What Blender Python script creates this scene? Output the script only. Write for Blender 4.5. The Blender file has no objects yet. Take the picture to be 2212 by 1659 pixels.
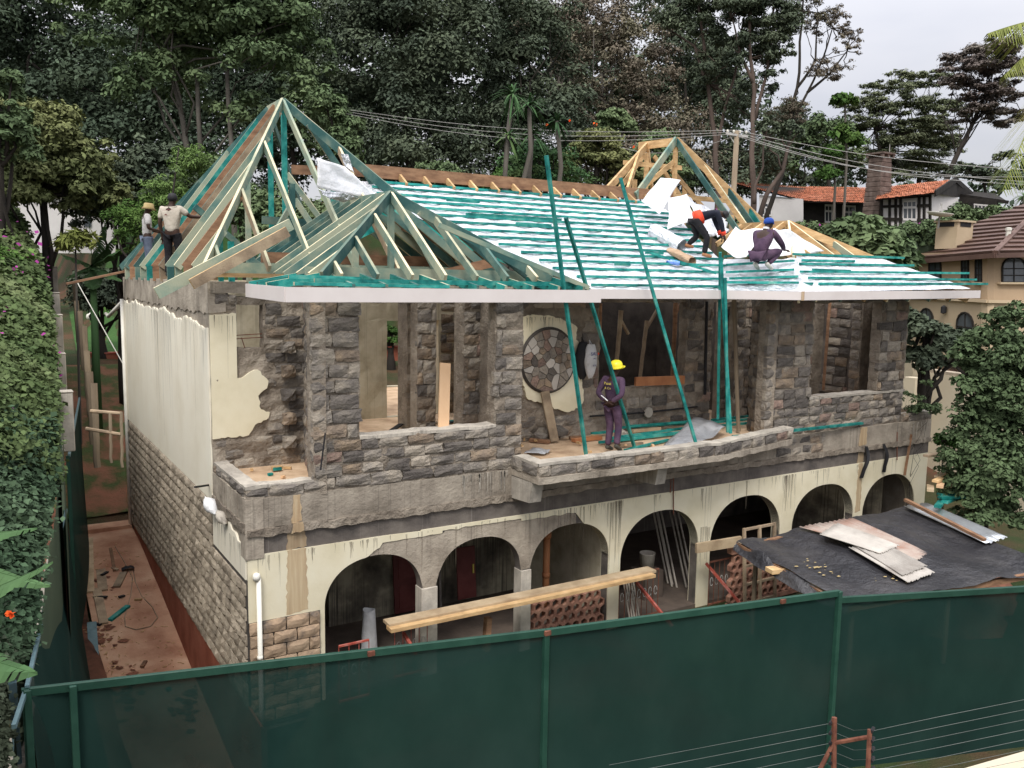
import bpy, bmesh, math, random
import numpy as np
from mathutils import Vector, Matrix, noise
random.seed(7); np.random.seed(7)
SC = bpy.context.scene
COL = SC.collection
# ------------------------------------------------------------------ camera
CAMP = Vector((-3.2963, -12.8384, 6.7))
F_, CX, CY = 1870.0, 1106.0, 829.5
def _dir(x, y): return np.array([x-CX, y-CY, F_])/np.linalg.norm([x-CX, y-CY, F_])
_X = _dir(4152, 650.); _Y = _dir(-60, 580.); _Y = _Y-_X*_X.dot(_Y); _Y /= np.linalg.norm(_Y)
_Z = np.cross(_X, _Y); _Z = -_Z if _Z[1] > 0 else _Z
RT = np.stack([_X, _Y, _Z], 1).T            # camera (right, down, forward) -> world
def ray(x, y): return Vector(RT @ np.array([(x-CX)/F_, (y-CY)/F_, 1.0]))
def at(x, y, d): return CAMP + ray(x, y)*d   # a spot seen in direction (x, y) at distance d
def onp(x, y, n, p0):
    r = ray(x, y); n = Vector(n); return CAMP + r*(n.dot(Vector(p0)-CAMP)/n.dot(r))
cam = bpy.data.objects.new('camera', bpy.data.cameras.new('camera')); COL.objects.link(cam)
right, up, back = Vector(RT[:, 0]), Vector(-RT[:, 1]), Vector(-RT[:, 2])
m = Matrix((right, up, back)).transposed().to_4x4(); m.translation = CAMP
cam.matrix_world = m
cam.data.sensor_width = 36; cam.data.lens = F_/2212*36; cam.data.clip_end = 3000; cam.data.clip_start = .05
SC.camera = cam
# ------------------------------------------------------------------ sky and light (overcast)
W = bpy.data.worlds.new('World'); SC.world = W; W.use_nodes = True
nt = W.node_tree; nt.nodes.clear()
def N(tree, typ, **kw):
    n = tree.nodes.new(typ)
    for k, v in kw.items():
        if k.startswith('_'): setattr(n, k[1:], v)
        else: n.inputs[k.replace('__', ' ')].default_value = v
    return n
SUN_EL, SUN_ROT = math.radians(52), math.radians(222)
sky = N(nt, 'ShaderNodeTexSky', _sky_type='NISHITA', _sun_disc=False, _sun_elevation=SUN_EL, _sun_rotation=SUN_ROT)
sc1 = N(nt, 'ShaderNodeVectorMath', _operation='SCALE'); sc1.inputs['Scale'].default_value = 0.08
nt.links.new(sky.outputs[0], sc1.inputs[0])
tc = N(nt, 'ShaderNodeTexCoord'); sep = N(nt, 'ShaderNodeSeparateXYZ'); nt.links.new(tc.outputs['Generated'], sep.inputs[0])
mp = N(nt, 'ShaderNodeMapping'); mp.inputs['Scale'].default_value = (1.2, 1.2, 3.5); nt.links.new(tc.outputs['Generated'], mp.inputs[0])
nz = N(nt, 'ShaderNodeTexNoise', Scale=1.6, Detail=5.0, Roughness=.55); nt.links.new(mp.outputs[0], nz.inputs['Vector'])
cr = N(nt, 'ShaderNodeValToRGB'); nt.links.new(nz.outputs['Fac'], cr.inputs[0])
cr.color_ramp.elements[0].position = .36; cr.color_ramp.elements[0].color = (.375, .38, .415, 1)
cr.color_ramp.elements[1].position = .66; cr.color_ramp.elements[1].color = (.47, .465, .48, 1)
hr = N(nt, 'ShaderNodeMapRange'); hr.inputs['From Min'].default_value = .12; hr.inputs['From Max'].default_value = 1; hr.inputs['To Min'].default_value = 1.0; hr.inputs['To Max'].default_value = 3.6
nt.links.new(sep.outputs['Z'], hr.inputs['Value'])
sc2 = N(nt, 'ShaderNodeVectorMath', _operation='SCALE'); nt.links.new(cr.outputs[0], sc2.inputs[0]); nt.links.new(hr.outputs[0], sc2.inputs['Scale'])
mx = N(nt, 'ShaderNodeMix', _data_type='RGBA'); mx.inputs[0].default_value = .92
nt.links.new(sc1.outputs[0], mx.inputs[6]); nt.links.new(sc2.outputs[0], mx.inputs[7])
bg = N(nt, 'ShaderNodeBackground', Strength=1.0); nt.links.new(mx.outputs[2], bg.inputs[0])
wo = N(nt, 'ShaderNodeOutputWorld'); nt.links.new(bg.outputs[0], wo.inputs[0])
sl = bpy.data.lights.new('sun', 'SUN'); sl.energy = 1.5; sl.angle = math.radians(18); sl.color = (1, .96, .9)
so = bpy.data.objects.new('sun', sl); COL.objects.link(so)
sd = Vector((math.sin(SUN_ROT)*math.cos(SUN_EL), math.cos(SUN_ROT)*math.cos(SUN_EL), math.sin(SUN_EL)))
so.rotation_euler = sd.to_track_quat('Z', 'Y').to_euler()
SC.view_settings.view_transform = 'Standard'; SC.view_settings.look = 'None'
SC.view_settings.exposure = 0.7; SC.view_settings.gamma = 1; SC.view_settings.use_curve_mapping = False
SC.render.engine = 'CYCLES'; SC.cycles.max_bounces = 5; SC.cycles.transparent_max_bounces = 8
# ------------------------------------------------------------------ tagging
def tag(o, label=None, cat=None, group=None, kind=None):
    if label: o['label'] = label
    if cat: o['category'] = cat
    if group: o['group'] = group
    if kind: o['kind'] = kind
    return o
def empty(name, loc=(0, 0, 0), rz=0, parent=None):
    o = bpy.data.objects.new(name, None); COL.objects.link(o); o.location = loc; o.rotation_euler = (0, 0, rz)
    o.empty_display_size = .2
    if parent: o.parent = parent
    return o
def thing(name, label, cat, loc=(0, 0, 0), rz=0, group=None): return tag(empty(name, loc, rz), label, cat, group)
# ------------------------------------------------------------------ materials
MATS = {}
def M(name, c, sc=3.0, st=(1, 1, 1), rough=.85, bump=.25, bs=18.0, metal=0.0, rnd=.12, det=5.0, isl=0.0, drip=None, trans=0.0, spec=.3, lo=.32, hi=.68, bdist=.02):
    """c: 2-4 colours of a noise ramp; st: stretch; rnd: per object; isl: per island; drip=(colour,amount)"""
    mt = bpy.data.materials.new(name); mt.use_nodes = True; t = mt.node_tree; t.nodes.clear(); L = t.links.new
    out = N(t, 'ShaderNodeOutputMaterial'); pb = N(t, 'ShaderNodeBsdfPrincipled', Roughness=rough, Metallic=metal); L(pb.outputs[0], out.inputs[0])
    pb.inputs['Specular IOR Level'].default_value = spec
    g = N(t, 'ShaderNodeNewGeometry'); mp = N(t, 'ShaderNodeMapping'); mp.inputs['Scale'].default_value = [sc*s for s in st]
    L(g.outputs['Position'], mp.inputs[0])
    nz = N(t, 'ShaderNodeTexNoise', Scale=1.0, Detail=det, Roughness=.6); L(mp.outputs[0], nz.inputs['Vector'])
    oi = N(t, 'ShaderNodeObjectInfo')
    cr = N(t, 'ShaderNodeValToRGB'); e = cr.color_ramp.elements
    while len(e) < len(c): e.new(.5)
    for i, k in enumerate(c): e[i].position = lo+(hi-lo)*i/(len(c)-1); e[i].color = (*k, 1)
    if rnd > .3:   # shift along the ramp per object too
        ad = N(t, 'ShaderNodeMath', _operation='MULTIPLY_ADD'); L(oi.outputs['Random'], ad.inputs[0]); ad.inputs[1].default_value = .34; L(nz.outputs['Fac'], ad.inputs[2])
        sb = N(t, 'ShaderNodeMath', _operation='SUBTRACT'); L(ad.outputs[0], sb.inputs[0]); sb.inputs[1].default_value = .17; L(sb.outputs[0], cr.inputs[0])
    else: L(nz.outputs['Fac'], cr.inputs[0])
    col = cr.outputs[0]
    if drip:
        mp2 = N(t, 'ShaderNodeMapping'); mp2.inputs['Scale'].default_value = (26, 26, .13); L(g.outputs['Position'], mp2.inputs[0])
        n2 = N(t, 'ShaderNodeTexNoise', Scale=1.0, Detail=2.0, Roughness=.6); L(mp2.outputs[0], n2.inputs['Vector'])
        r2 = N(t, 'ShaderNodeMapRange'); r2.inputs['From Min'].default_value = drip[2] if len(drip) > 2 else .58; r2.inputs['From Max'].default_value = r2.inputs['From Min'].default_value+.10; r2.inputs['To Max'].default_value = drip[1]; L(n2.outputs['Fac'], r2.inputs['Value'])
        mp3 = N(t, 'ShaderNodeMapping'); mp3.inputs['Scale'].default_value = (1.6, 1.6, .35); L(g.outputs['Position'], mp3.inputs[0])
        n4 = N(t, 'ShaderNodeTexNoise', Scale=1.0, Detail=2.0); L(mp3.outputs[0], n4.inputs['Vector'])
        r4 = N(t, 'ShaderNodeMapRange'); r4.inputs['From Min'].default_value = .42; r4.inputs['From Max'].default_value = .62; L(n4.outputs['Fac'], r4.inputs['Value'])
        m4_ = N(t, 'ShaderNodeMath', _operation='MULTIPLY'); m4_.use_clamp = True; L(r2.outputs[0], m4_.inputs[0]); L(r4.outputs[0], m4_.inputs[1]); fac = m4_.outputs[0]
        if len(drip) > 3:      # stains start at a height and run down from it
            sp = N(t, 'ShaderNodeSeparateXYZ'); L(g.outputs['Position'], sp.inputs[0])
            r3 = N(t, 'ShaderNodeMapRange'); r3.inputs['From Min'].default_value = drip[3]; r3.inputs['From Max'].default_value = drip[4]; L(sp.outputs['Z'], r3.inputs['Value'])
            mm = N(t, 'ShaderNodeMath', _operation='MULTIPLY'); L(fac, mm.inputs[0]); L(r3.outputs[0], mm.inputs[1]); fac = mm.outputs[0]
        mx = N(t, 'ShaderNodeMix', _data_type='RGBA'); L(fac, mx.inputs[0]); L(col, mx.inputs[6]); mx.inputs[7].default_value = (*drip[0], 1); col = mx.outputs[2]
    hs = N(t, 'ShaderNodeHueSaturation'); L(col, hs.inputs['Color'])
    if rnd or isl:
        src = g.outputs['Random Per Island'] if isl else oi.outputs['Random']; a = isl or min(rnd, .3)
        mr = N(t, 'ShaderNodeMapRange'); mr.inputs['To Min'].default_value = 1-a; mr.inputs['To Max'].default_value = 1+a; L(src, mr.inputs['Value']); L(mr.outputs[0], hs.inputs['Value'])
    L(hs.outputs[0], pb.inputs['Base Color'])
    if bump:
        n3 = N(t, 'ShaderNodeTexNoise', Scale=bs, Detail=4.0, Roughness=.65); L(g.outputs['Position'], n3.inputs['Vector'])
        bp = N(t, 'ShaderNodeBump', Strength=bump, Distance=bdist); L(n3.outputs['Fac'], bp.inputs['Height']); L(bp.outputs[0], pb.inputs['Normal'])
    if trans:
        tr = N(t, 'ShaderNodeBsdfTransparent'); ms = N(t, 'ShaderNodeMixShader'); ms.inputs[0].default_value = trans
        L(pb.outputs[0], ms.inputs[1]); L(tr.outputs[0], ms.inputs[2]); L(ms.outputs[0], out.inputs[0])
    MATS[name] = mt; return mt
M('cream', [(.70, .63, .44), (.78, .71, .52), (.82, .76, .58)], 1.3, bump=.12, bs=30)
M('grime', [(.07, .058, .045), (.13, .105, .08)], 6, rough=.95, bump=0, trans=.45)
M('grime_faint', [(.12, .10, .075), (.22, .18, .13)], 6, rough=.95, bump=0, trans=.72)
M('cream_side', [(.80, .735, .585), (.86, .80, .655), (.88, .83, .69)], .8, bump=.08, bs=30)
M('cream_old', [(.30, .26, .18), (.46, .41, .30), (.56, .51, .39)], 1.6, bump=.2, drip=((.10, .09, .075), .4, .58))
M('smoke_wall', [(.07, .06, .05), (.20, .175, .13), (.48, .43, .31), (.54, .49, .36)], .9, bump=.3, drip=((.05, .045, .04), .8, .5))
M('mortar', [(.15, .122, .095), (.25, .21, .165), (.35, .30, .24)], 2.6, bump=1.0, bs=14, bdist=.05)
M('concrete', [(.19, .16, .125), (.32, .275, .22), (.43, .375, .30)], 1.6, bump=.7, bs=16, bdist=.03, drip=((.08, .07, .055), .5, .55))
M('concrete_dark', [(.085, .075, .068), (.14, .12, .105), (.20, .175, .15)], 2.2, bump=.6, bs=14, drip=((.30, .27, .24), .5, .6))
M('concrete_pale', [(.30, .27, .23), (.42, .38, .32), (.55, .50, .42)], 2.2, bump=.5, bs=16, drip=((.16, .14, .12), .6, .5))
M('stone_grey', [(.145, .127, .113), (.185, .163, .142), (.235, .207, .174), (.31, .268, .215)], 3.5, rough=.9, bump=1.0, bs=22, bdist=.04, rnd=.35)
M('stone_ochre', [(.17, .135, .105), (.25, .195, .145), (.33, .25, .17)], 5, rough=.9, bump=1.0, bs=22, bdist=.04, rnd=.2)
M('stone_red', [(.17, .125, .105), (.26, .18, .145), (.32, .235, .18)], 5, rough=.9, bump=.9, bs=22, bdist=.04, rnd=.2)
M('stone_clad', [(.20, .165, .125), (.34, .285, .215), (.46, .39, .30)], 2.5, rough=.85, bump=.5, bs=25, rnd=.14)
M('stone_clad_far', [(.19, .155, .12), (.32, .27, .205), (.44, .37, .285)], 2.5, rough=.85, bump=.5, bs=25, isl=.14)
M('stone_clad_front', [(.10, .09, .08), (.38, .27, .18), (.50, .37, .25)], 3.2, rough=.85, bump=.4, bs=25, rnd=.15)
M('joint', [(.055, .048, .042), (.09, .08, .07)], 4, bump=.4)
M('teal', [(.003, .10, .092), (.008, .19, .17), (.03, .29, .25), (.12, .36, .29)], 3.5, (1, 1, 1), rough=.6, bump=.3, bs=40, rnd=.25)
M('teal_truss', [(.035, .115, .11), (.10, .19, .165), (.20, .26, .20), (.30, .32, .23)], 1.6, (1, 1, 1), rough=.75, bump=.25, bs=40, rnd=.5)
M('pale_edge', [(.16, .24, .19), (.32, .34, .24), (.50, .46, .31), (.66, .57, .38)], 1.5, rough=.75, bump=.2, rnd=.5)
M('brown_wood', [(.16, .085, .05), (.25, .14, .08), (.33, .19, .11)], 3, (1, 1, 3), rough=.8, bump=.3, rnd=.2)
M('pine', [(.40, .25, .12), (.56, .37, .18), (.68, .47, .25)], 3, (1, 1, 3), rough=.75, bump=.2, rnd=.25)
M('peach', [(.66, .42, .24), (.74, .50, .30)], 3, (1, 1, .4), rough=.7, bump=.1)
M('old_wood', [(.20, .15, .10), (.32, .24, .16), (.42, .33, .22)], 3.0, (1, 1, 1), rough=.85, bump=.4, bs=35, rnd=.25)
M('plank_wood', [(.36, .26, .16), (.50, .38, .24), (.60, .47, .31)], 2.5, rough=.8, bump=.3, rnd=.2)
M('red_wood', [(.36, .14, .06), (.48, .21, .09)], 3, rough=.7, bump=.15)
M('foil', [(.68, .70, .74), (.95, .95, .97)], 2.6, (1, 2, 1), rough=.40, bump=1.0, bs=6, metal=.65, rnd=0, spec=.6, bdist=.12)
M('foil_white', [(.80, .81, .83), (.90, .90, .91)], 2.0, rough=.5, bump=.35, bs=4.5, metal=.0, rnd=0, spec=.4, bdist=.1)
M('room_shade', [(.03, .026, .022), (.06, .05, .043), (.085, .072, .06)], 2.2, bump=.6, bs=14)  # near black, puts the shade of the inner rooms into the wall colour
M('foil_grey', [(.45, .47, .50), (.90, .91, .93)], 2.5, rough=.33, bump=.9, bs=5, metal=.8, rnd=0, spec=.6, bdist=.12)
M('fascia', [(.66, .60, .575), (.72, .665, .64)], 1.5, rough=.5, bump=.05, rnd=0)
M('shade_net', [(.008, .024, .021), (.012, .034, .029), (.018, .044, .037)], .55, (1, 1, .7), rough=.95, bump=.25, bs=180, bdist=.004, trans=.06, rnd=.05, spec=.05)
M('green_steel', [(.014, .052, .036), (.024, .075, .052)], 4, rough=.45, bump=.1, rnd=.1)
M('steel_blue', [(.10, .17, .19), (.16, .25, .27)], 6, rough=.5, bump=.1)
M('rust', [(.10, .035, .022), (.19, .075, .045)], 12, rough=.8, bump=.4)
M('red_paint', [(.25, .045, .03), (.36, .08, .055), (.45, .2, .17)], 7, rough=.6, bump=.2)
M('red_oxide', [(.20, .055, .03), (.27, .085, .05), (.33, .12, .075)], 2, rough=.8, bump=.25)
M('path', [(.34, .16, .095), (.50, .28, .175), (.60, .39, .26)], 1.1, rough=.9, bump=.3)
M('soil', [(.06, .03, .02), (.15, .065, .04), (.24, .10, .06)], 1.4, rough=.95, bump=.8, bs=10)
M('grass', [(.13, .06, .035), (.075, .055, .025), (.035, .055, .016), (.045, .08, .022)], .35, rough=.95, bump=.9, bs=26, bdist=.06)
M('garden_soil', [(.26, .11, .065), (.20, .10, .055), (.07, .085, .028), (.06, .11, .03)], 1.1, rough=.95, bump=.8, bs=14, bdist=.05)
M('lawn', [(.04, .10, .025), (.06, .14, .035), (.085, .17, .05)], .6, rough=.95, bump=.9, bs=30, bdist=.05)
M('floor_dust', [(.36, .24, .15), (.52, .37, .24), (.62, .46, .31)], 2.0, rough=.95, bump=.5, bs=30)
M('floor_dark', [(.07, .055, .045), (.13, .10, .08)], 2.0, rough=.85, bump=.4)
M('tarp', [(.02, .02, .024), (.035, .034, .038), (.06, .057, .058)], 1.2, rough=.42, bump=.7, bs=4, bdist=.1, spec=.5)
M('asbestos', [(.30, .27, .24), (.42, .39, .35), (.50, .46, .41)], 1.8, rough=.9, bump=.3, rnd=.15)
M('asbestos_red', [(.34, .20, .15), (.42, .33, .28), (.48, .42, .36)], 2.2, rough=.9, bump=.3)
M('zinc', [(.55, .58, .60), (.78, .80, .82)], 2, rough=.35, metal=.8, bump=.1)
M('white_pvc', [(.66, .63, .55), (.78, .76, .68)], 2, rough=.4, bump=.03)
M('clay', [(.20, .10, .07), (.33, .17, .12), (.40, .23, .16)], 5, rough=.85, bump=.3)
M('black', [(.01, .01, .012), (.025, .024, .026)], 4, rough=.6, bump=.1)
M('plastic_film', [(.28, .29, .31), (.45, .46, .48), (.62, .63, .65)], 1.6, rough=.3, bump=.6, bs=6, bdist=.08, trans=.25, spec=.6)
M('maroon', [(.10, .025, .022), (.16, .045, .04)], 4, rough=.5, bump=.1)
M('skin', [(.035, .018, .012), (.055, .028, .019)], 6, rough=.5, bump=.1, rnd=.1)
M('coverall', [(.045, .026, .052), (.080, .046, .080), (.11, .066, .105)], 3.5, rough=.9, bump=.5, bs=12, bdist=.05, rnd=.05)
M('navy_cloth', [(.010, .012, .022), (.022, .025, .04)], 5, rough=.9, bump=.5, bs=14, bdist=.04)
M('black_cloth', [(.008, .008, .010), (.020, .019, .022)], 5, rough=.9, bump=.5, bs=14, bdist=.04)
M('white_cloth', [(.50, .44, .36), (.62, .56, .47)], 5, rough=.9, bump=.5, bs=12, bdist=.05)
M('grey_cloth', [(.40, .38, .37), (.52, .50, .49)], 5, rough=.9, bump=.5, bs=12, bdist=.05)
M('jeans', [(.09, .11, .16), (.16, .19, .25)], 6, rough=.9, bump=.4)
M('khaki', [(.32, .23, .10), (.44, .34, .17)], 6, rough=.9, bump=.3)
M('yellow_shell', [(.80, .66, .02), (.86, .74, .04)], 2, rough=.35, bump=0, spec=.5)
M('blue_cap', [(.02, .06, .30), (.03, .10, .42)], 6, rough=.8, bump=.2)
M('orange_trim', [(.75, .05, .02), (.85, .10, .04)], 6, rough=.7, bump=.1)
M('white_shoe', [(.60, .57, .50), (.74, .72, .66)], 6, rough=.6, bump=.1)
M('boot', [(.30, .13, .06), (.42, .20, .10)], 6, rough=.8, bump=.1)
M('boot_grey', [(.05, .05, .04), (.10, .095, .08)], 6, rough=.8, bump=.2)
M('paper', [(.36, .24, .15), (.52, .37, .25)], 5, rough=.85, bump=.8, bs=10, bdist=.08)
M('blue_plastic', [(.03, .12, .55), (.20, .35, .75)], 8, rough=.2, bump=0, spec=.6)
M('bag_white', [(.62, .62, .62), (.78, .78, .78)], 5, rough=.5, bump=.5, bs=10, bdist=.06)
M('pole_wood', [(.17, .13, .09), (.28, .22, .15)], 3, (1, 1, .2), rough=.9, bump=.3)
M('dull_wire', [(.10, .115, .105), (.17, .18, .17)], 3, rough=.6, bump=0)
M('wire', [(.34, .33, .31), (.46, .45, .43)], 3, rough=.6, bump=0)
M('orange_tile', [(.32, .105, .05), (.46, .165, .085), (.56, .25, .15)], .9, rough=.85, bump=.4, isl=.22)
M('brown_tile', [(.085, .048, .038), (.12, .07, .055), (.15, .095, .075)], .8, rough=.6, bump=.2)
M('white_wall', [(.56, .53, .51), (.66, .63, .61)], .8, rough=.85, bump=.1)
M('tan_wall', [(.33, .235, .15), (.42, .31, .20)], .5, rough=.9, bump=.2)
M('tan_light', [(.44, .34, .22), (.54, .43, .29)], .5, rough=.9, bump=.2)
M('yellow_wall', [(.60, .52, .38), (.68, .60, .45)], .6, rough=.9, bump=.1)
M('dark_timber', [(.012, .010, .009), (.03, .025, .02)], 3, rough=.8, bump=.2)
M('glass', [(.02, .025, .03), (.10, .11, .12)], .8, rough=.12, bump=0, spec=.6)
M('chimney_brick', [(.07, .05, .042), (.13, .095, .08), (.18, .14, .12)], 3, rough=.9, bump=.5, bs=8)
M('dish', [(.62, .60, .52), (.72, .70, .62)], 3, rough=.5, bump=0)
M('bark_red', [(.045, .033, .027), (.09, .065, .052), (.15, .11, .09)], .8, (1, 1, .3), rough=.9, bump=.5)
M('bark_grey', [(.06, .053, .045), (.10, .09, .075), (.15, .135, .115)], .8, (1, 1, .3), rough=.9, bump=.5)
M('bark_dark', [(.02, .017, .014), (.045, .037, .03)], .8, (1, 1, .3), rough=.9, bump=.4)
def leafm(name, cs, isl=.32, sc=.35, rough=.8):
    k = 1.65 if name in ('leaf_dark', 'leaf_blackish', 'leaf_brown', 'leaf_acacia', 'leaf_acacia_brown', 'leaf_olive') else 1.55 if name in ('leaf_mid', 'fern') else 1.1
    cs = [tuple(x*k for x in c) for c in cs]
    return M(name, cs, sc, rough=rough, bump=0, isl=isl, spec=.08, rnd=0, det=3)
leafm('leaf_mid', [(.042, .062, .030), (.066, .094, .045), (.095, .125, .060)])
leafm('leaf_bright', [(.035, .075, .018), (.06, .115, .03), (.10, .15, .04)])
leafm('leaf_dark', [(.034, .045, .032), (.050, .063, .041), (.070, .084, .052)])
leafm('leaf_blackish', [(.026, .038, .026), (.039, .054, .035), (.056, .074, .046)])
leafm('leaf_brown', [(.070, .058, .046), (.10, .085, .063), (.115, .11, .072)])
leafm('leaf_olive', [(.046, .056, .024), (.074, .086, .036), (.11, .118, .05)])
leafm('leaf_acacia', [(.055, .066, .038), (.08, .092, .052), (.11, .12, .07)])
leafm('leaf_acacia_brown', [(.075, .06, .055), (.10, .085, .075), (.12, .108, .09)])
leafm('leaf_banana', [(.030, .070, .026), (.050, .10, .040), (.080, .14, .058)], isl=.15)
leafm('leaf_palm', [(.03, .065, .03), (.05, .10, .04), (.10, .14, .05)], isl=.3)
leafm('leaf_yellow', [(.12, .15, .04), (.22, .24, .07), (.34, .30, .09)], isl=.3)
leafm('leaf_ivy', [(.030, .056, .030), (.050, .086, .046), (.082, .125, .070)])
leafm('leaf_bank', [(.050, .078, .030), (.082, .115, .045), (.125, .155, .070)], isl=.25)
leafm('flower_magenta', [(.22, .03, .16), (.36, .07, .28)], isl=.3)
leafm('flower_orange', [(.75, .09, .02), (.85, .14, .03)], isl=.2)
leafm('fern', [(.04, .08, .02), (.07, .12, .03), (.10, .15, .05)], isl=.4)
# ------------------------------------------------------------------ mesh helpers
class MB:
    def __init__(s): s.v = []; s.f = []; s.mi = []
    def face(s, *idx, mi=0): s.f.append(tuple(idx)); s.mi.append(mi)
    def quad(s, a, b, c, d, mi=0):
        n = len(s.v); s.v += [Vector(a), Vector(b), Vector(c), Vector(d)]; s.face(n, n+1, n+2, n+3, mi=mi)
    def ngon(s, pts, mi=0):
        n = len(s.v); s.v += [Vector(p) for p in pts]; s.face(*range(n, n+len(pts)), mi=mi)
    def frame(s, o, ax, ay, az, mi=(0,)*6):
        """box from corner o with edge vectors"""
        o, ax, ay, az = map(Vector, (o, ax, ay, az)); n = len(s.v)
        s.v += [o, o+ax, o+ax+ay, o+ay, o+az, o+ax+az, o+ax+ay+az, o+ay+az]
        for i, q in enumerate(((0, 3, 2, 1), (4, 5, 6, 7), (0, 1, 5, 4), (1, 2, 6, 5), (2, 3, 7, 6), (3, 0, 4, 7))): s.face(*[n+k for k in q], mi=mi[i])
    def box(s, x0, x1, y0, y1, z0, z1): s.frame((x0, y0, z0), (x1-x0, 0, 0), (0, y1-y0, 0), (0, 0, z1-z0))
    def beam(s, p0, p1, w, h, up=(0, 0, 1), edge=None):
        """w across, h along up; edge: material index for narrow top/bottom and ends"""
        p0, p1 = Vector(p0), Vector(p1); d = (p1-p0); L = d.length; d.normalize(); u = Vector(up)
        a = d.cross(u)
        if a.length < 1e-4: a = d.cross(Vector((1, 0, 0)))
        a.normalize(); b = a.cross(d).normalized()
        e = 0 if edge is None else edge
        s.frame(p0-a*w/2-b*h/2, d*L, a*w, b*h, mi=(e, e, 0, e, 0, e))
    def tube(s, pts, r0, r1=None, seg=8, cap=True):
        pts = [Vector(p) for p in pts]; r1 = r0 if r1 is None else r1; n0 = len(s.v); k = len(pts); t0 = None
        for i, p in enumerate(pts):
            d = (pts[min(i+1, k-1)]-pts[max(i-1, 0)]).normalized()
            if t0 is None: t0 = d.cross(Vector((.31, .47, .83))).normalized()
            t0 = (t0-d*t0.dot(d)).normalized(); b = d.cross(t0)
            r = r0[i] if isinstance(r0, (list, tuple)) else r0+(r1-r0)*i/(k-1)
            for j in range(seg):
                a = 2*math.pi*j/seg; s.v.append(p+(t0*math.cos(a)+b*math.sin(a))*r)
        for i in range(k-1):
            for j in range(seg):
                s.face(n0+i*seg+j, n0+i*seg+(j+1) % seg, n0+(i+1)*seg+(j+1) % seg, n0+(i+1)*seg+j)
        if cap: s.face(*[n0+j for j in range(seg)][::-1]); s.face(*[n0+(k-1)*seg+j for j in range(seg)])
    def lathe(s, c, prof, seg=14, axis='z'):
        n0 = len(s.v); c = Vector(c)
        for r, z in prof:
            for j in range(seg):
                a = 2*math.pi*j/seg; s.v.append(c+Vector((r*math.cos(a), r*math.sin(a), z)))
        for i in range(len(prof)-1):
            for j in range(seg): s.face(n0+i*seg+j, n0+i*seg+(j+1) % seg, n0+(i+1)*seg+(j+1) % seg, n0+(i+1)*seg+j)
        if prof[0][0] > 1e-3: s.face(*[n0+j for j in range(seg)][::-1])
        if prof[-1][0] > 1e-3: s.face(*[n0+(len(prof)-1)*seg+j for j in range(seg)])
    def grid(s, fn, nu, nv, mi=0):
        n0 = len(s.v)
        for i in range(nu+1):
            for j in range(nv+1): s.v.append(Vector(fn(i/nu, j/nv)))
        for i in range(nu):
            for j in range(nv):
                a = n0+i*(nv+1)+j; s.face(a, a+nv+1, a+nv+2, a+1, mi=mi)
    def mesh(s, name, mats, smooth=False):
        me = bpy.data.meshes.new(name); me.from_pydata([tuple(v) for v in s.v], [], s.f)
        for mt in (mats if isinstance(mats, (list, tuple)) else [mats]): me.materials.append(MATS[mt])
        if any(s.mi): me.polygons.foreach_set('material_index', s.mi)
        if smooth: me.polygons.foreach_set('use_smooth', [True]*len(me.polygons))
        me.update(); return me
    def build(s, name, mats, parent=None, smooth=False, bevel=0):
        o = bpy.data.objects.new(name, s.mesh(name, mats, smooth)); COL.objects.link(o)
        if parent: o.parent = parent
        if bevel:
            b = o.modifiers.new('b', 'BEVEL'); b.width = bevel; b.segments = 1
        return o
def inst(name, me, parent, loc, rz=0, scale=(1, 1, 1), rot=None):
    o = bpy.data.objects.new(name, me); COL.objects.link(o); o.parent = parent; o.location = loc
    o.rotation_euler = rot if rot else (0, 0, rz); o.scale = scale; return o
def sheet(pts, off):
    """thin solid made from a planar outline"""
    b = MB(); off = Vector(off); a = [Vector(p) for p in pts]; q = [p+off for p in a]; n = len(a)
    b.ngon(a); b.ngon(q[::-1])
    for i in range(n): b.quad(a[i], a[(i+1) % n], q[(i+1) % n], q[i])
    return b
def ragged(pts, step=.07, amp=.03, keep=()):
    """2-D outline with torn edges; edges whose index is in keep stay straight"""
    out = []; n = len(pts)
    for i in range(n):
        a, b = Vector(pts[i]), Vector(pts[(i+1) % n]); k = 1 if i in keep else max(1, int((b-a).length/step))
        nn = Vector((-(b-a).y, (b-a).x)).normalized() if (b-a).length > 0 else Vector((0, 0))
        for j in range(k):
            p = a.lerp(b, j/k)
            if i not in keep and j > 0: p = p+nn*random.uniform(-amp, amp)
            out.append(p)
    return out
def thing_beam(name, label, cat, p0, p1, w, h, mat, group=None, up=(0, 0, 1), edge=None):
    c = (Vector(p0)+Vector(p1))/2; b = MB(); b.beam(Vector(p0)-c, Vector(p1)-c, w, h, up, edge=1 if edge else None)
    o = b.build(name, [mat, edge] if edge else mat); o.location = c; return tag(o, label, cat, group)
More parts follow.
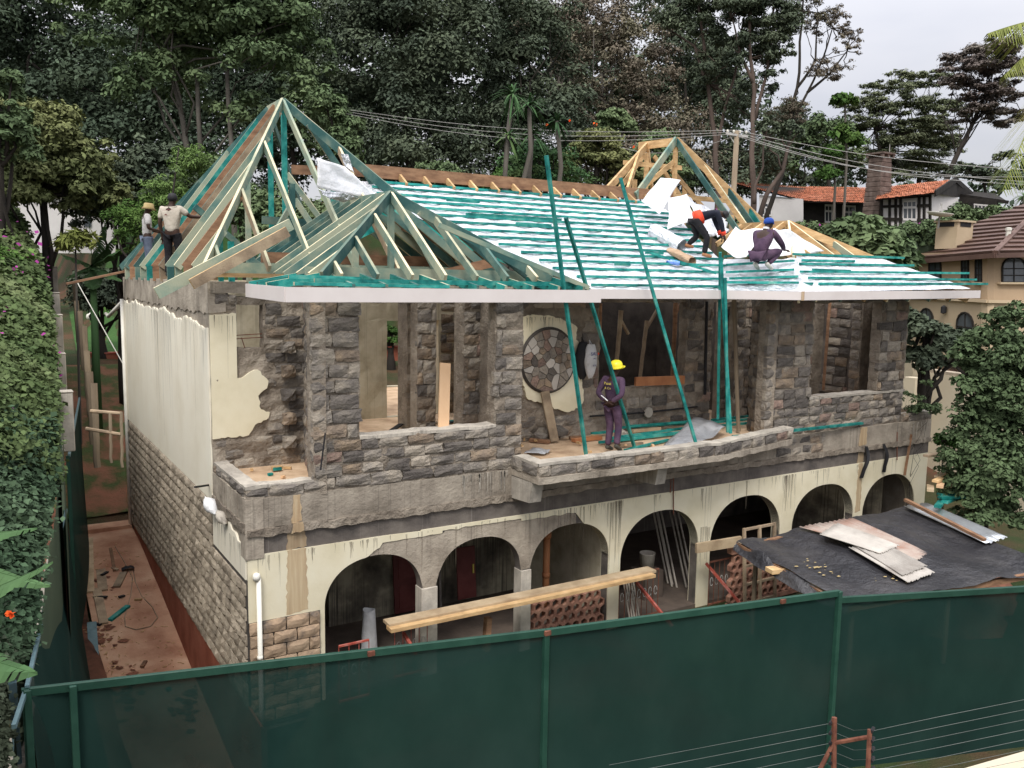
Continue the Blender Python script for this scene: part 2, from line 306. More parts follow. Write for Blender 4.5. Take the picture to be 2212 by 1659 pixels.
# ------------------------------------------------------------------ terrain
def ss(a, b, x): t = min(1, max(0, (x-a)/(b-a))); return t*t*(3-2*t)
def pw(x, xs, ys): return float(np.interp(x, xs, ys))
def zt(X, Y):
    left = pw(Y, [-40, 4, 10.5, 12, 22, 35, 60, 120, 300], [-2.2, -1.05, -.25, .0, 3.1, 4.2, 6.0, 12, 22])
    s = Y+.25*max(X, 0)
    rightz = pw(s, [-20, 11, 13.5, 22, 27, 32, 60, 120, 300], [-.2, -.12, 2.7, 3.1, 3.9, 10.2, 12.5, 15, 24]) if X < 17 else pw(s, [-20, 5, 11, 18, 27.5, 32, 60, 120, 300], [-.2, .2, 1.5, 3.2, 4.2, 10.2, 12.5, 15, 24])
    if 0 < X < 17 and Y < 12: rightz = -.12
    if -1.75 < X <= .8 and -3 < Y < 11.6: return pw(Y, [-3, 1, 4.3, 7.3, 10.7, 12], [-2.1, -1.5, -1.09, -.62, -.17, -.1])-.25
    w = ss(1.2, 4.5, X) if Y > 11 else ss(-.4, .1, X)
    z = left*(1-w)+rightz*w
    if X < -2.3: z += 1.3*ss(2.3, 6, -X)*ss(-3, 3, Y)
    return z
def ground():
    xs = sorted(set([-60, -45, -32, -24, -18]+[round(-14+.75*i, 2) for i in range(80)]+list(range(46, 90, 4))+list(range(90, 330, 20))))
    ys = sorted(set([-40, -30, -22, -16]+[round(-12+.8*i, 2) for i in range(75)]+list(range(50, 110, 5))+list(range(110, 420, 25))))
    v = [(x, y, zt(x, y)-.02+.04*noise.noise((x*.6, y*.6, 0))) for x in xs for y in ys]; n = len(ys); b = MB(); b.v = v
    for i in range(len(xs)-1):
        for j in range(n-1): b.face(i*n+j, (i+1)*n+j, (i+1)*n+j+1, i*n+j+1)
    tag(b.build('ground', 'grass', smooth=True), kind='structure')
ground()
# ------------------------------------------------------------------ rough stone blocks (shared meshes, unit size)
def rough_block(seed, bulge=.25, n=3, jit=.05, round_=.10):
    rd = random.Random(seed); b = MB(); g = n+1
    for i in range(g):
        for j in range(g):
            u, w = i/n-.5, j/n-.5; e = max(abs(u), abs(w))*2
            y = -.5+(.0 if e < .99 else round_*3)-bulge*(.35*(1-e*e)+.65*rd.random())
            k = jit if e > .99 else jit*.7
            b.v.append(Vector((u*(1-(round_*.35 if abs(w) > .49 else 0))+rd.uniform(-k, k)*.8, y, w*(1-(round_*.35 if abs(u) > .49 else 0))+rd.uniform(-k, k))))
    for i in range(n):
        for j in range(n): a = i*g+j; b.face(a, a+g, a+g+1, a+1)
    ring = [i*g for i in range(g)]+[n*g+j for j in range(1, g)]+[i*g+n for i in range(n-1, -1, -1)]+[j for j in range(n-1, 0, -1)]
    m0 = len(b.v)
    for k in ring: p = b.v[k]; b.v.append(Vector((p.x, .5, p.z)))
    R = len(ring)
    for k in range(R): b.face(ring[k], m0+k, m0+(k+1) % R, ring[(k+1) % R])
    return b
RB = {}
for key in ('stone_grey', 'stone_ochre', 'stone_red'):
    RB[key] = [rough_block(i+len(key), .26, 3, .05, .05).mesh('stone', key) for i in range(6)]
CLAD = [rough_block(50+i, .50, 3, .012, .12).mesh('cladding_block', 'stone_clad') for i in range(6)]
CLADF = [rough_block(80+i, .45, 3, .02, .10).mesh('cladding_block', 'stone_clad_front', ) for i in range(4)]
STONES = [0]
def in_holes(u0, u1, z0, z1, holes):
    for a in holes:
        if u1 > a[0]+.02 and u0 < a[1]-.02 and z1 > a[2]+.02 and z0 < a[3]-.02: return a
    return None
def lay_stones(part, O, u, z0, z1, u0, u1, holes=(), ch=.225, lmin=.30, lmax=.60, depth=.10, proud=.035, ochre=.18, skip=.0, seed=1, limit=10**6, ragged_hole=.05):
    """courses of rough stones on a wall face. O: origin (X,Y); u: unit (x,y) along the wall, outward normal = (u.y,-u.x)"""
    rd = random.Random(seed); nx, ny = u[1], -u[0]; rz = math.atan2(u[1], u[0]); cnt = 0
    nc = max(1, round((z1-z0)/ch)); ch = (z1-z0)/nc
    for c in range(nc):
        x = u0+rd.uniform(-.2, 0)
        while x < u1-.05:
            L = rd.uniform(lmin, lmax); a, e = max(x, u0), min(x+L, u1); x += L
            if e-a < .09: continue
            za, zb = z0+c*ch, z0+(c+1)*ch
            h = in_holes(a, e, za, zb, holes)
            if h:
                jut = rd.uniform(-ragged_hole, ragged_hole)
                if a < h[0] and zb > h[2] and za < h[3]: e = h[0]+max(-.03, jut)
                elif e > h[1]: a = h[1]-max(-.03, jut)
                else: continue
                if e-a < .08: continue
            if rd.random() < skip: continue
            key = 'stone_grey'; r = rd.random()
            if r < ochre: key = 'stone_ochre'
            elif r < ochre*1.25: key = 'stone_red'
            w, hh = (e-a)*rd.uniform(.90, .985), ch*rd.uniform(.72, .98)
            pr = proud*.75+rd.uniform(-.012, .008); cu = (a+e)/2
            px, py = O[0]+u[0]*cu+nx*(pr-depth/2), O[1]+u[1]*cu+ny*(pr-depth/2)
            # the block's front is its -y side
            inst('stone', rd.choice(RB[key]), part, (px, py, (za+zb)/2+rd.uniform(-.012, .012)), scale=(w, depth, hh), rot=(rd.uniform(-.05, .05), rd.uniform(-.035, .035), rz+rd.uniform(-.05, .05)))
            cnt += 1
    STONES[0] += cnt
def wall(name, parent, O, u, u0, u1, z0, z1, th, holes=(), mat='mortar', res=.14, amp=.012, ragged_edges=.02):
    """solid wall with rectangular openings, rough faces and slightly broken opening edges. thickness goes inward"""
    us = set(); zs = set()
    for k in range(int((u1-u0)/res)+1): us.add(round(u0+k*res, 3))
    for k in range(int((z1-z0)/res)+1): zs.add(round(z0+k*res, 3))
    fix_u = [u0, u1]+[h[i] for h in holes for i in (0, 1) if u0 < h[i] < u1]; fix_z = [z0, z1]+[h[i] for h in holes for i in (2, 3) if z0 < h[i] < z1]
    us = sorted([x for x in us if all(abs(x-f) > .05 for f in fix_u)]+fix_u); zs = sorted([x for x in zs if all(abs(x-f) > .05 for f in fix_z)]+fix_z)
    us = sorted(set(us)); zs = sorted(set(zs)); nx, ny = u[1], -u[0]; b = MB(); id_ = {}
    def solid(i, j):
        if i < 0 or j < 0 or i >= len(us)-1 or j >= len(zs)-1: return False
        cu, cz = (us[i]+us[i+1])/2, (zs[j]+zs[j+1])/2
        return not any(h[0] < cu < h[1] and h[2] < cz < h[3] for h in holes)
    def vert(i, j, s):
        k = (i, j, s)
        if k not in id_:
            U, Zz = us[i], zs[j]; edge = not all(solid(i-a, j-c) for a in (0, 1) for c in (0, 1))
            outer = i in (0, len(us)-1) or j in (0, len(zs)-1)
            d = amp*noise.noise((U*4.3+O[0], Zz*4.6+O[1], s*5))*2
            if edge and not outer: U += ragged_edges*noise.noise((U*5, Zz*7, 3)); Zz += ragged_edges*noise.noise((U*7, Zz*5, 9))
            off = (d if s == 0 else -th)
            id_[k] = len(b.v); b.v.append(Vector((O[0]+u[0]*U+nx*off, O[1]+u[1]*U+ny*off, Zz)))
        return id_[k]
    for i in range(len(us)-1):
        for j in range(len(zs)-1):
            if not solid(i, j): continue
            for s in (0, 1):
                q = [vert(i, j, s), vert(i+1, j, s), vert(i+1, j+1, s), vert(i, j+1, s)]
                b.face(*(q if s == 0 else q[::-1]))
            for di, dj, a, c in ((-1, 0, (i, j), (i, j+1)), (1, 0, (i+1, j+1), (i+1, j)), (0, -1, (i+1, j), (i, j)), (0, 1, (i, j+1), (i+1, j+1))):
                if not solid(i+di, j+dj): b.face(vert(*a, 0), vert(*c, 0), vert(*c, 1), vert(*a, 1))
    return b.build(name, mat, parent)
def plaster(name, parent, O, u, outline, mat, th=.02, off=.008, step=.07, amp=.03, keep=()):
    nx, ny = u[1], -u[0]; pts = ragged(outline, step, amp, keep)
    P = [(O[0]+u[0]*p.x+nx*(off+th), O[1]+u[1]*p.x+ny*(off+th), p.y) for p in pts]
    return sheet(P, (-nx*(th+off+.01), -ny*(th+off+.01), 0)).build(name, mat, parent)
house = thing('house', 'two storey stone house stripped of plaster, with a half built timber roof frame', 'house')
UX, UY = (1, 0), (0, -1)        # facade direction; side wall runs towards the viewer so its normal is -X
# ---- side wall, outer face X=0; u measured from the back: U = 11.7 - Y
side = wall('side_wall', house, (0, 11.7), (0, -1), 0, 9.6, -.9, 6.05, .25, mat='concrete', res=.3)
side2 = wall('side_wall', house, (0, 2.1), (0, -1), .0, 2.1, -1.1, 3.3, .25, mat='concrete', res=.25)
def side_tear(U): return 5.93+.09*noise.noise((U*.8, 0, 4))-.12*ss(4.5, 9.6, U)+.07*noise.noise((U*3.3, 0, 4))+.04*noise.noise((U*9, 0, 4))
out = [(0, 2.82), (9.58, 2.82), (9.58, side_tear(9.6))]+[(9.6-.09*i, side_tear(9.6-.09*i)) for i in range(1, 106)]+[(0, 5.95)]
plaster('side_plaster', house, (0, 11.7), UY, out, 'cream_side', keep=(0, 1, len(out)-1), amp=.016, step=.05)
o2 = [(0, 2.08), (2.08, 2.08), (2.08, 2.5), (1.6, 2.62), (1.1, 2.74), (.6, 2.8), (0, 2.95)]
plaster('side_plaster', house, (0, 2.1), UY, o2, 'cream_side', keep=(0, 1, 6), amp=.03)
def ring(name, p0, p1, z0, z1, th, mat='concrete', jag=.05):
    p0, p1 = Vector(p0), Vector(p1); d = (p1-p0).normalized(); n = Vector((d.y, -d.x)); L = (p1-p0).length; k = int(L/.12); b = MB(); top = []
    for i in range(k+1):
        q = p0+d*L*i/k; r = noise.noise((q.x*3, q.y*3, z1)); f = q+n*(.012+.03*abs(noise.noise((q.x*4, q.y*4, 1)))); g = q-n*th
        b.v += [Vector((f.x, f.y, z0-jag*abs(r)*1.5)), Vector((f.x, f.y, z1+.012*r)), Vector((g.x, g.y, z1)), Vector((g.x, g.y, z0))]
    for i in range(k):
        a = i*4; c = a+4
        b.face(a, c, c+1, a+1); b.face(a+1, c+1, c+2, a+2); b.face(a+2, c+2, c+3, a+3); b.face(a+3, c+3, c, a)
    b.face(0, 1, 2, 3); b.face(k*4+3, k*4+2, k*4+1, k*4)
    return b.build(name, mat, house)
ring('ring_beam', (0, 11.7), (0, 2.08), 6.05, 6.55, .27, jag=.08)
# pillowed cladding blocks on the side wall
cl = MB(); cl.frame((.0, 11.7, -.35), (0, -9.6, 0), (-.02, 0, 0), (0, 0, 3.17)); cl.frame((.0, 2.1, -.35), (0, -2.1, 0), (-.02, 0, 0), (0, 0, 2.42))
clad = cl.build('cladding', 'joint', house); rd = random.Random(5); rest = MB(); blocks = []
for c in range(14):
    za = .02+c*.2; y = 11.7-rd.uniform(0, .3)
    lim = 0. if c < 10 else 2.12
    while y > lim+.05:
        L = rd.uniform(.24, .36); a = max(lim, y-L)
        if y-a > .08: blocks.append((a, y, za, za+.2, c))
        y -= L
blocks.sort(key=lambda q: q[0])
def add_block(b, me, loc, sca, rz):
    R = Matrix.Translation(loc) @ Matrix.Rotation(rz, 4, 'Z') @ Matrix.Diagonal((*sca, 1)); n = len(b.v)
    b.v += [R @ v.co for v in me.vertices]
    for p in me.polygons: b.face(*[n+i for i in p.vertices])
for i, (a, e, za, zb, c) in enumerate(blocks):
    me = rd.choice(CLAD); loc = (-.028, (a+e)/2, (za+zb)/2); sca = ((e-a)*.96, .05, .178)
    if i < 300: inst('cladding_block', me, clad, loc, scale=sca, rz=-math.pi/2)
    else: add_block(rest, me, loc, sca, -math.pi/2)
tag(rest.build('cladding_blocks', 'stone_clad_far', clad), kind='stuff')
# red kerb and apron along the wall foot
kb = MB()
def kz(Y): return pw(Y, [-3, 1, 4.3, 7.3, 10.7, 12], [-2.1, -1.5, -1.09, -.62, -.17, -.1])
for i in range(40):
    y0, y1 = 11.3-i*.3, 11.0-i*.3
    kb.quad((-.03, y0, .06), (-.03, y1, .06), (-.03, y1, kz(y1)-.1), (-.03, y0, kz(y0)-.1)); kb.quad((0.0, y0, .062), (0.0, y1, .062), (-.034, y1, .062), (-.034, y0, .062))
kb.build('kerb', 'red_oxide', house)
# ---- ground floor front: arches
ARCH = [(1.2, 2.92, 1.42, 2.14), (3.2, 4.92, 1.40, 2.15), (5.12, 6.92, 1.38, 2.12), (7.21, 9.28, 1.2, 2.10), (9.62, 11.75, 1.2, 2.11), (12.14, 14.29, 1.2, 2.07), (14.63, 16.68, 1.2, 2.05)]
def arch_z(x, base):
    for a, b_, sp, tp in ARCH:
        if a <= x <= b_: c, h = (a+b_)/2, (b_-a)/2; t = min(1, abs((x-c)/h)); return sp+(tp-sp)*math.sqrt(max(0, 1-t**2.3))
    return base
def archwall(name, x0, x1, y0, y1, base, top, mat, skipf=None):
    xs = [x0+i*.05 for i in range(int((x1-x0)/.05)+1)]+[x1]
    for a in ARCH:
        for e in a[:2]: xs += [e-.0005, e+.0005]
        for k in range(1, 12): xs += [a[0]+.0015*k*k, a[1]-.0015*k*k]
    xs = sorted(x for x in set(xs) if x0 <= x <= x1); b = MB()
    def zl(x): return max(arch_z(x, base(x) if callable(base) else base), base(x) if callable(base) else base)
    for i in range(len(xs)-1):
        a, c = xs[i], xs[i+1]; m = (a+c)/2; la, lc, ta, tc = zl(a), zl(c), top(a), top(c)
        if skipf and skipf(m): continue
        if ta-la < .004 and tc-lc < .004: continue
        la, lc = min(la, ta), min(lc, tc)
        b.quad((a, y0, la), (c, y0, lc), (c, y0, tc), (a, y0, ta)); b.quad((a, y1, ta), (c, y1, tc), (c, y1, lc), (a, y1, la))
        b.quad((a, y1, la), (c, y1, lc), (c, y0, lc), (a, y0, la)); b.quad((a, y0, ta), (c, y0, tc), (c, y1, tc), (a, y1, ta))
    for x, s in ((x0, 1), (x1, -1)): b.quad((x, y0, zl(x)), (x, y1, zl(x)), (x, y1, top(x)), (x, y0, top(x)))
    return b.build(name, mat, house)
bs0 = lambda x: .0-.4
# base structure: bare grey concrete from the ground to the slab, thickness .22
archwall('front_wall', 0, 17.15, .012, .22, bs0, lambda x: 2.9+.02*noise.noise((x*2, 0, 0)), 'concrete_dark')
def tear_top(x):
    if x < 2.25: return 2.455
    if x < 2.9: return 2.455-(x-2.25)/.65*.02
    return 2.455
def tear_bot(x):     # lower edge of the surviving cream strip above the broken area
    if x < 1.95 or x > 6.25: return None
    r = noise.noise((x*6, 1, 1))*.03
    if x < 2.2: return 2.16+(x-1.95)/.25*.13+r
    if x < 5.2: return 2.34-.0*(x-2.2)+r+(.045 if 3.3 < x < 4.9 else 0)
    if x < 6.1: return 2.34+r
    return 2.34-(x-6.1)*1.2+r
def cream_base(x):
    if x < 1.13: return 1.40
    t = tear_bot(x)
    return t if t else -.35
archwall('cream_plaster', 0.0, 17.12, -.014, .235, cream_base, tear_top, 'cream')
# the columns left bare by the broken plaster
for x0, x1, zt_, zb in ((2.92, 3.2, 1.42, -.35), (4.92, 5.12, 1.40, -.35)):
    b = MB(); b.box(x0-.012, x1+.012, -.02, .24, zb, zt_); b.build('column', 'concrete_pale', house, bevel=.01)
b = MB()
xs = [1.98+.06*i for i in range(70)]
for a, c in zip(xs, xs[1:]):
    f = lambda x: (arch_z(x, 1.42)+.0, (tear_bot(x) or 2.3)-.01)
    la, ta = f(a); lc, tc = f(c); la += .002; lc += .002
    if ta > la+.01:
        ya, yc = .0-.02*noise.noise((a*5, 0, 7)), .0-.02*noise.noise((c*5, 0, 7)); mz = (la+ta)/2
        b.quad((a, ya, la), (c, yc, lc), (c, yc, max(lc, tc)), (a, ya, ta))
b.build('broken_plaster', 'concrete', house)
# torn face at the near right corner: grey band and rough ledge above the cream
b = MB()
def band(name, z0, z1, y0, mat, x0=0, x1=17.15, amp=.02, jag=.02, thick=.2):
    b = MB(); k = int((x1-x0)/.09)
    for i in range(k+1):
        x = x0+(x1-x0)*i/k; f = y0-amp*abs(noise.noise((x*4, z0*3, 2)))*1.6
        b.v += [Vector((x, f, z0+jag*noise.noise((x*5, z0, 5)))), Vector((x, f-amp*.5*noise.noise((x*7, z1, 1)), z1+jag*noise.noise((x*5, z1, 8)))), Vector((x, y0+thick, z1)), Vector((x, y0+thick, z0))]
    for i in range(k):
        a = i*4; c = a+4
        b.face(a, c, c+1, a+1); b.face(a+1, c+1, c+2, a+2); b.face(a+3, c+3, c, a); b.face(a+2, c+2, c+3, a+3)
    b.face(0, 1, 2, 3); b.face(k*4+3, k*4+2, k*4+1, k*4)
    return b.build(name, mat, house)
band('lintel_band', 2.455, 2.74, .004, 'concrete_dark', x1=17.13, amp=.004, jag=.004)
band('torn_ledge', 2.74, 2.86, -.035, 'mortar', amp=.05, jag=.035)
band('edge_beam', 2.86, 3.32, -.02, 'concrete', amp=.012, jag=.012)
# side return of the beam and ledge
for z0, z1, xo, mt in ((2.80, 2.95, -.04, 'mortar'), (2.93, 3.34, -.02, 'concrete')):
    b = MB()
    for i in range(24):
        f = lambda y: (xo-.035*abs(noise.noise((y*5, z0*3, 3))))
        y0, y1 = 2.06-i*.0865, 2.06-(i+1)*.0865
        b.frame((f(y0), y0, z0+.03*noise.noise((y0*6, 0, 0))), (0, y1-y0, 0), (.3, 0, 0), (0, 0, z1-z0))
    b.build('edge_beam', mt, house)
# front cladding, three courses, below the cream on the left pier
fc = MB(); fc.box(0, 1.12, -.02, .01, -.3, 1.40); cf = fc.build('cladding', 'joint', house); rd = random.Random(9)
for c in range(8):
    x = 0 if c % 2 else -.17
    while x < 1.1:
        L = .37; a, e = max(0, x), min(1.11, x+L); x += L
        if e-a > .1: inst('cladding_block', rd.choice(CLADF), cf, ((a+e)/2, -.035, 1.30-c*.205), scale=((e-a)*.96, .045, .19))
b = MB(); b.frame((-.03, -.03, 2.40), (.28, 0, 0), (0, .28, 0), (0, 0, .92)); b.build('corner_block', 'concrete', house)
# ---- slabs, ceilings, hidden walls that keep the inside dark
b = MB(); b.box(.05, 17.1, .225, 11.6, 3.1, 3.29); b.build('floor_slab', 'floor_dust', house)
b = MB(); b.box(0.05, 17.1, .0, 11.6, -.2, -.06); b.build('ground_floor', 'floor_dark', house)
wall('rear_wall', house, (0, 11.7), UX, 0.26, 17.1, -.1, 6.5, .2, holes=((6.0, 8.9, 3.3, 5.45),), mat='cream_old', res=.6)
wall('end_wall', house, (17.15, 0.23), (0, 1), 0, 11.4, -.1, 3.3, .2, mat='concrete', res=.6)
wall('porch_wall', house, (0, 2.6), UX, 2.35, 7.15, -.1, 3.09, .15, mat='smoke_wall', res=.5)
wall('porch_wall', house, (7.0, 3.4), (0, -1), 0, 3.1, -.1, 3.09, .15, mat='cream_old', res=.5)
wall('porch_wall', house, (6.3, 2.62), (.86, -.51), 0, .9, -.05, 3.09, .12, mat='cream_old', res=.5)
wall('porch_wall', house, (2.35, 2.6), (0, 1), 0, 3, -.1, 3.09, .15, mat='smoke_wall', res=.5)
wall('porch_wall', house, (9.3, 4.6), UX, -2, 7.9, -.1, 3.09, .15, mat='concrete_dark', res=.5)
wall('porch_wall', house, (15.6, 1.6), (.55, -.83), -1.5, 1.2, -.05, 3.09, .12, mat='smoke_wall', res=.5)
# ---- planter box at the left corner
def coping(name, pts, w, z, mat='concrete_pale'):
    b = MB()
    for p, q in zip(pts, pts[1:]):
        p, q = Vector(p), Vector(q); d = (q-p).normalized(); n = Vector((-d.y, d.x)); L = (q-p).length; k = max(2, int(L/.12)); prev = None
        for i in range(k+1):
            s = p+d*L*i/k; a = w*(1+.12*noise.noise((s.x*6, s.y*6, 2))); zz = z+.022*noise.noise((s.x*5, s.y*5, 4))
            cur = [Vector((s.x, s.y, zz-.05)), Vector((s.x, s.y, zz)), Vector((*(s+n*a), zz+.01)), Vector((*(s+n*a), zz-.16))]
            if prev:
                for j in range(3): b.quad(prev[j], cur[j], cur[j+1], prev[j+1])
            prev = cur
    return b.build(name, mat, house)
pw1 = wall('planter_wall', house, (0, 0.0), UX, 0, 1.35, 3.3, 3.5, .2, mat='mortar', res=.1)
lay_stones(pw1, (0, 0), UX, 3.33, 3.51, 0, 1.3, ch=.18, lmin=.35, lmax=.6, depth=.12, proud=.03, seed=3, ochre=.2)
pw2 = wall('planter_wall', house, (0, 2.1), (0, -1), 0, 2.1, 3.3, 3.5, .22, mat='mortar', res=.1)
lay_stones(pw2, (0, 2.1), (0, -1), 3.33, 3.51, .1, 2.08, ch=.18, depth=.12, proud=.02, seed=4)
coping('coping', [(-.01, -.012), (1.3, -.012)], .2, 3.525); coping('coping', [(-.012, 2.0), (-.012, .0)], .22, 3.522)
b = MB(); b.box(.2, 1.6, .19, 2.09, 3.30, 3.345); b.build('planter_floor', 'floor_dust', house)
# ---- corner room wall (Y=2.1) with a small window and remains of cream plaster
cw = wall('corner_wall', house, (0, 2.1), UX, 0.0, 1.7, 3.3, 6.3, .25, holes=((.44, .90, 5.42, 6.16),), res=.1, amp=.03)
lay_stones(cw, (0, 2.1), UX, 3.33, 3.9, 0.0, 1.7, ch=.19, seed=11, ochre=.12, skip=.15, proud=.02)
lay_stones(cw, (0, 2.1), UX, 3.9, 6.2, .93, 1.7, holes=((.43, .90, 5.42, 6.16),), ch=.21, seed=12, ochre=.1, skip=.1, proud=.025)
lay_stones(cw, (0, 2.1), UX, 6.17, 6.36, 0.02, .45, ch=.19, lmin=.2, lmax=.26, seed=14, ochre=0)
for k in range(5): inst('stone', random.choice(RB['stone_ochre' if k % 2 else 'stone_grey']), cw, (1.30, 2.05, 3.75+k*.42), scale=(.22, .22, .2))
plaster('plaster_patch', house, (0, 2.1), UX, [(0, 3.9), (.6, 3.92), (.72, 4.1), (.95, 4.2), (.97, 4.3), (.82, 4.36), (.78, 4.6), (.93, 4.72), (.96, 4.85), (.78, 5.05), (.62, 5.0), (.5, 4.92), (.43, 4.92), (.43, 6.02), (0, 6.0)], 'cream', keep=(12, 14), step=.05, amp=.018, off=.02)
b = MB(); b.box(.02, 1.6, 2.06, 2.35, 6.36, 6.55); b.build('ring_beam', 'concrete', house)
wall('inner_wall', house, (0.26, 4.6), UX, 0, 2.6, 3.3, 6.3, .12, mat='cream_old', res=.4)
wall('inner_wall', house, (0.42, 2.62), UX, -.1, .6, 3.3, 5.28, .12, mat='mortar', res=.2)
b = MB()
for z in (5.60, 5.66): b.tube([(.42, 2.2, z-.02), (.92, 2.2, z)], .008, seg=5)
b.tube([(.55, 2.2, 5.6), (.63, 2.22, 5.35)], .008, seg=5); b.build('window_bar', 'rust', house)
# ---- left bay: left flank, front with wide window, right pillar
fl = Vector((1.05-1.62, 0-2.1)); L_ = fl.length; uf = (fl.x/L_, fl.y/L_)
bf = wall('bay_wall', house, (1.62, 2.1), uf, 0, L_, 3.28, 6.3, .2, res=.10, amp=.042)
lay_stones(bf, (1.62, 2.1), uf, 3.35, 6.3, 0, L_, ch=.22, seed=21, ochre=.12, skip=.06)
bw = wall('bay_wall', house, (0, 0), UX, 1.05, 4.86, 3.3, 6.3, .26, holes=((1.81, 4.30, 4.13, 6.27),), res=.11, amp=.032, ragged_edges=.03)
lay_stones(bw, (0, 0), UX, 3.34, 4.13, 1.06, 4.86, ch=.2, seed=22, ochre=.28, lmin=.3, lmax=.6, proud=.045)
lay_stones(bw, (0, 0), UX, 4.13, 6.29, 1.03, 4.86, holes=((1.81, 4.30, 4.13, 6.27),), ch=.235, seed=23, ochre=.12, skip=.04, proud=.045)
coping('coping', [(1.8, -.035), (4.32, -.035)], .3, 4.145)
wall('bay_wall', house, (4.86, 0.0), (0, 1), 0.05, 2.1, 3.3, 6.3, .25, res=.15)
b = MB(); b.box(1.06, 4.84, .0, .25, 6.30, 6.54); b.build('ring_beam', 'concrete', house)
# inside seen through the bay window
iw = wall('inner_wall', house, (0, 6.3), UX, 1.5, 9.3, 3.28, 6.5, .18, holes=((5.02, 6.4, 3.3, 5.62),), mat='cream_old', res=.3)
wall('inner_wall', house, (4.72, 4.5), UX, 0, .55, 3.28, 6.4, .5, mat='mortar', res=.14, amp=.03)
ip = wall('inner_wall', house, (4.05, 2.6), UX, 0, .42, 3.28, 6.4, .3, mat='mortar', res=.14, amp=.03)
lay_stones(ip, (4.05, 2.6), UX, 3.3, 6.3, 0, .42, ch=.24, lmin=.2, lmax=.42, seed=31, ochre=.3)
ip2 = wall('inner_wall', house, (4.28, 1.1), UX, 0, .42, 3.28, 6.4, .3, mat='mortar', res=.14, amp=.03)
lay_stones(ip2, (4.28, 1.1), UX, 3.3, 6.3, 0, .42, ch=.22, lmin=.2, lmax=.42, seed=32, ochre=.3)
lay_stones(iw, (0, 6.3), UX, 3.3, 6.3, 6.45, 8.0, ch=.24, seed=33, ochre=.3)
# ---- terrace: slab, parapet, brackets, back wall
def terrace_y(x): return -.9 if x < 9.0 else -.9+(x-9.0)/2.6*.55
tb = MB(); k = 60
for i in range(k+1):
    x = 4.66+(11.6-4.66)*i/k; y = terrace_y(x)-.015*noise.noise((x*5, 0, 0)); r = .025*noise.noise((x*4, 3, 0))
    tb.v += [Vector((x, y, 3.215+r)), Vector((x, y-.005, 3.33)), Vector((x, .3, 3.33)), Vector((x, .3, 3.2))]
for i in range(k):
    a = i*4; c = a+4
    tb.face(a, c, c+1, a+1); tb.face(a+1, c+1, c+2, a+2); tb.face(a+3, c+3, c, a)
tb.face(0, 1, 2, 3); tb.build('terrace_slab', 'concrete', house)
b = MB(); b.box(4.87, 11.5, .28, 2.1, 3.28, 3.31); b.build('terrace_floor', 'floor_dust', house)
b = MB(); b.box(4.7, 9.2, -.7, .3, 3.331, 3.345); b.box(9.2, 11.4, -.12, .3, 3.331, 3.345); b.build('terrace_floor', 'floor_dust', house)
par = wall('parapet', house, (0, -.87), UX, 4.68, 9.0, 3.33, 3.565, .24, mat='mortar', res=.1)
lay_stones(par, (0, -.87), UX, 3.335, 3.56, 4.68, 9.0, ch=.22, lmin=.3, lmax=.55, seed=41, ochre=.15, proud=.03)
pr2 = Vector((11.62-9.0, .55)); l2 = pr2.length; u2 = (pr2.x/l2, pr2.y/l2)
par2 = wall('parapet', house, (9.0, -.87), u2, 0, l2, 3.33, 3.565, .24, mat='mortar', res=.1)
lay_stones(par2, (9.0, -.87), u2, 3.335, 3.56, 0, l2, ch=.22, lmin=.3, lmax=.5, seed=42, ochre=.15)
par3 = wall('parapet', house, (4.66, -.05), (0, -1), 0, .82, 3.33, 3.565, .22, mat='mortar', res=.1)
lay_stones(par3, (4.66, -.05), (0, -1), 3.335, 3.56, 0, .82, ch=.22, seed=43)
coping('coping', [(4.66, -.895), (9.0, -.895), (11.62, -.35)], .24, 3.585); coping('coping', [(4.65, -.1), (4.65, -.88)], .22, 3.583)
for x in (4.78, 7.62):
    b = MB(); w = .24
    b.ngon([(x-w/2, .02, 3.22), (x-w/2, .02, 2.80), (x-w/2, -.62, 2.84), (x-w/2, -.70, 3.22)]); b.ngon([(x+w/2, .02, 3.22), (x+w/2, -.70, 3.22), (x+w/2, -.62, 2.84), (x+w/2, .02, 2.80)])
    b.quad((x-w/2, -.70, 3.22), (x-w/2, -.62, 2.84), (x+w/2, -.62, 2.84), (x+w/2, -.70, 3.22)); b.quad((x-w/2, -.62, 2.84), (x-w/2, .02, 2.8), (x+w/2, .02, 2.8), (x+w/2, -.62, 2.84))
    b.build('bracket', 'concrete_pale', house)
HB = ((8.17, 10.67, 4.30, 6.2), (11.5, 12.3, 3.3, 6.2))
tw = wall('terrace_wall', house, (0, 2.1), UX, 4.86, 12.6, 3.28, 6.35, .25, holes=HB, res=.12, amp=.034, ragged_edges=.04)
lay_stones(tw, (0, 2.1), UX, 3.34, 6.3, 4.9, 12.6, holes=HB+((6.1, 7.7, 3.98, 5.95),), ch=.24, seed=51, ochre=.16, skip=.12, proud=.02, lmin=.28, lmax=.6, limit=200)
tp = [(6.15, 5.92), (6.45, 5.95), (6.87, 5.92), (7.33, 5.79), (7.53, 5.66), (7.5, 5.41), (7.68, 5.27), (7.66, 4.8), (7.75, 4.11), (7.65, 3.97), (7.38, 3.87), (6.98, 3.96), (6.85, 4.1), (6.5, 4.14), (6.3, 4.22), (6.16, 4.6)]
plaster('plaster_patch', house, (0, 2.1), UX, tp[::-1], 'cream', step=.05, amp=.02, off=.035)
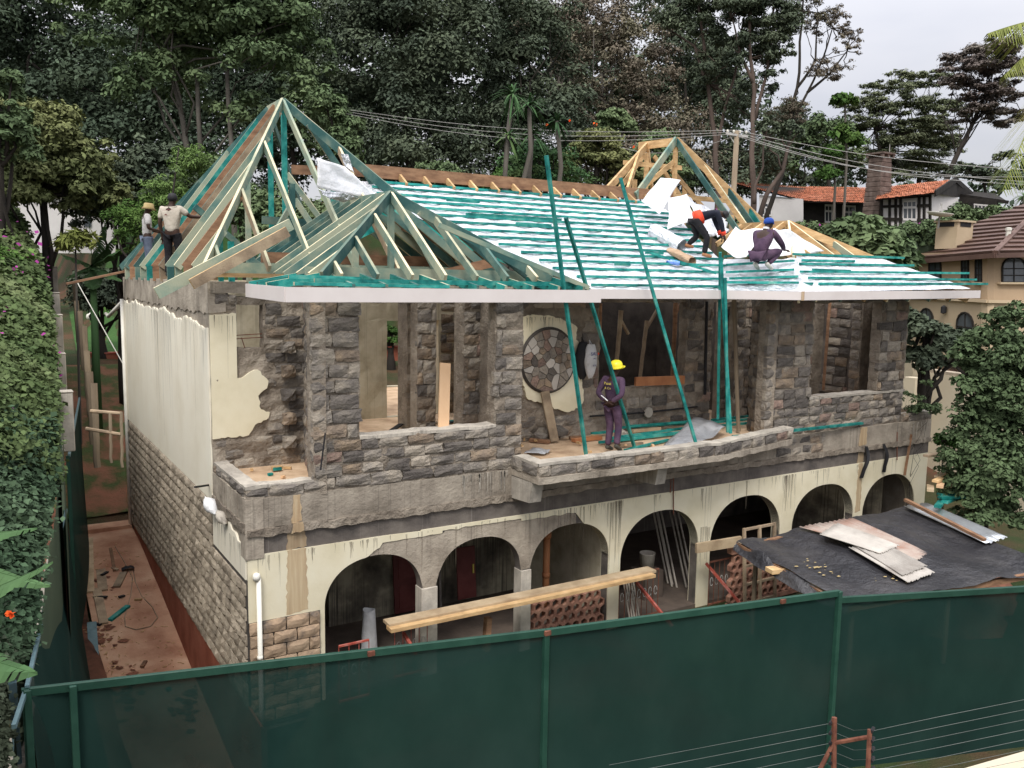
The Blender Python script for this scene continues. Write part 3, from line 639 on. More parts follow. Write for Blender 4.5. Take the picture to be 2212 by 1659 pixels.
# medallion of crazy-paved flat stones with a dark rim
md = MB(); c = Vector((6.79, 2.03, 5.0))
for i in range(40):
    a0, a1 = 2*math.pi*i/40, 2*math.pi*(i+1)/40
    for r0, r1, y in ((.70, .655, 0),):
        md.quad(c+Vector((r0*math.cos(a0), 0, r0*math.sin(a0))), c+Vector((r0*math.cos(a1), 0, r0*math.sin(a1))), c+Vector((r1*math.cos(a1), -.045, r1*math.sin(a1))), c+Vector((r1*math.cos(a0), -.045, r1*math.sin(a0))))
        md.quad(c+Vector((r1*math.cos(a0), -.045, r1*math.sin(a0))), c+Vector((r1*math.cos(a1), -.045, r1*math.sin(a1))), c+Vector((.63*math.cos(a1), -.02, .63*math.sin(a1))), c+Vector((.63*math.cos(a0), -.02, .63*math.sin(a0))))
md.ngon([c+Vector((.64*math.cos(2*math.pi*i/40), -.018, .64*math.sin(2*math.pi*i/40))) for i in range(40)])
med = md.build('medallion', 'joint', house)
rd = random.Random(12); seeds = []
while len(seeds) < 46:
    a, r = rd.uniform(0, 6.283), .62*math.sqrt(rd.random()); p = Vector((r*math.cos(a), r*math.sin(a)))
    if all((p-q).length > .115 for q in seeds): seeds.append(p)
def clip(poly, p, n):
    o = []
    for i in range(len(poly)):
        a, b_ = poly[i], poly[(i+1) % len(poly)]; da, db = (a-p).dot(n), (b_-p).dot(n)
        if da <= 0: o.append(a)
        if da*db < 0: o.append(a.lerp(b_, da/(da-db)))
    return o
for s in seeds:
    poly = [Vector((.645*math.cos(2*math.pi*i/24), .645*math.sin(2*math.pi*i/24))) for i in range(24)]
    for q in seeds:
        if q is not s:
            n_ = (q-s).normalized(); poly = clip(poly, (s+q)/2-n_*.007, n_)
            if len(poly) < 3: break
    if len(poly) > 2:
        y = rd.uniform(-.03, -.045)
        sb = sheet([(c.x+p.x, c.y+y, c.z+p.y) for p in poly], (0, .03, 0)); o = sb.build('paving_stone', rd.choice(['stone_grey', 'stone_grey', 'stone_ochre', 'stone_red', 'asbestos']), med)
# dark inner rooms behind the terrace window
wall('inner_wall', house, (5.2, 6.0), UX, 3.0, 11.6, 3.28, 6.5, .15, mat='room_shade', res=.5)
iw3 = wall('inner_wall', house, (13.2, 6.0), (0, -1), 0, 3.7, 3.28, 6.4, .15, mat='room_shade', res=.5)
wall('inner_wall', house, (7.9, 6.0), (0, -1), 0, 3.6, 3.28, 6.4, .15, mat='room_shade', res=.5)
# ---- right bay: splayed flank, front with window, planter
f2 = Vector((11.35-11.95, 0.0-1.0)); lf = f2.length; ufb = (f2.x/lf, f2.y/lf)
rb0 = wall('bay_wall', house, (11.75, 1.1), ufb, 0, lf, 3.28, 6.3, .22, res=.12, amp=.034)
lay_stones(rb0, (11.75, 1.1), ufb, 3.34, 6.3, 0, lf, ch=.24, seed=61, ochre=.12, skip=.08, proud=.03)
HR = ((12.52, 14.95, 4.13, 6.25),)
rb = wall('bay_wall', house, (0, 0.05), UX, 11.12, 15.98, 3.3, 6.3, .26, holes=HR, res=.12, amp=.034, ragged_edges=.04)
lay_stones(rb, (0, .05), UX, 3.52, 4.13, 11.1, 15.95, ch=.2, seed=62, ochre=.08, lmin=.26, lmax=.5, proud=.045)
lay_stones(rb, (0, .05), UX, 4.13, 6.29, 11.1, 15.95, holes=HR, ch=.25, seed=63, ochre=.25, lmin=.3, lmax=.6, proud=.045, ragged_hole=.08)
lay_stones(rb, (0, .05), UX, 3.32, 3.52, 11.7, 15.9, ch=.2, seed=64, ochre=.1, proud=.03)
coping('coping', [(12.5, .0), (15.98, .0)], .3, 4.14)
rs = wall('bay_wall', house, (15.98, 0.06), (0, 1), 0, 4, 3.3, 6.3, .25, holes=((1.18, 1.26, 3.7, 5.3),), mat='concrete_dark', res=.2)
lay_stones(rs, (15.73, 4.06), (0, -1), 3.3, 6.3, 0, 3.7, holes=((2.6, 3.05, 3.6, 6.2), (1.4, 1.9, 4.4, 6.2)), ch=.24, seed=67, ochre=.08, proud=.05)
for y_ in (.85, 2.3): b = MB(); b.box(15.35, 15.72, y_, y_+.3, 3.3, 6.3); pz = b.build('pier', 'mortar', house); lay_stones(pz, (15.35, y_+.3), (0, -1), 3.3, 6.3, 0, .3, ch=.24, lmin=.3, lmax=.31, seed=70+int(y_), ochre=.1)
b = MB(); b.box(11.2, 15.9, .08, .3, 6.30, 6.54); b.build('ring_beam', 'concrete', house)
HI = ((13.9, 14.5, 4.5, 6.3), (15.1, 15.9, 4.1, 6.3))
ib = wall('inner_wall', house, (0, 2.5), UX, 12.2, 16.0, 3.28, 6.4, .2, holes=HI, res=.2, amp=.03)
lay_stones(ib, (0, 2.5), UX, 3.3, 6.3, 12.25, 15.9, holes=HI, ch=.25, seed=65, ochre=.1)
pr_ = wall('planter_wall', house, (0, 0.0), UX, 15.98, 17.15, 3.3, 3.5, .2, mat='mortar', res=.1)
lay_stones(pr_, (0, 0), UX, 3.32, 3.52, 15.98, 17.15, ch=.2, seed=66, ochre=.5, proud=.03)
wall('planter_wall', house, (17.15, 0.0), (0, 1), 0, 2.0, 2.8, 3.5, .2, mat='mortar', res=.2)
coping('coping', [(15.98, -.02), (17.16, -.02)], .22, 3.52)
lay_stones(rb, (0, -.02), UX, 2.86, 3.3, 11.45, 13.1, ch=.21, seed=68, ochre=.2, proud=.02)
# strips of torn damp-proof sheet hanging over the right arches, rust and drip stains, rods
for xs_, zz in (((14.55, .14), 2.1), ((15.2, .13), 2.15)):
    x, w = xs_; b = MB()
    b.grid(lambda s, t: (x+w*(s-.5)*(1-.35*abs(t-.5))+.10*t*(1 if x > 15 else -1)+.03*math.sin(t*6), -.06-.06*math.sin(t*3)-.03*math.sin(s*6+t*4), 2.86-t*(2.86-zz)), 4, 10)
    b.build('torn_sheet', 'black', house, smooth=True)
b = MB(); b.tube([(8.5, -.03, 2.75), (8.52, -.05, 2.0)], .012, seg=5); b.tube([(8.44, -.03, 2.8), (8.42, -.04, 2.45)], .01, seg=5); b.tube([(15.75, -.03, 3.1), (15.8, -.05, 2.4)], .012, seg=5); b.build('bar', 'rust', house)
b = MB(); b.beam((16.3, -.05, 3.0), (16.15, -.05, 1.98), .06, .02); b.build('batten', 'brown_wood', house)
def stain(x0, x1, z0, z1, y, mat): plaster('stain', house, (0, y), UX, [(x0, z0), (x1, z0+.03), (x1-.02, z1), (x0+.03, z1)], mat, th=.0015, off=.0, amp=.015, step=.06)
M('stain_orange', [(.46, .32, .19), (.58, .43, .26), (.70, .57, .38)], 2.5, (6, 1, .35), bump=.2, rough=.9, trans=.42)
stain(.58, .93, 1.42, 2.45, -.0155, 'stain_orange'); stain(.60, .92, 2.45, 2.74, -.004, 'stain_orange'); stain(.66, .86, 2.73, 2.9, -.085, 'stain_orange'); stain(.68, .84, 2.88, 3.32, -.042, 'stain_orange'); stain(14.34, 14.54, 1.25, 2.45, -.0155, 'stain_orange'); stain(14.32, 14.56, 2.45, 2.74, -.004, 'stain_orange'); stain(14.3, 14.58, 2.88, 3.32, -.042, 'stain_orange')
# grime that has run down the plaster: thin films of many widths and lengths
def runs(name, O, u, items, off, mat, seed):
    rr = random.Random(seed); nx, ny = u[1], -u[0]; b = MB()
    for x0, x1, zt_, lmin, lmax, n, wmax in items:
        for i in range(n):
            x = rr.uniform(x0, x1); L = rr.uniform(lmin, lmax)*rr.random()**.6; w = rr.uniform(.25, 1)*wmax; z = (zt_(x) if callable(zt_) else zt_)-rr.uniform(0, .03); k = 5; pv = None; wob = rr.uniform(-.01, .01)
            for j in range(k+1):
                t = j/k; ww = w*(1-.75*t)*rr.uniform(.7, 1.2); xx = x+wob*math.sin(t*4); q = [(O[0]+u[0]*(xx+s*ww/2)+nx*off, O[1]+u[1]*(xx+s*ww/2)+ny*off, z-L*t) for s in (-1, 1)]
                if pv: b.quad(pv[0], pv[1], q[1], q[0])
                pv = q
    tag(b.build(name, mat, house), kind='stuff')
st = lambda U: side_tear(U)-.02
runs('drip_stains', (0, 11.7), UY, [(.1, 9.5, st, .2, 1.6, 60, .018), (4.2, 6.6, st, .5, 3.0, 34, .022), (1.0, 2.6, st, .3, 1.8, 22, .02), (7.6, 8.6, st, .3, 2.6, 16, .014)], .034, 'grime', 1)
runs('drip_stains', (0, 11.7), UY, [(.1, 9.5, st, .4, 2.4, 40, .022), (4.4, 6.4, st, .6, 2.8, 10, .05)], .032, 'grime_faint', 2)
runs('drip_stains', (0, 2.1), UY, [(.05, 2.0, 2.6, .2, .6, 26, .03)], .034, 'grime', 3)
runs('drip_stains', (0, 0), UX, [(.1, 17, 2.45, .05, .5, 90, .012), (1.7, 2.1, 2.45, .1, .35, 8, .02), (5.6, 7.2, 2.45, .1, .9, 30, .016), (6.93, 7.2, 2.45, .8, 2.2, 12, .02), (9.3, 9.6, 2.45, .4, 1.6, 8, .016), (11.7, 12.2, 2.45, .4, 1.6, 14, .022), (12.9, 13.3, 2.45, .3, 1.2, 8, .02), (.2, 1.1, 2.45, .1, .9, 10, .01)], .0165, 'grime', 4)
runs('drip_stains', (0, 0), UX, [(.1, 17, 2.45, .1, .9, 50, .05), (6.9, 7.2, 2.45, 1.0, 2.3, 6, .07), (11.7, 12.1, 2.45, .5, 1.8, 5, .08), (9.28, 9.62, 1.6, .3, 1.2, 6, .07)], .0158, 'grime_faint', 5)
runs('drip_stains', (0, 2.1), UX, [(6.2, 7.5, lambda x: 5.92-.1*max(0, x-7), .08, .42, 34, .022)], .058, 'grime', 6)
runs('drip_stains', (0, 2.1), UX, [(.02, .42, 6.0, .1, 1.2, 8, .014)], .044, 'grime', 7)
runs('lime_stains', (0, 0), UX, [(3.6, 4.6, 3.33, .15, .5, 26, .03), (16.3, 17.0, 3.3, .1, .5, 8, .05)], .045, 'concrete_pale', 8)
print('stones', STONES[0])
# ------------------------------------------------------------------ roof frames
TW = ['teal_truss', 'brown_wood', 'teal_truss', 'teal_truss', 'old_wood', 'brown_wood', 'teal', 'teal_truss']
def rafter(parent, p0, p1, mat='teal_truss', w=.043, h=.15, name='rafter', pale=True, up=(0, 0, 1)):
    b = MB(); b.beam(p0, p1, w, h, up, edge=1 if pale else None)
    return b.build(name, [mat, 'pale_edge' if random.random() < .62 else ('teal_truss' if mat != 'pine' else 'pine')] if pale else mat, parent)
def lerp3(a, b, t): return Vector(a).lerp(Vector(b), t)
def hip(name, x0, xm, x1, yf, ya, yb, yk, z0, z1, sp, mats, left=True, right=True, front=True, stub=False, ridge='teal_truss', pin=None):
    A, B_ = Vector((xm, ya, z1)), Vector((xm, yb, z1)); FL, FR = Vector((x0, yf, z0)), Vector((x1, yf, z0))
    b = MB(); b.beam(A+Vector((0, -.03, -.02)), B_+Vector((0, .1, -.02)), .05, .2); root = b.build(name, ridge, house)
    rr = random.Random(int(x0*10)+3)
    hm = pin or 'teal_truss'
    rafter(root, FL, A, hm, .05, .18, 'hip_rafter'); rafter(root, FR, A, hm, .05, .18, 'hip_rafter')
    if yk: rafter(root, (x0, yk, z0), B_, hm, .05, .16, 'hip_rafter'); rafter(root, (x1, yk, z0), B_, hm, .05, .16, 'hip_rafter')
    k = 0; y = yf+sp
    ymax = (yk or yb+.01)
    while y < ymax-.15:
        t = (y-yf)/(ya-yf) if y < ya else (1 if y <= yb else 1-(y-yb)/(yk-yb)) if yk else min(1, (y-yf)/(ya-yf))
        if t > .06:
            for s, xx in ((left, x0), (right, x1)):
                if not s: continue
                top = Vector((xx+(xm-xx)*t, y, z0+(z1-z0)*t)); m = mats[k % len(mats)]; low = Vector((xx, y, z0)); d = (top-low).normalized(); top = top+Vector((0, rr.uniform(-.04, .04), 0)); low = low+Vector((0, rr.uniform(-.07, .07), 0))
                rafter(root, low, top-Vector((0, 0, .02)), m, .05, .15, pale=(m != 'brown_wood'))
                if stub and xx == x0:
                    bb = MB(); bb.frame((xx-.03, y-.026, 6.5), (.13, 0, 0), (0, .052, 0), (0, 0, z0-6.5+.02), mi=(0, 0, 0, 1, 0, 1)); bb.build('rafter_foot', [m, 'pale_edge' if m != 'brown_wood' else m], root)
            k += 1
        y += sp
    if front:
        for s in (-1, 1):
            xx = x0 if s < 0 else x1; n = int(abs(xm-xx)/sp)
            for i in range(1, n+1):
                x = xm+s*(i*sp-(0 if s > 0 else 0)); t = 1-i*sp/abs(xm-xx)
                if t < .08: continue
                rafter(root, (x, yf, z0), (x, yf+(ya-yf)*t, z0+(z1-z0)*t-.02), rr.choice(mats), .05, .14)
        rafter(root, (xm, yf, z0), A, mats[0], .05, .15)
    return root
tower = hip('tower_roof_frame', -.04, 2.62, 5.35, 2.1, 6.4, 7.45, 11.75, 6.78, 10.42, .80, TW, stub=True, right=False)
for y in (3.4, 4.6, 5.8): t = (y-2.1)/4.3; rafter(tower, (5.35, y, 6.78), (5.35-2.73*t, y, 6.78+3.64*t), 'teal_truss')
for q in (((2.62, 6.35, 6.5), (2.62, 6.35, 10.3)), ((2.62, 7.4, 6.5), (2.62, 7.4, 10.2)), ((1.5, 5.2, 6.5), (1.5, 5.2, 8.7)), ((1.5, 7.6, 6.5), (1.5, 7.6, 8.8)), ((3.6, 5.2, 6.5), (3.6, 5.2, 8.9)), ((2.1, 4.2, 6.5), (2.1, 4.2, 8.45)), ((3.9, 6.8, 6.5), (3.9, 6.8, 8.7)), ((3.0, 3.2, 6.5), (3.0, 3.2, 7.6)), ((.95, 4.4, 6.5), (.95, 4.4, 7.3))):
    rafter(tower, *q, mat=random.choice(['teal_truss', 'teal']), w=.10, h=.10, name='post', pale=False, up=(0, 1, 0))
for q in (((.5, 5.4, 8.0), (2.2, 5.6, 6.6)), ((1.5, 5.2, 6.6), (2.6, 5.8, 8.2)), ((3.6, 5.1, 6.6), (2.7, 5.9, 8.3)), ((2.2, 4.2, 6.7), (3.3, 3.6, 7.6)), ((1.0, 4.3, 7.2), (1.7, 4.0, 6.6)), ((3.0, 7.4, 9.0), (4.2, 6.4, 7.0)), ((2.0, 7.4, 9.0), (.9, 7.4, 6.7))):
    rafter(tower, *q, mat='teal_truss', w=.05, h=.12, name='brace')
rafter(tower, onp(566, 475, (0, 1, 0), (0, 6.2, 0)), onp(985, 504, (0, 1, 0), (0, 6.2, 0)), 'teal_truss', .05, .17, 'collar_beam', pale=False)
rafter(tower, (2.7, 6.1, 8.95), (4.4, 6.1, 9.02), 'brown_wood', .05, .2, 'collar_beam', pale=False)
rafter(tower, (3.0, 6.0, 7.72), (4.3, 5.9, 7.9), 'old_wood', .05, .18, 'collar_beam', pale=False)
rafter(tower, (.1, 2.22, 6.66), (1.9, 2.22, 6.66), 'pine', .12, .07, 'wall_plate', pale=False)
rafter(tower, (.15, 2.6, 6.78), (5.2, 2.6, 6.78), 'teal_truss', .05, .2, 'tie_beam', pale=False)
rafter(tower, (.12, 2.2, 6.6), (.12, 11.6, 6.6), 'old_wood', .12, .06, 'wall_plate', pale=False)
rafter(tower, (5.3, 2.2, 6.7), (5.3, 9, 6.7), 'teal_truss', .05, .2, 'tie_beam', pale=False)
bayl = hip('bay_roof_frame', 1.22, 3.32, 5.42, .0, 2.2, 5.2, None, 6.66, 8.17, .60, ['teal_truss', 'teal_truss', 'teal_truss'])
for q in (((3.32, 2.2, 6.5), (3.32, 2.2, 8.1)), ((2.5, 1.9, 6.5), (2.5, 1.9, 7.5))): rafter(bayl, *q, mat='teal_truss', w=.1, h=.1, name='post', pale=False, up=(0, 1, 0))
rafter(bayl, (1.2, .75, 6.72), (6.0, .75, 6.72), 'teal_truss', .05, .2, 'tie_beam', pale=False)
rafter(bayl, (1.3, 3.6, 7.0), (5.4, 3.6, 7.0), 'brown_wood', .05, .2, 'tie_beam', pale=False)
for q in (((3.4, 3.5, 8.1), (6.0, 1.2, 6.8)), ((3.4, 4.2, 8.1), (5.6, 2.4, 7.0)), ((1.5, 3.2, 6.7), (3.2, 2.8, 7.6)), ((3.8, 2.2, 6.6), (5.2, 1.5, 7.0))): rafter(bayl, *q, mat=random.choice(['brown_wood', 'teal', 'old_wood']), w=.05, h=.18, name='valley_rafter', pale=False)
for i in range(9): x = 1.5+i*.53; rafter(bayl, (x-.02, .42, 6.66), (x+.0, -.57, 6.50), 'teal', .05, .13, 'rafter_tail')
for i in range(3): rafter(bayl, (1.35, .5+i*.5, 6.66), (.5, .45+i*.5, 6.50), 'teal', .05, .13, 'rafter_tail')
rafter(bayl, (1.25, .12, 6.6), (4.8, .12, 6.6), 'pine', .12, .07, 'wall_plate', pale=False)
rafter(bayl, (1.0, -.28, 6.60), (5.75, -.28, 6.60), 'teal', .045, .075, 'batten', pale=True)
# pine tower on the right
P_ = 'pine'
b = MB(); b.beam((13.64, 5.95, 10.55), (13.64, 7.6, 10.62), .05, .22); rt = b.build('right_tower_frame', P_, house); A = Vector((13.64, 6.0, 10.6)); Bk = Vector((13.72, 7.3, 10.62))
for p0, p1, m in (((15.55, 2.1, 6.6), A, P_), ((11.4, 4.95, 8.85), A, 'teal_truss'), ((10.5, 5.0, 8.95), Bk, P_), ((11.15, 5.05, 8.85), lerp3((10.5, 5, 8.95), Bk, .75), P_), ((17.3, 10.5, 6.6), Bk, P_)): rafter(rt, p0, p1, m, .06, .2, 'hip_rafter', pale=(m != P_ or p1 == A))
for x, t0, m in ((13.62, 0, 'teal_truss'), (13.98, .33, P_), (14.38, .62, 'teal_truss'), (14.75, .86, 'teal')):
    h0 = lerp3(A, (15.55, 2.1, 6.6), t0*.58); rafter(rt, (x-.05 if t0 == 0 else h0.x, 3.1, h0.z-(h0.y-3.1)*1.02), h0, m)
for q in (((13.64, 6, 7.5), (13.64, 6, 10.4)), ((13.7, 7.3, 7.5), (13.7, 7.3, 10.4)), ((12.7, 6.6, 7.5), (12.7, 6.6, 9.5)), ((14.6, 6.6, 7.5), (14.6, 6.6, 9.5))): rafter(rt, *q, mat=P_, w=.1, h=.1, name='post', pale=False, up=(0, 1, 0))
for q in (((12.2, 6.2, 8.9), (13.6, 6.0, 10.0)), ((15.0, 6.2, 8.8), (13.7, 6.2, 9.8)), ((12.6, 7.0, 10.0), (14.8, 7.0, 10.02)), ((11.9, 5.6, 9.0), (15.4, 5.6, 9.0)), ((11.4, 6.4, 8.4), (15.2, 5.2, 8.5)), ((13.9, 7.2, 10.3), (16.2, 7.4, 8.2)), ((13.5, 7.2, 10.3), (12.2, 7.4, 8.6))): rafter(rt, *q, mat=P_, w=.05, h=.13, name='brace', pale=False)
# main ridge board with rafter heads
b = MB(); b.beam((3.9, 4.99, 8.92), (12.7, 4.99, 8.92), .045, .27); ridge = b.build('ridge_board', 'brown_wood', house)
for i in range(13): x = 4.75+i*.58; rafter(ridge, (x, 4.62, 6.5+.46*4.62+.0), (x, 4.97, 6.5+.46*4.97+.06), P_, .05, .13, pale=False)
# main roof: reflective foil under battens
SL = .46
def mz(y): return 6.5+SL*y
def leftx(y): return float(np.interp(y, [0, 1.2, 3.7, 4.7], [6.35, 5.6, 3.6, 3.75]))
def rightx(y): return float(np.interp(y, [0, 1.3, 2.5, 4.0, 4.8], [9.75, 11.0, 11.35, 11.95, 11.7]))
b = MB()
def mainfoil(s, t):
    y = .0+t*4.72; x = leftx(y)+(rightx(y)-leftx(y))*s
    return (x, y, mz(y)-.02*math.sin(y/.325*2*math.pi)*0+.014*noise.noise((x*2.2, y*5, 1))+.012*math.sin(x*2*math.pi/.56))
b.grid(mainfoil, 90, 60); mf = b.build('roof_foil', 'foil', house, smooth=True)
rb_ = random.Random(4)
def batten(p0, p1, parent=None, w=.045, h=.05, mat='teal', off=.034):
    """a run of battens, made of lengths that butt roughly"""
    p0, p1 = Vector(p0), Vector(p1); L = (p1-p0).length; d = (p1-p0)/L; s = 0
    while s < L-.05:
        e = min(L, s+rb_.uniform(2.6, 4.2)); e = L if L-e < .6 else e
        o = Vector((0, rb_.uniform(-.018, .018), off+rb_.uniform(-.004, .006))); mid = (s+e)/2; sag = Vector((0, rb_.uniform(-.02, .02), 0))
        bb = MB(); a, c, f = p0+d*max(0, s-.06)+o, p0+d*mid+o+sag, p0+d*e+o
        bb.beam(a, c, w, h); bb.beam(c, f, w, h); bb.build('batten', mat, parent or mf); s = e
for i in range(15):
    y = .13+i*.322
    batten((leftx(y)+.12+rb_.uniform(0, .15), y, mz(y)), (rightx(y)-.05+rb_.uniform(-.15, .12), y, mz(y)))
for x, y, L in ((6.4, 2.75, .9), (8.2, 2.62, .35), (5.3, 3.8, .8), (8.9, 1.55, .5), (6.3, 2.0, .7), (7.6, .95, .4), (5.4, 3.1, 2.4)): batten((x, y, mz(y)+.02), (x+L, y+.02, mz(y)+.02))
batten((8.95, 1.45, mz(1.45)+.06), (10.0, .55, mz(.55)+.07))
# left splayed face of the right bay
KK, P1, AP = Vector((10.92, -1, 6.5)), Vector((9.62, -.0, 6.5)), Vector((13.8, 2, 8.2))
n2 = (KK-P1).cross(AP-P1).normalized()
def c2(px, py): return onp(px, py, n2, KK)
def r3(x, y): return ((1900+x/2.765)/1.47558, (420+y/2.765)/1.47558)
def q6(x, y): return ((2164+x/2.011)/1.47558, (700+y/2.011)/1.47558)
b = MB(); Va = Vector((11.1, 1.45, 7.19)); Vb = lerp3(KK, AP, .42)
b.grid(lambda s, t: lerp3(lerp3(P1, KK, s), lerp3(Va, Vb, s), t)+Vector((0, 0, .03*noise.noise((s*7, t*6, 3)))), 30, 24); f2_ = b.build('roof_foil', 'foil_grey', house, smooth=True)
for a, c in (((1130, 1112), (1400, 1097)), ((1140, 1188), (1740, 1150)), ((1145, 1250), (1745, 1228)), ((1175, 1306), (1780, 1288)), ((1150, 1342), (1780, 1345))): batten(c2(*r3(*a)), c2(*r3(*c)), f2_)
n3 = Vector((0, -10.336, 18.24)).normalized()
def c3(px, py): return onp(px, py, n3, KK)
b = MB(); TL, TR, BR = lerp3(KK, AP, .46), c3(*q6(1245, 232)), c3(*q6(1870, 442))
b.grid(lambda s, t: lerp3(lerp3(KK, BR, s), lerp3(TL, TR, s), t)+Vector((0, 0, .025*noise.noise((s*9, t*6, 8)))), 50, 20); f3_ = b.build('roof_foil', 'foil', house, smooth=True)
for a, c, m in (((730, 230), (1440, 254), 'teal'), ((770, 292), (1500, 302), 'teal'), ((790, 270), (1125, 276), 'teal'), ((775, 345), (1860, 352), 'teal'), ((860, 330), (1100, 338), 'teal'), ((830, 384), (1900, 393), 'teal'), ((900, 421), (1980, 421), 'teal'), ((305, 412), (860, 422), 'teal')):
    batten(c3(*q6(*a)) if a[0] > 700 else c2(*q6(*a)), c3(*q6(*c)), f3_, mat=m)
# bay roof timbers rising behind the foil
br = hip('bay_roof_frame', 10.9, 13.8, 16.85, -.9, 2, 3.6, None, 6.36, 8.12, .78, ['pine', 'teal_truss'], left=False, ridge='pine', pin='pine')
for i in range(5): y = 2.1+i*.35; rafter(br, (13.78, y, 8.12), (12.9, y-.0, 7.62), P_, .05, .12, pale=False)
# fascias
def fascia(p0, p1, h=.20, z0=None):
    p0, p1 = Vector(p0), Vector(p1); b = MB(); d = (p1-p0).normalized(); b.beam(p0, p1, .028, h); return b.build('fascia_board', 'fascia', house)
fascia((.49, 1.6, 6.42), (.46, -.6, 6.405), .215); fascia((.46, -.614, 6.405), (6.08, -.614, 6.395), .215)
fascia((6.25, -.03, 6.425), (9.62, -.02, 6.425), .175); fascia((9.60, -.03, 6.425), (10.92, -1.0, 6.43), .175); fascia((10.92, -1.0, 6.43), (17.15, -1.0, 6.485), .18)
b = MB(); b.box(10.86, 10.90, -1.03, -.985, 6.335, 6.52); b.build('rust_stain', 'stain_orange', house)
b = MB(); b.box(6.25, 9.6, .0, .5, 6.33, 6.35); b.quad((9.6, 0, 6.34), (10.92, -.98, 6.34), (16.9, -.98, 6.37), (16.9, .1, 6.37)); b.quad((9.6, 0, 6.34), (16.9, .1, 6.37), (11, .4, 6.36), (9.6, .3, 6.34)); b.build('soffit', 'dark_timber', house)
# ---- lone timbers and loose sheets
def X0(px, py, X): return onp(px, py, (1, 0, 0), (X, 0, 0))
def Y0(px, py, Y): return onp(px, py, (0, 1, 0), (0, Y, 0))
def Z0(px, py, Z): return onp(px, py, (0, 0, 1), (0, 0, Z))
thing_beam('loose_timber', 'longest green stained timber lying slanted across the left roof corner, its end past the wall', 'timber', Y0(338, 634, 1.75), Y0(629, 484, 1.9), .06, .19, 'teal_truss', edge='pale_edge')
thing_beam('loose_timber', 'dark weathered timber lying beside the longest green one over the left corner', 'timber', Y0(414, 614, 1.6), Y0(621, 500, 1.7), .07, .17, 'old_wood', edge='pine')
thing_beam('loose_timber', 'brown plank sticking out past the rear left wall top over the garden', 'plank', Y0(143, 613, 11.2), Y0(290, 582, 11.2), .22, .05, 'brown_wood')
thing_beam('loose_batten', 'bent green batten lying on the left end of the white fascia', 'batten', (.62, -.5, 6.56), (3.1, -.55, 6.54), .08, .05, 'teal', edge='pale_edge')
thing_beam('loose_batten', 'short green batten on top of the left corner of the white fascia', 'batten', (.7, .0, 6.66), (1.75, -.25, 6.64), .1, .06, 'teal', edge='pine')
thing_beam('loose_batten', 'long blue green batten slanting from the small bay roof down to the fascia end', 'batten', Y0(948, 486, .3), Y0(1272, 622, -.45), .05, .08, 'teal_truss')
props = [((1180, 336), (1266, 983), -.7, 3.5, 'tallest green pole leaning left of the helmeted worker'),
         ((1222, 470), (1372, 971), -.66, 3.32, 'green pole passing behind the helmeted worker'),
         ((1340, 384), (1503, 957), -.06, 3.58, 'green pole leaning on the eave right of the helmeted worker'),
         ((1556, 545), (1551, 905), -.10, 3.32, 'left green pole of the bundle of three at the right bay'),
         ((1557, 556), (1578, 936), -.16, 3.5, 'middle green pole of the bundle of three at the right bay'),
         ((1566, 600), (1572, 934), -.26, 3.5, 'shortest green pole of the bundle of three at the right bay')]
for i, (a, c, y, z, lab) in enumerate(props):
    eav = -.66 if i < 2 else -.08
    p1 = Y0(*c, (-.34, .38, -.68, .6, -.3, -.35)[i]); p0 = Y0(*a, y); 
    thing_beam('leaning_pole', lab, 'pole', p0, p1, .055, .055, 'teal', group='green battens leaning on the roof edge')
def cloth(name, label, cat, cor, mat, nu=14, nv=10, bul=0, wav=.02, seed=0, fr=2.5):
    c = sum((Vector(p) for p in cor), Vector())/4; a, b_, d, e = [Vector(p)-c for p in cor]; n = (b_-a).cross(e-a).normalized(); b = MB()
    def f(s, t): return lerp3(lerp3(a, b_, s), lerp3(e, d, s), t)+n*(bul*math.sin(math.pi*s)*(.4+.6*math.sin(math.pi*t))+wav*noise.noise((s*fr+seed, t*fr, seed)))
    b.grid(f, nu, nv); o = b.build(name, mat, smooth=True); o.location = c
    so_ = o.modifiers.new('s', 'SOLIDIFY'); so_.thickness = .004
    return tag(o, label, cat)
def d1(x, y): return ((400+x/2.552)/1.47558, (300+y/2.552)/1.47558)
cloth('foil_sheet', 'white insulation sheet draped over the right rafters of the tall left roof', 'foil sheet', [Y0(*d1(1560, 515), 3.0), Y0(*d1(1790, 590), 3.6), Y0(*d1(2085, 870), 4.2), Y0(*d1(1560, 760), 3.0)], 'foil_white', bul=.05, wav=.04, seed=3)
cloth('foil_sheet', 'thin hanging flap of foil under the sheet on the tall left roof', 'foil sheet', [Y0(*d1(1560, 765), 3.0), Y0(*d1(1900, 840), 3.5), Y0(*d1(1780, 878), 3.4), Y0(*d1(1640, 840), 3.0)], 'foil_grey', wav=.05)
cloth('foil_sheet', 'narrow upright strip of foil behind the ridge beside the tall left roof', 'foil sheet', [Y0(*d1(1750, 483), 4.4), Y0(*d1(1812, 490), 4.4), Y0(*d1(1860, 645), 4.4), Y0(*d1(1785, 590), 4.4)], 'foil_grey', wav=.05, seed=5)
cloth('foil_sheet', 'long white foil sheet hanging down the pine roof frame to the ridge', 'foil sheet', [Y0(*r3(570, 405), 3.6), Y0(*r3(745, 425), 3.6), Y0(*r3(560, 730), 3.2), Y0(*r3(400, 615), 3.6)], 'foil_white', bul=-.06, wav=.04)
cloth('foil_sheet', 'broad white foil sheet draped right of the ridge behind the bending worker', 'foil sheet', [Y0(*r3(640, 578), 3.2), Y0(*r3(798, 553), 3.3), Y0(*r3(880, 768), 2.7), Y0(*r3(635, 852), 2.5)], 'foil_white', bul=.06, wav=.07, seed=9)
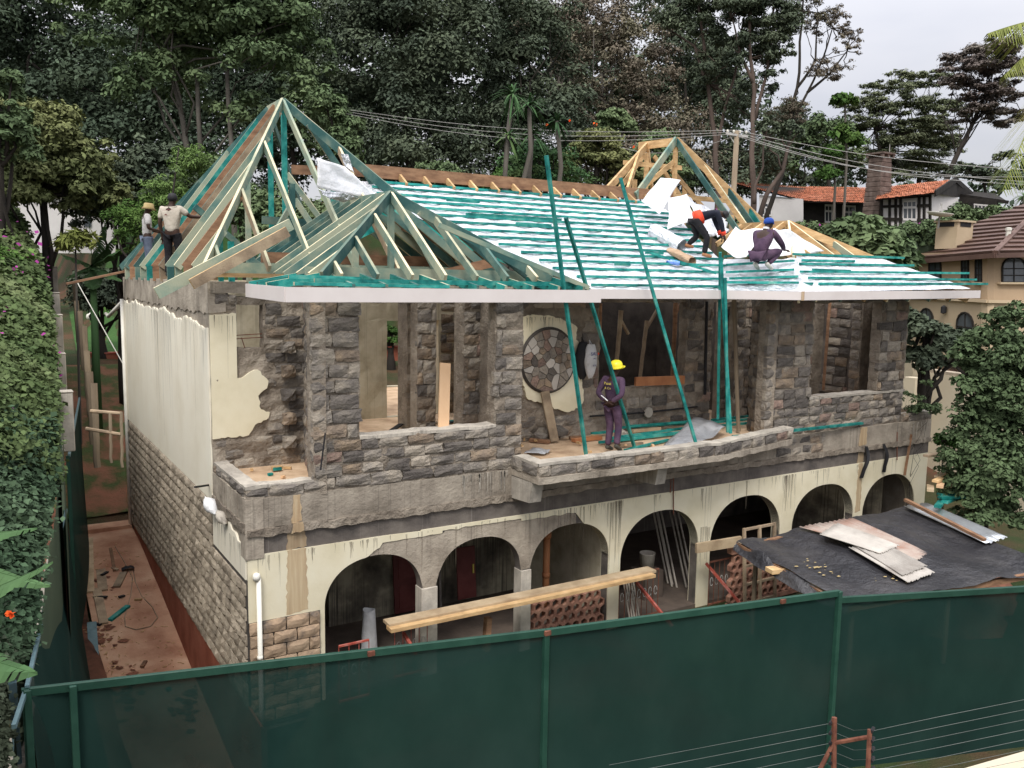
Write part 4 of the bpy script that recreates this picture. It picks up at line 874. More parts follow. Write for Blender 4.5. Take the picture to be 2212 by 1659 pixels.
cloth('foil_sheet', 'crumpled silver foil hanging behind the bending worker', 'foil sheet', [Y0(*r3(780, 570), 3.4), Y0(*r3(1135, 728), 3.0), Y0(*r3(1170, 890), 2.4), Y0(*r3(1000, 930), 2.2)], 'foil_grey', bul=.05, wav=.12, seed=2, fr=5)
cloth('foil_sheet', 'large billowing white sheet between the two workers on the right roof', 'foil sheet', [Y0(*r3(1230, 835), 1.3), Y0(*r3(1520, 840), 1.1), Y0(*r3(1330, 1092), .45), Y0(*r3(1100, 1020), .9)], 'foil_white', bul=.22, wav=.08, seed=6)
cloth('foil_sheet', 'curling white sheet right of the squatting worker under the pine rafters', 'foil sheet', [Y0(*r3(1560, 850), 1.0), Y0(*r3(1700, 850), .9), Y0(*r3(2010, 1050), .75), Y0(*r3(1500, 1095), .55)], 'foil_white', bul=.15, wav=.05, seed=7)
b = MB(); pa, pb_ = onp(*r3(500, 870), (0, -SL, 1), (0, 0, 6.62)), onp(*r3(755, 1012), (0, -SL, 1), (0, 0, 6.62)); cc = (pa+pb_)/2; dd = (pb_-pa).normalized(); sd_ = dd.cross(Vector((0, 0, 1))).normalized(); up_ = sd_.cross(dd)
def rollf(s, t): a = t*2*math.pi*2.2; r = .17-.045*t; return (pa-cc)+dd*(s*(pb_-pa).length)+sd_*r*math.cos(a)+up_*r*math.sin(a)
b.grid(rollf, 6, 60); ro = b.build('foil_roll', 'foil', smooth=True); ro.location = cc; tag(ro, 'roll of silver white foil lying on the battens left of the bending worker', 'foil roll')
b = MB(); pa, pb_ = onp(*r3(650, 1045), (0, -SL, 1), (0, 0, 6.63)), onp(*r3(850, 1140), (0, -SL, 1), (0, 0, 6.6)); cc = (pa+pb_)/2; dd = (pb_-pa); 
def sackf(s, t): a = t*2*math.pi; r = (.11+.03*noise.noise((s*3, math.cos(a)*1.5, math.sin(a)*1.5)))*(.75+.4*math.sin(s*2.6)); return (pa-cc)+dd*s+sd_*r*1.3*math.cos(a)+Vector((0, 0, 1))*r*.75*math.sin(a)
b.grid(sackf, 14, 16); so_ = b.build('paper_sack', 'paper', smooth=True); so_.location = cc; tag(so_, 'crumpled brown paper sack lying on the roof battens beside the foil roll', 'sack')
pa = onp(*r3(735, 1160), (0, -SL, 1), (0, 0, 6.6)); b = MB(); b.tube([(0, 0, 0), (.03, 0, 0), (.2, .02, .03), (.235, .02, .03), (.26, .02, .03)], [.045, .05, .05, .022, .02], seg=10); bo = b.build('bottle_body', 'blue_plastic', smooth=True)
bt = thing('water_bottle', 'blue plastic water bottle lying in front of the brown paper sack', 'bottle', pa, 2.6); bo.parent = bt; b = MB(); b.tube([(.255, .02, .03), (.28, .02, .03)], .023, seg=8); b.build('bottle_cap', 'blue_cap', bt)
# ------------------------------------------------------------------ people
def skinmesh(name, verts, edges, rad, mat, parent, sub=2, root=0):
    me = bpy.data.meshes.new(name); me.from_pydata([tuple(v) for v in verts], edges, []); me.materials.append(MATS[mat])
    o = bpy.data.objects.new(name, me); COL.objects.link(o); o.parent = parent
    sk = o.modifiers.new('skin', 'SKIN'); sk.use_smooth_shade = True
    if not me.skin_vertices: me.skin_vertices.new()
    for i, r in enumerate(rad): me.skin_vertices[0].data[i].radius = r if isinstance(r, tuple) else (r, r)
    me.skin_vertices[0].data[root].use_root = True
    s = o.modifiers.new('sub', 'SUBSURF'); s.levels = s.render_levels = sub
    return o
def person(label, loc, rz, J, top, legs, topm, legm, shoem, sleeve=.5, hat=None, H=1.0, tuck=1.0):
    """J: joints in the figure's own frame (x right, y forward, z up)"""
    root = thing('person', label, 'person', loc, rz); V = {k: Vector(v)*H for k, v in J.items()}
    vs, ed, rd_ = [], [], []
    def add(p, r, to=None):
        vs.append(Vector(p)); rd_.append(tuple(x*H for x in r) if isinstance(r, tuple) else r*H)
        if to is not None: ed.append((to, len(vs)-1))
        return len(vs)-1
    pe = add(V['pelvis'], (.13, .10)); wa = add(lerp3(V['pelvis'], V['chest'], .45), (.12, .09), pe); ch = add(V['chest'], (.145, .10), wa)
    nk = add(V['neck'], .055, ch); hb = add(lerp3(V['neck'], V['head'], .55), (.062, .070), nk); hm = add(V['head'], (.075, .092), hb)
    hd = (V['head']-V['neck']).normalized(); ht = add(V['head']+hd*.085*H, (.06, .07), hm)
    fw = Vector(J.get('face', (0, 1, 0))).normalized(); rt_ = fw.cross(hd).normalized()
    add(V['head']+fw*.108*H-hd*.01, .014, hm)
    for s in (-1, 1): add(V['head']+rt_*s*.082*H, .016, hm)
    for S in 'LR':
        sg = -1 if S == 'L' else 1
        sh = add(V['sh'+S], .058, ch); el = add(V['el'+S], .042, sh); add_m = add(lerp3(V['el'+S], V['wr'+S], .5), .036, el); wr = add(V['wr'+S], .026, add_m)
        d = (V['wr'+S]-V['el'+S]).normalized(); hdn = Vector(J['hd'+S]).normalized() if 'hd'+S in J else d; pm = add(V['wr'+S]+hdn*.055*H, (.038, .02), wr)
        sx = hdn.cross(Vector((0, 0, 1))); sx = (sx if sx.length > .1 else Vector((1, 0, 0))).normalized(); cu = sx.cross(hdn)
        for q, (o_, L) in enumerate(((-.028, .062), (-.010, .075), (.010, .07), (.027, .055))):
            a = add(V['wr'+S]+(hdn*.10+sx*o_)*H, .0095, pm); c_ = add(vs[a]+(hdn*L*.5-cu*.012)*H, .0085, a); add(vs[c_]+(hdn*L*.35-cu*.028)*H, .0075, c_)
        a = add(V['wr'+S]+(hdn*.05-sx*.045)*H, .011, pm); add(vs[a]+(hdn*.035-sx*.012-cu*.01)*H, .009, a)
        hp = add(V['hp'+S], .085, pe); kn = add(V['kn'+S], .055, hp); cf = add(lerp3(V['kn'+S], V['an'+S], .35), .052, kn); an = add(V['an'+S], .036, cf); add(V['to'+S], (.04, .026), an)
    skinmesh('body', vs, ed, rd_, 'skin', root)
    # shirt
    vs, ed, rd_ = [], [], []
    a = add(lerp3(V['pelvis'], V['chest'], .02 if tuck else -.1), (.158, .125)); w_ = add(lerp3(V['pelvis'], V['chest'], .5), (.155, .118), a); c_ = add(V['chest'], (.178, .125), w_); n_ = add(lerp3(V['chest'], V['neck'], .78), (.085, .075), c_)
    for S in 'LR':
        s_ = add(V['sh'+S], .078, c_)
        if sleeve <= .6: add(lerp3(V['sh'+S], V['el'+S], sleeve*1.5), .066, s_)
        else: e_ = add(V['el'+S], .060, s_); add(lerp3(V['el'+S], V['wr'+S], .9), .044, e_)
    skinmesh('shirt' if topm != legm else 'coverall_top', vs, ed, rd_, topm, root, root=2)
    vs, ed, rd_ = [], [], []
    p_ = add(V['pelvis']+Vector((0, 0, .05*H)), (.150, .118)); 
    for S in 'LR':
        h_ = add(V['hp'+S], (.105, .11), p_); m_ = add(lerp3(V['hp'+S], V['kn'+S], .55), .09, h_); k_ = add(V['kn'+S], .074, m_); c_ = add(lerp3(V['kn'+S], V['an'+S], .5), .070, k_); add(lerp3(V['kn'+S], V['an'+S], .93), .062, c_)
    skinmesh('trousers' if topm != legm else 'coverall_legs', vs, ed, rd_, legm, root)
    for S in 'LR':
        vs, ed, rd_ = [], [], []; d = (V['to'+S]-V['an'+S]); a = add(V['an'+S]-d*.35+Vector((0, 0, -.0)), .048); b_ = add(V['an'+S]+d*.45, (.05, .045), a); add(V['to'+S]+d*.2, (.046, .032), b_)
        skinmesh('shoe', vs, ed, rd_, shoem, root)
    return root, V
def hatmesh(root, name, mat, c, up, fwd, prof, brim=None, seg=18):
    up, fwd = Vector(up).normalized(), Vector(fwd).normalized(); x = fwd.cross(up).normalized(); fwd = up.cross(x)
    b = MB(); b.lathe((0, 0, 0), prof, seg)
    if brim:
        R, z, L = brim; n0 = len(b.v)
        b.grid(lambda s, t: (R*math.cos(math.pi*(.1+.8*s))*(1+.02*t), (R*.9+L*t*math.sin(math.pi*(.1+.8*s)))*math.sin(math.pi*(.1+.8*s)), z-.022*t), 10, 3)
    o = b.build(name, mat, root, smooth=True); m = Matrix((x, fwd, up)).transposed().to_4x4(); m.translation = Vector(c); o.matrix_local = m
    so_ = o.modifiers.new('s', 'SOLIDIFY'); so_.thickness = .006
    return o
STAND = dict(pelvis=(0, 0, .93), chest=(0, .01, 1.30), neck=(0, 0, 1.46), head=(0, .02, 1.60), shL=(-.19, 0, 1.40), shR=(.19, 0, 1.40), elL=(-.23, -.03, 1.13), elR=(.23, -.03, 1.13), wrL=(-.23, .06, .89), wrR=(.23, .06, .89), hpL=(-.09, 0, .88), hpR=(.09, 0, .88), knL=(-.1, .02, .49), knR=(.1, .02, .49), anL=(-.1, -.03, .09), anR=(.1, -.03, .09), toL=(-.11, .12, .04), toR=(.11, .12, .04))
# worker with the yellow helmet
J = dict(STAND); J.update(head=(.02, .05, 1.60), face=(.45, .85, .25), elL=(-.25, -.14, 1.14), wrL=(-.04, -.19, 1.00), elR=(.27, -.14, 1.14), wrR=(.07, -.20, .99), hdL=(1, 0, -.1), hdR=(-1, 0, -.25), knR=(.12, .05, .50), anR=(.16, -.08, .14), toR=(.17, .06, .05), knL=(-.05, .02, .49), anL=(-.07, -.02, .09), toL=(-.07, .13, .04))
yaw = math.atan2(-(.45), .9)
root, V = person('worker in purple coverall and yellow hard hat, hands behind his back on the terrace', (7.18, .34, 3.33), -1.2, J, 0, 0, 'coverall', 'coverall', 'boot_grey', sleeve=1, H=1.02)
hc = V['head']+Vector((0, .01, .055))
hatmesh(root, 'hard_hat', 'yellow_shell', hc, (.0, -.22, 1), (.5, .85, .2), [(.150, -.02), (.132, .0), (.128, .04), (.112, .085), (.075, .115), (.03, .128), (0, .13)], brim=(.135, -.01, .07))
b = MB(); b.beam(hc+Vector((0, -.115, .05)), hc+Vector((0, .02, .132)), .02, .012); 
b = MB(); b.tube([V['wrR']+Vector((-.05, -.02, .03)), V['wrR']+Vector((-.20, -.02, .12))], .012, seg=6); b.build('tool_handle', 'bag_white', root)
def text(body, size, mat, parent, M4, name='lettering', ext=.002):
    c = bpy.data.curves.new(name, 'FONT'); c.body = body; c.size = size; c.extrude = ext; c.align_x = 'CENTER'; c.resolution_u = 2
    t = bpy.data.objects.new('tmp', c); COL.objects.link(t); me = bpy.data.meshes.new_from_object(t.evaluated_get(bpy.context.evaluated_depsgraph_get())); bpy.data.objects.remove(t)
    me.materials.clear(); me.materials.append(MATS[mat]); o = bpy.data.objects.new(name, me); COL.objects.link(o); o.parent = parent; o.matrix_local = M4; return o
def face_back(p, rx=math.pi/2, rz=0): return Matrix.Translation(p) @ Matrix.Rotation(rz, 4, 'Z') @ Matrix.Rotation(rx, 4, 'X')
M('letter_yellow', [(.62, .50, .10), (.70, .58, .14)], 4, bump=0)
text('Paaat', .075, 'letter_yellow', root, face_back(Vector((-.05, -.128, 1.34))))
text('& Co', .065, 'letter_yellow', root, face_back(Vector((-.05, -.122, 1.25))))
# two men at the left roof corner
J = dict(STAND); J.update(elR=(.34, .10, 1.26), wrR=(.57, .24, 1.26), hdR=(.85, .4, .25), elL=(-.24, -.02, 1.12), wrL=(-.22, .03, .86), head=(.02, .03, 1.60), face=(.3, 1, 0), knR=(.13, .06, .5))
person('man in torn cream shirt and black trousers, seen from behind, touching a rafter', at(375, 603, 17.6), -.60, J, 0, 0, 'white_cloth', 'black_cloth', 'black_cloth', sleeve=.5, tuck=0, H=1.0)
root = COL.objects[-1]
root = [o for o in COL.objects if o.name.startswith('person')][-1]
hatmesh(root, 'hair', 'black', Vector((.02, .02, 1.625)), (0, -.05, 1), (0, 1, 0), [(.088, -.06), (.095, -.01), (.09, .04), (.06, .085), (0, .1)])
b = MB(); b.ngon([(-.14, -.132, 1.36), (.0, -.134, 1.385), (.13, -.13, 1.375), (.0, -.136, 1.372)]); b.ngon([(-.1, -.131, 1.27), (-.06, -.133, 1.30), (-.02, -.133, 1.265)]); b.build('shirt_tear', 'maroon', root)
J = dict(STAND); J.update(head=(.02, .05, 1.585), face=(.8, .5, -.2), elR=(.24, .0, 1.12), wrR=(.10, .24, 1.08), elL=(-.22, .02, 1.12), wrL=(-.02, .25, 1.05), hdR=(-.6, .8, 0), hdL=(.7, .6, 0))
root, V = person('man in khaki bucket hat, grey shirt and jeans beside the torn shirt man', at(321, 597, 20.2), -1.6, J, 0, 0, 'grey_cloth', 'jeans', 'black_cloth', sleeve=.5, H=.98, tuck=0)
hatmesh(root, 'bucket_hat', 'khaki', V['head']+Vector((0, 0, .02)), (0, .1, 1), (.8, .5, 0), [(.165, -.035), (.115, .02), (.108, .09), (.085, .105), (0, .11)])
# bending worker
fb = onp(*r3(1038, 1122), (0, -SL, 1), (0, 0, 6.56)); 
J = dict(pelvis=(0, -.22, .88), chest=(0, .18, 1.03), neck=(0, .33, 1.02), head=(0, .46, .99), face=(0, .55, -.85), shL=(-.19, .24, 1.02), shR=(.19, .24, 1.02), elL=(-.2, .34, .77), elR=(.17, .36, .76), wrL=(-.12, .42, .55), wrR=(.1, .44, .53), hdL=(.1, .3, -.9), hdR=(-.1, .3, -.9), hpL=(-.09, -.2, .83), hpR=(.09, -.2, .83), knL=(-.12, -.12, .50), knR=(.14, .06, .48), anL=(-.13, -.34, .30), anR=(.15, .0, .09), toL=(-.13, -.2, .27), toR=(.16, .15, .05))
root, V = person('worker bending over in navy overalls with orange safety bands on the battened roof', fb+Vector((-.25, .10, 0)), -2.12, J, 0, 0, 'navy_cloth', 'black_cloth', 'boot', sleeve=1, H=.98)
for nm, a, c_, r in (('waist_band', lerp3(V['pelvis'], V['chest'], .02), lerp3(V['pelvis'], V['chest'], .42), .163), ('cuff_band', lerp3(V['elR'], V['wrR'], .62), lerp3(V['elR'], V['wrR'], .95), .056), ('cuff_band', lerp3(V['elL'], V['wrL'], .62), lerp3(V['elL'], V['wrL'], .95), .056)):
    b = MB(); b.tube([a, c_], r, seg=12); o = b.build(nm, 'orange_trim', root, smooth=True)
hatmesh(root, 'hair', 'black', V['head'], (0, .8, .5), (0, .5, -.8), [(.088, -.04), (.092, .0), (.08, .05), (.05, .085), (0, .095)])
# squatting worker
fs = onp(*r3(1470, 1222), n2, KK+Vector((0, 0, .06)))
J = dict(pelvis=(0, -.20, .30), chest=(0, -.03, .66), neck=(0, .06, .80), head=(.01, .13, .93), face=(.2, 1, -.3), shL=(-.2, .0, .74), shR=(.2, .0, .74), elL=(-.25, .22, .52), elR=(.27, .24, .52), wrL=(-.1, .42, .42), wrR=(.2, .48, .42), hdL=(.4, .9, 0), hdR=(.2, .9, 0), hpL=(-.11, -.17, .29), hpR=(.11, -.17, .29), knL=(-.20, .24, .42), knR=(.24, .24, .40), anL=(-.13, -.08, .12), anR=(.13, -.08, .12), toL=(-.15, .07, .04), toR=(.15, .07, .04))
root, V = person('worker in purple coverall, blue cap and white shoes squatting on the roof edge', fs, -1.3, J, 0, 0, 'coverall', 'coverall', 'white_shoe', sleeve=1, H=1.05)
hatmesh(root, 'cap', 'blue_cap', V['head']+Vector((0, 0, .03)), (0, -.05, 1), (.2, 1, 0), [(.108, -.02), (.108, .03), (.09, .075), (.05, .1), (0, .108)], brim=(.1, -.015, .07))
b = MB(); b.tube([V['neck']+Vector((0, -.02, .02)), V['neck']+Vector((0, -.01, .06))], .068, seg=12); b.build('collar', 'bag_white', root)
# pixel readers for the close-up regions
def rg(x0, y0, s): return lambda x, y: ((x0+x/s)/1.47558, (y0+y/s)/1.47558)
tT, tG, tB, tm2, tm3, tm4, tm5, tH, tF, tP, tz = rg(1600, 920, 2.458), rg(700, 850, 2.212), rg(1550, 1350, 2.765), rg(0, 1600, 1.956), rg(950, 1450, 2.011), rg(1950, 1400, 1.683), rg(2100, 1900, 1.9), rg(0, 600, 2.369), rg(0, 1500, 1.751), rg(1000, 1700, 2.949), rg(0, 700, 2.074)
# ------------------------------------------------------------------ path beside the house
b = MB()
b.grid(lambda s, t: (-1.75+.32*(t)+(1.72-.32*t)*s, -2.5+14*t, kz(-2.5+14*t)+.03+.02*noise.noise((s*4, t*12, 0))), 10, 70)
tag(b.build('path', 'path', smooth=True), kind='structure')
b = MB()
for i in range(4): b.frame((-1.25+.1*i, 11.5+i*1.5, -.2+i*.22), (1.2, 0, 0), (0, 1.5, 0), (0, 0, .2+i*.02))
tag(b.build('garden_steps', 'path'), kind='structure')
b = MB(); b.grid(lambda s, t: (-2.6+1.05*s+.12*noise.noise((t*9, 1, 1)), 1.0+20*t, zt(-2, 1+20*t)+.12*math.sin(s*math.pi)+.07*noise.noise((s*5, t*22, 2))+.02), 8, 60); tag(b.build('soil_strip', 'soil', smooth=True), kind='structure')
b = MB(); b.grid(lambda s, t: (lambda x, y: (x, y, zt(x, y)+.07+.05*noise.noise((x*2, y*2, 1))))(-1.9+8*s, 12.3+10.4*t), 30, 40); tag(b.build('garden_slope', 'garden_soil', smooth=True), kind='structure')
def plank(name, label, a, c, w, h, mat, z=None, cat='plank', group=None, lift=.03):
    pa, pc = [], []
    return thing_beam(name, label, cat, a, c, w, h, mat, group)
def ZP(x, y, lift=.05):
    p = Z0(*tF(x, y), -.5)
    for _ in range(4): p = Z0(*tF(x, y), kz(p.y)+lift)
    return p
for a, c, w, mat, lab in (((530, 280), (575, 670), .2, 'old_wood', 'long weathered plank lying along the red path, nearest the steps'), ((495, 380), (500, 680), .2, 'plank_wood', 'tan plank lying half off the red path beside the net'), ((540, 660), (580, 855), .18, 'old_wood', 'middle plank in the row of planks on the earth strip'), ((512, 850), (525, 1055), .18, 'steel_blue', 'bluish board lying nearest the front on the earth strip'), ((617, 435), (640, 560), .07, 'brown_wood', 'thin brown stick of timber lying on the path'), ((690, 570), (650, 650), .16, 'old_wood', 'short grey board on the red path under a dark rag'), ((715, 755), (612, 835), .11, 'teal', 'green painted offcut on the red path beside the hose')):
    thing_beam('plank', lab, 'plank', ZP(*a), ZP(*c), w, .05, mat)
b = MB(); o = ZP(715, 548, .08); b.grid(lambda s, t: ((s-.5)*.28, (t-.5)*.2, .05*math.sin(s*3)+.03*noise.noise((s*5, t*5, 1))), 6, 6); r_ = b.build('rag', 'black', smooth=True); r_.location = o; tag(r_, 'dark rag crumpled on the short grey board on the path', 'rag')
hp = [(640, 420), (700, 520), (740, 600), (730, 700), (695, 820), (700, 870), (760, 888), (840, 870), (880, 820), (850, 760), (790, 700), (755, 620), (745, 560)]
b = MB(); P3 = [ZP(x, y, .035) for x, y in hp]; c0 = P3[5]; b.tube([p-c0 for p in P3], .011, seg=5); o = b.build('hose', 'old_wood', smooth=True); o.location = c0; tag(o, 'thin brown hose looped on the red path', 'hose')
rd = random.Random(3); b = MB()
for i in range(420):
    x, y = rd.uniform(-1.55, -.1), rd.uniform(2.0, 10.5); 
    if rd.random() < .5: x = rd.uniform(-2.2, -1.3); y = rd.uniform(2, 6.5)
    z = max(kz(y), -9)+.05; a = rd.uniform(0, 6.3); l = rd.uniform(.02, .09); b.beam((x, y, z), (x+math.cos(a)*l, y+math.sin(a)*l, z), .012, .008)
tag(b.build('wood_chips', 'pine'), 'scattered pale wood chips on the red path and earth strip', 'wood chips', kind='stuff')
b = MB(); rd = random.Random(77)
for cx_, cy_, n in ((-1.35, 4.2, 40), (-1.45, 6.0, 26), (-.35, 3.0, 22), (-1.2, 8.6, 16)):
    for i in range(n):
        x, y = cx_+rd.gauss(0, .16), cy_+rd.gauss(0, .35); x = min(-.1, max(-1.7, x)); k = rd.uniform(.03, .11); z = kz(y)+.045
        b.ngon([(x+k*math.cos(a)*rd.uniform(.5, 1.3), y+k*math.sin(a)*rd.uniform(.5, 1.6), z+.004*i/n) for a in (0, 1.05, 2.1, 3.1, 4.2, 5.2)])
tag(b.build('mud_patches', 'soil'), 'dark mud trodden over the red path by the net', 'mud', kind='stuff')
for i in range(12):
    x, y = rd.uniform(-1.6, -.2), rd.uniform(2.4, 9.5); a = rd.uniform(0, 3.1); l = rd.uniform(.08, .26); z = kz(y)+.07
    thing_beam('path_offcut', 'small wood offcut dropped on the red path beside the house', 'offcut', (x, y, z), (x+l*math.cos(a), y+l*math.sin(a), z), .07, .035, rd.choice(['teal', 'old_wood', 'pine', 'black', 'brown_wood']), group='offcuts on the red path')
# ------------------------------------------------------------------ pipes on the house
b = MB(); b.tube([(-.07, 11.62, -.3), (-.07, 11.62, 5.98)], .05, seg=10); pp = [X0(*tH(915, 855), -.07), X0(*tH(818, 968), -.07), X0(*tH(800, 948), -.07)]
b.tube([(-.07, 11.62, 5.9)]+[Vector((-.07, p.y, p.z)) for p in pp[1:]], .05, seg=10); dp = b.build('drain_pipe', 'white_pvc', house, smooth=True)
q = pp[2]; b = MB(); b.tube([q, q+Vector((0, .25, .16))], .035, seg=8); b.build('pipe_plug', 'leaf_bright', dp)
b = MB(); t0, t1 = Y0(*tm2(1612, 480), -.08), Y0(*tm2(1648, 1000), -.08); b.tube([(t0.x, -.08, t0.z), (t0.x+.005, -.08, .2), (t0.x, -.08, -.4)], .038, seg=12); b.lathe((t0.x-.03, -.08, t0.z), [(.05, -.02), (.062, .03), (.055, .08), (.02, .1)], 8); b.lathe((t0.x, -.08, .85), [(.045, -.03), (.045, .03)], 12); b.build('drain_pipe', 'white_pvc', house, smooth=True)
# ------------------------------------------------------------------ things on the terrace
def TZ(x, y, z=3.36): return Z0(*tT(x, y), z)
rows = [((930, 1088), (1520, 1050), 3.42), ((1000, 1078), (1520, 1038), 3.47), ((860, 1170), (1500, 1085), 3.40), ((900, 1180), (1450, 1120), 3.38), ((760, 1205), (1420, 1130), 3.37), ((700, 1135), (900, 1115), 3.40), ((960, 1268), (1300, 1185), 3.36), ((1640, 1030), (1960, 995), 3.45), ((1640, 1050), (1960, 1020), 3.42), ((1700, 1075), (1960, 1050), 3.38)]
ORD = ['first', 'second', 'third', 'fourth', 'fifth', 'sixth', 'seventh', 'eighth', 'ninth', 'tenth']
RLAB = ['longest green batten at the back of the loose terrace pile', 'green batten lying on top at the back of the terrace pile', 'long green batten in the middle of the terrace pile', 'green batten just in front of the middle of the terrace pile', 'front green batten of the terrace pile behind the worker', 'short green batten end poking out left behind the worker', 'single green batten nearest the parapet right of the worker', 'topmost green batten right of the timber prop', 'middle green batten right of the timber prop', 'lowest green batten right of the timber prop']
for i_, (a, c, z) in enumerate(rows): thing_beam('stacked_batten', RLAB[i_], 'batten', TZ(*a, z), TZ(*c, z), .05, .05, 'teal', group='green battens piled on the terrace floor')
thing_beam('long_batten', 'green batten fading to tan laid along the terrace parapet towards the right bay', 'batten', Y0(*rg(2350, 1150, 3.16)(-40, 765), -.35), Y0(*rg(2350, 1150, 3.16)(1255, 628), -.05), .09, .05, 'teal')
thing_beam('leaning_board', 'grey brown board leaning on the wall below the round stone medallion', 'board', Y0(*tT(335, 805), 1.93), TZ(412, 1195), .2, .04, 'old_wood', up=(0, 1, .2))
thing_beam('standing_board', 'pale peach board standing upright in the left bay window', 'board', Y0(*tG(1590, 680), .42), Y0(*tG(1577, 1160), .20), .20, .035, 'peach', up=(0, 1, 0))
thing_beam('sill_board', 'orange brown plank laid on the terrace window sill', 'plank', Y0(*tT(1045, 728), 2.0), Y0(*tT(1425, 715), 2.0), .06, .2, 'red_wood')
for a, c, s, lab, m in (((560, 1190), (770, 1165), .14, 'thick orange offcut of timber on the terrace floor', 'red_wood'), ((220, 1185), (375, 1200), .14, 'brown timber offcut at the foot of the leaning board', 'brown_wood'), ((150, 1180), (235, 1130), .16, 'slanting orange board end beside the left bay pillar', 'pine'), ((530, 1130), (700, 1120), .2, 'flat plank lying behind the offcuts on the terrace floor', 'plank_wood'), ((1020, 1115), (1235, 1095), .1, 'pale plank lying under the green battens', 'plank_wood'), ((530, 1170), (640, 1165), .1, 'brown plank lying by the rubble', 'brown_wood'), ((920, 1230), (1100, 1215), .08, 'weathered grey plank behind the standing worker', 'old_wood')):
    thing_beam('offcut', lab, 'offcut', TZ(*a), TZ(*c), s, .07, m)
rd = random.Random(8)
for i in range(26):
    x = rd.uniform(5.0, 11.0) if i < 20 else rd.uniform(.4, 1.3); y = rd.uniform(-.5, 1.9) if i < 20 else rd.uniform(.3, 1.8); a = rd.uniform(0, 3.1); l = rd.uniform(.05, .16)
    thing_beam('wood_scrap', 'small sawn scrap of timber on the dusty terrace floor', 'wood scrap', (x, y, 3.375), (x+l*math.cos(a), y+l*math.sin(a), 3.375), .05, .04, rd.choice(['pine', 'pine', 'teal', 'peach']), group='sawn scraps on the upper floor')
for i in range(9):
    x, y = rd.uniform(4.2, 6.2), rd.uniform(3.0, 5.0); a = rd.uniform(-1, 1); l = rd.uniform(.3, .8)
    thing_beam('wood_scrap', 'broken board lying on the floor of the left bay room', 'board', (x, y, 3.36), (x+l*math.cos(a), y+l*math.sin(a), 3.40), .12, .03, rd.choice(['old_wood', 'teal', 'pine', 'black']), group='broken boards in the bay room')
for x, y, s, lab in ((470, 1150, .30, 'large loose grey building stone right of the leaning board'), (330, 1165, .2, 'small loose building stone left of the leaning board'), (965, 1140, .19, 'pale loose block behind the green battens')):
    o = bpy.data.objects.new('loose_stone', rough_block(int(s*99), .2, 3, .12, .3).mesh('loose_stone', 'concrete_pale' if x > 900 else 'stone_grey')); COL.objects.link(o); o.location = TZ(x, y+25)+Vector((0, .1, s*.4)); o.scale = (s*1.2, s, s*.9); o.rotation_euler = (0, .1, .3); tag(o, lab, 'stone')
cloth('plastic_film', 'translucent grey plastic film spread on the right part of the terrace floor', 'plastic sheet', [TZ(1230, 1250), TZ(1530, 1225, 3.42), TZ(1765, 1085, 3.5), TZ(1500, 1010, 3.55)], 'plastic_film', bul=.12, wav=.12, seed=11, fr=3)
cloth('plastic_film', 'small piece of grey film in the left corner of the terrace', 'plastic sheet', [TZ(170, 1290), TZ(330, 1295), TZ(390, 1265), TZ(250, 1240)], 'plastic_film', bul=.04, wav=.05, seed=12)
def bag(name, label, c, w, h, d, mat, seed):
    b = MB()
    def f(s, t):
        a = t*2*math.pi; k = math.sin(math.pi*min(1, .12+s*.85))**.6; return (w/2*k*math.cos(a)*(1+.1*noise.noise((s*3, t*4, seed))), d/2*k*math.sin(a)*(1+.3*noise.noise((s*5, t*5, seed))), h*(.5-s)+.02*noise.noise((t*6, s, seed)))
    b.grid(f, 14, 18); b.tube([(-.03, 0, h*.48), (-.02, .03, h*.62), (.03, 0, h*.48)], .012, seg=5); o = b.build('bag_body', mat, smooth=True); r = thing(name, label, 'bag', c); o.parent = r; return r
c = Y0(*tT(632, 565), 1.96); bag('backpack', 'black bag hanging on the stone wall behind the white bag', c, .36, .80, .22, 'black', 1)
c = Y0(*tT(693, 568), 1.86); wb = bag('white_bag', 'white printed plastic bag hanging beside the terrace window', c, .32, .72, .2, 'bag_white', 2)
M('letter_navy', [(.03, .04, .16), (.05, .06, .22)], 4, bump=0)
text('SAL', .105, 'letter_navy', wb, face_back(Vector((0, -.125, .13)))); text('ISO', .045, 'letter_navy', wb, face_back(Vector((.02, -.125, .05)))); text('SITE', .05, 'letter_navy', wb, face_back(Vector((.02, -.125, -.1))))
b = MB(); b.ngon([(.10, -.125, .13), (.14, -.125, .165), (.10, -.125, .20)]); b.build('arrow_mark', 'orange_trim', wb)
def prop(label, a, c, r, mat, fork=None):
    m_ = (Vector(a)+Vector(c))/2; b = MB(); n = 9; A_, C_ = Vector(a), Vector(c)
    b.tube([lerp3(A_, C_, i/n)-m_+Vector((.014*noise.noise((i*.7, a[0], 1)), 0, 0)) for i in range(n+1)], r*1.05, r*.9, seg=7)
    if fork: b.beam(lerp3(A_, C_, .15)-m_, Vector(fork)-m_, .07, .05)
    o = b.build('timber_prop', mat); o.location = m_; return tag(o, label, 'prop')
prop('round timber prop standing right of the bundle of green poles', Y0(*tT(1818, 88), .9), TZ(1853, 1118), .05, 'pole_wood')
prop('left timber prop inside the terrace window with a hanging offcut', Y0(*tT(935, 170), 3.2), Y0(*tT(890, 640), 3.2), .055, 'old_wood', fork=Y0(*tT(990, 355), 3.2))
prop('forked timber prop in the middle of the terrace window', Y0(*tT(1135, 250), 3.4), Y0(*tT(1080, 720), 3.4), .05, 'old_wood', fork=Y0(*tT(1225, 150), 3.4))
prop('reddish timber prop at the right of the terrace window', Y0(*tT(1362, 110), 3.0), Y0(*tT(1335, 720), 3.0), .055, 'brown_wood', fork=Y0(*tT(1405, 110), 3.0))
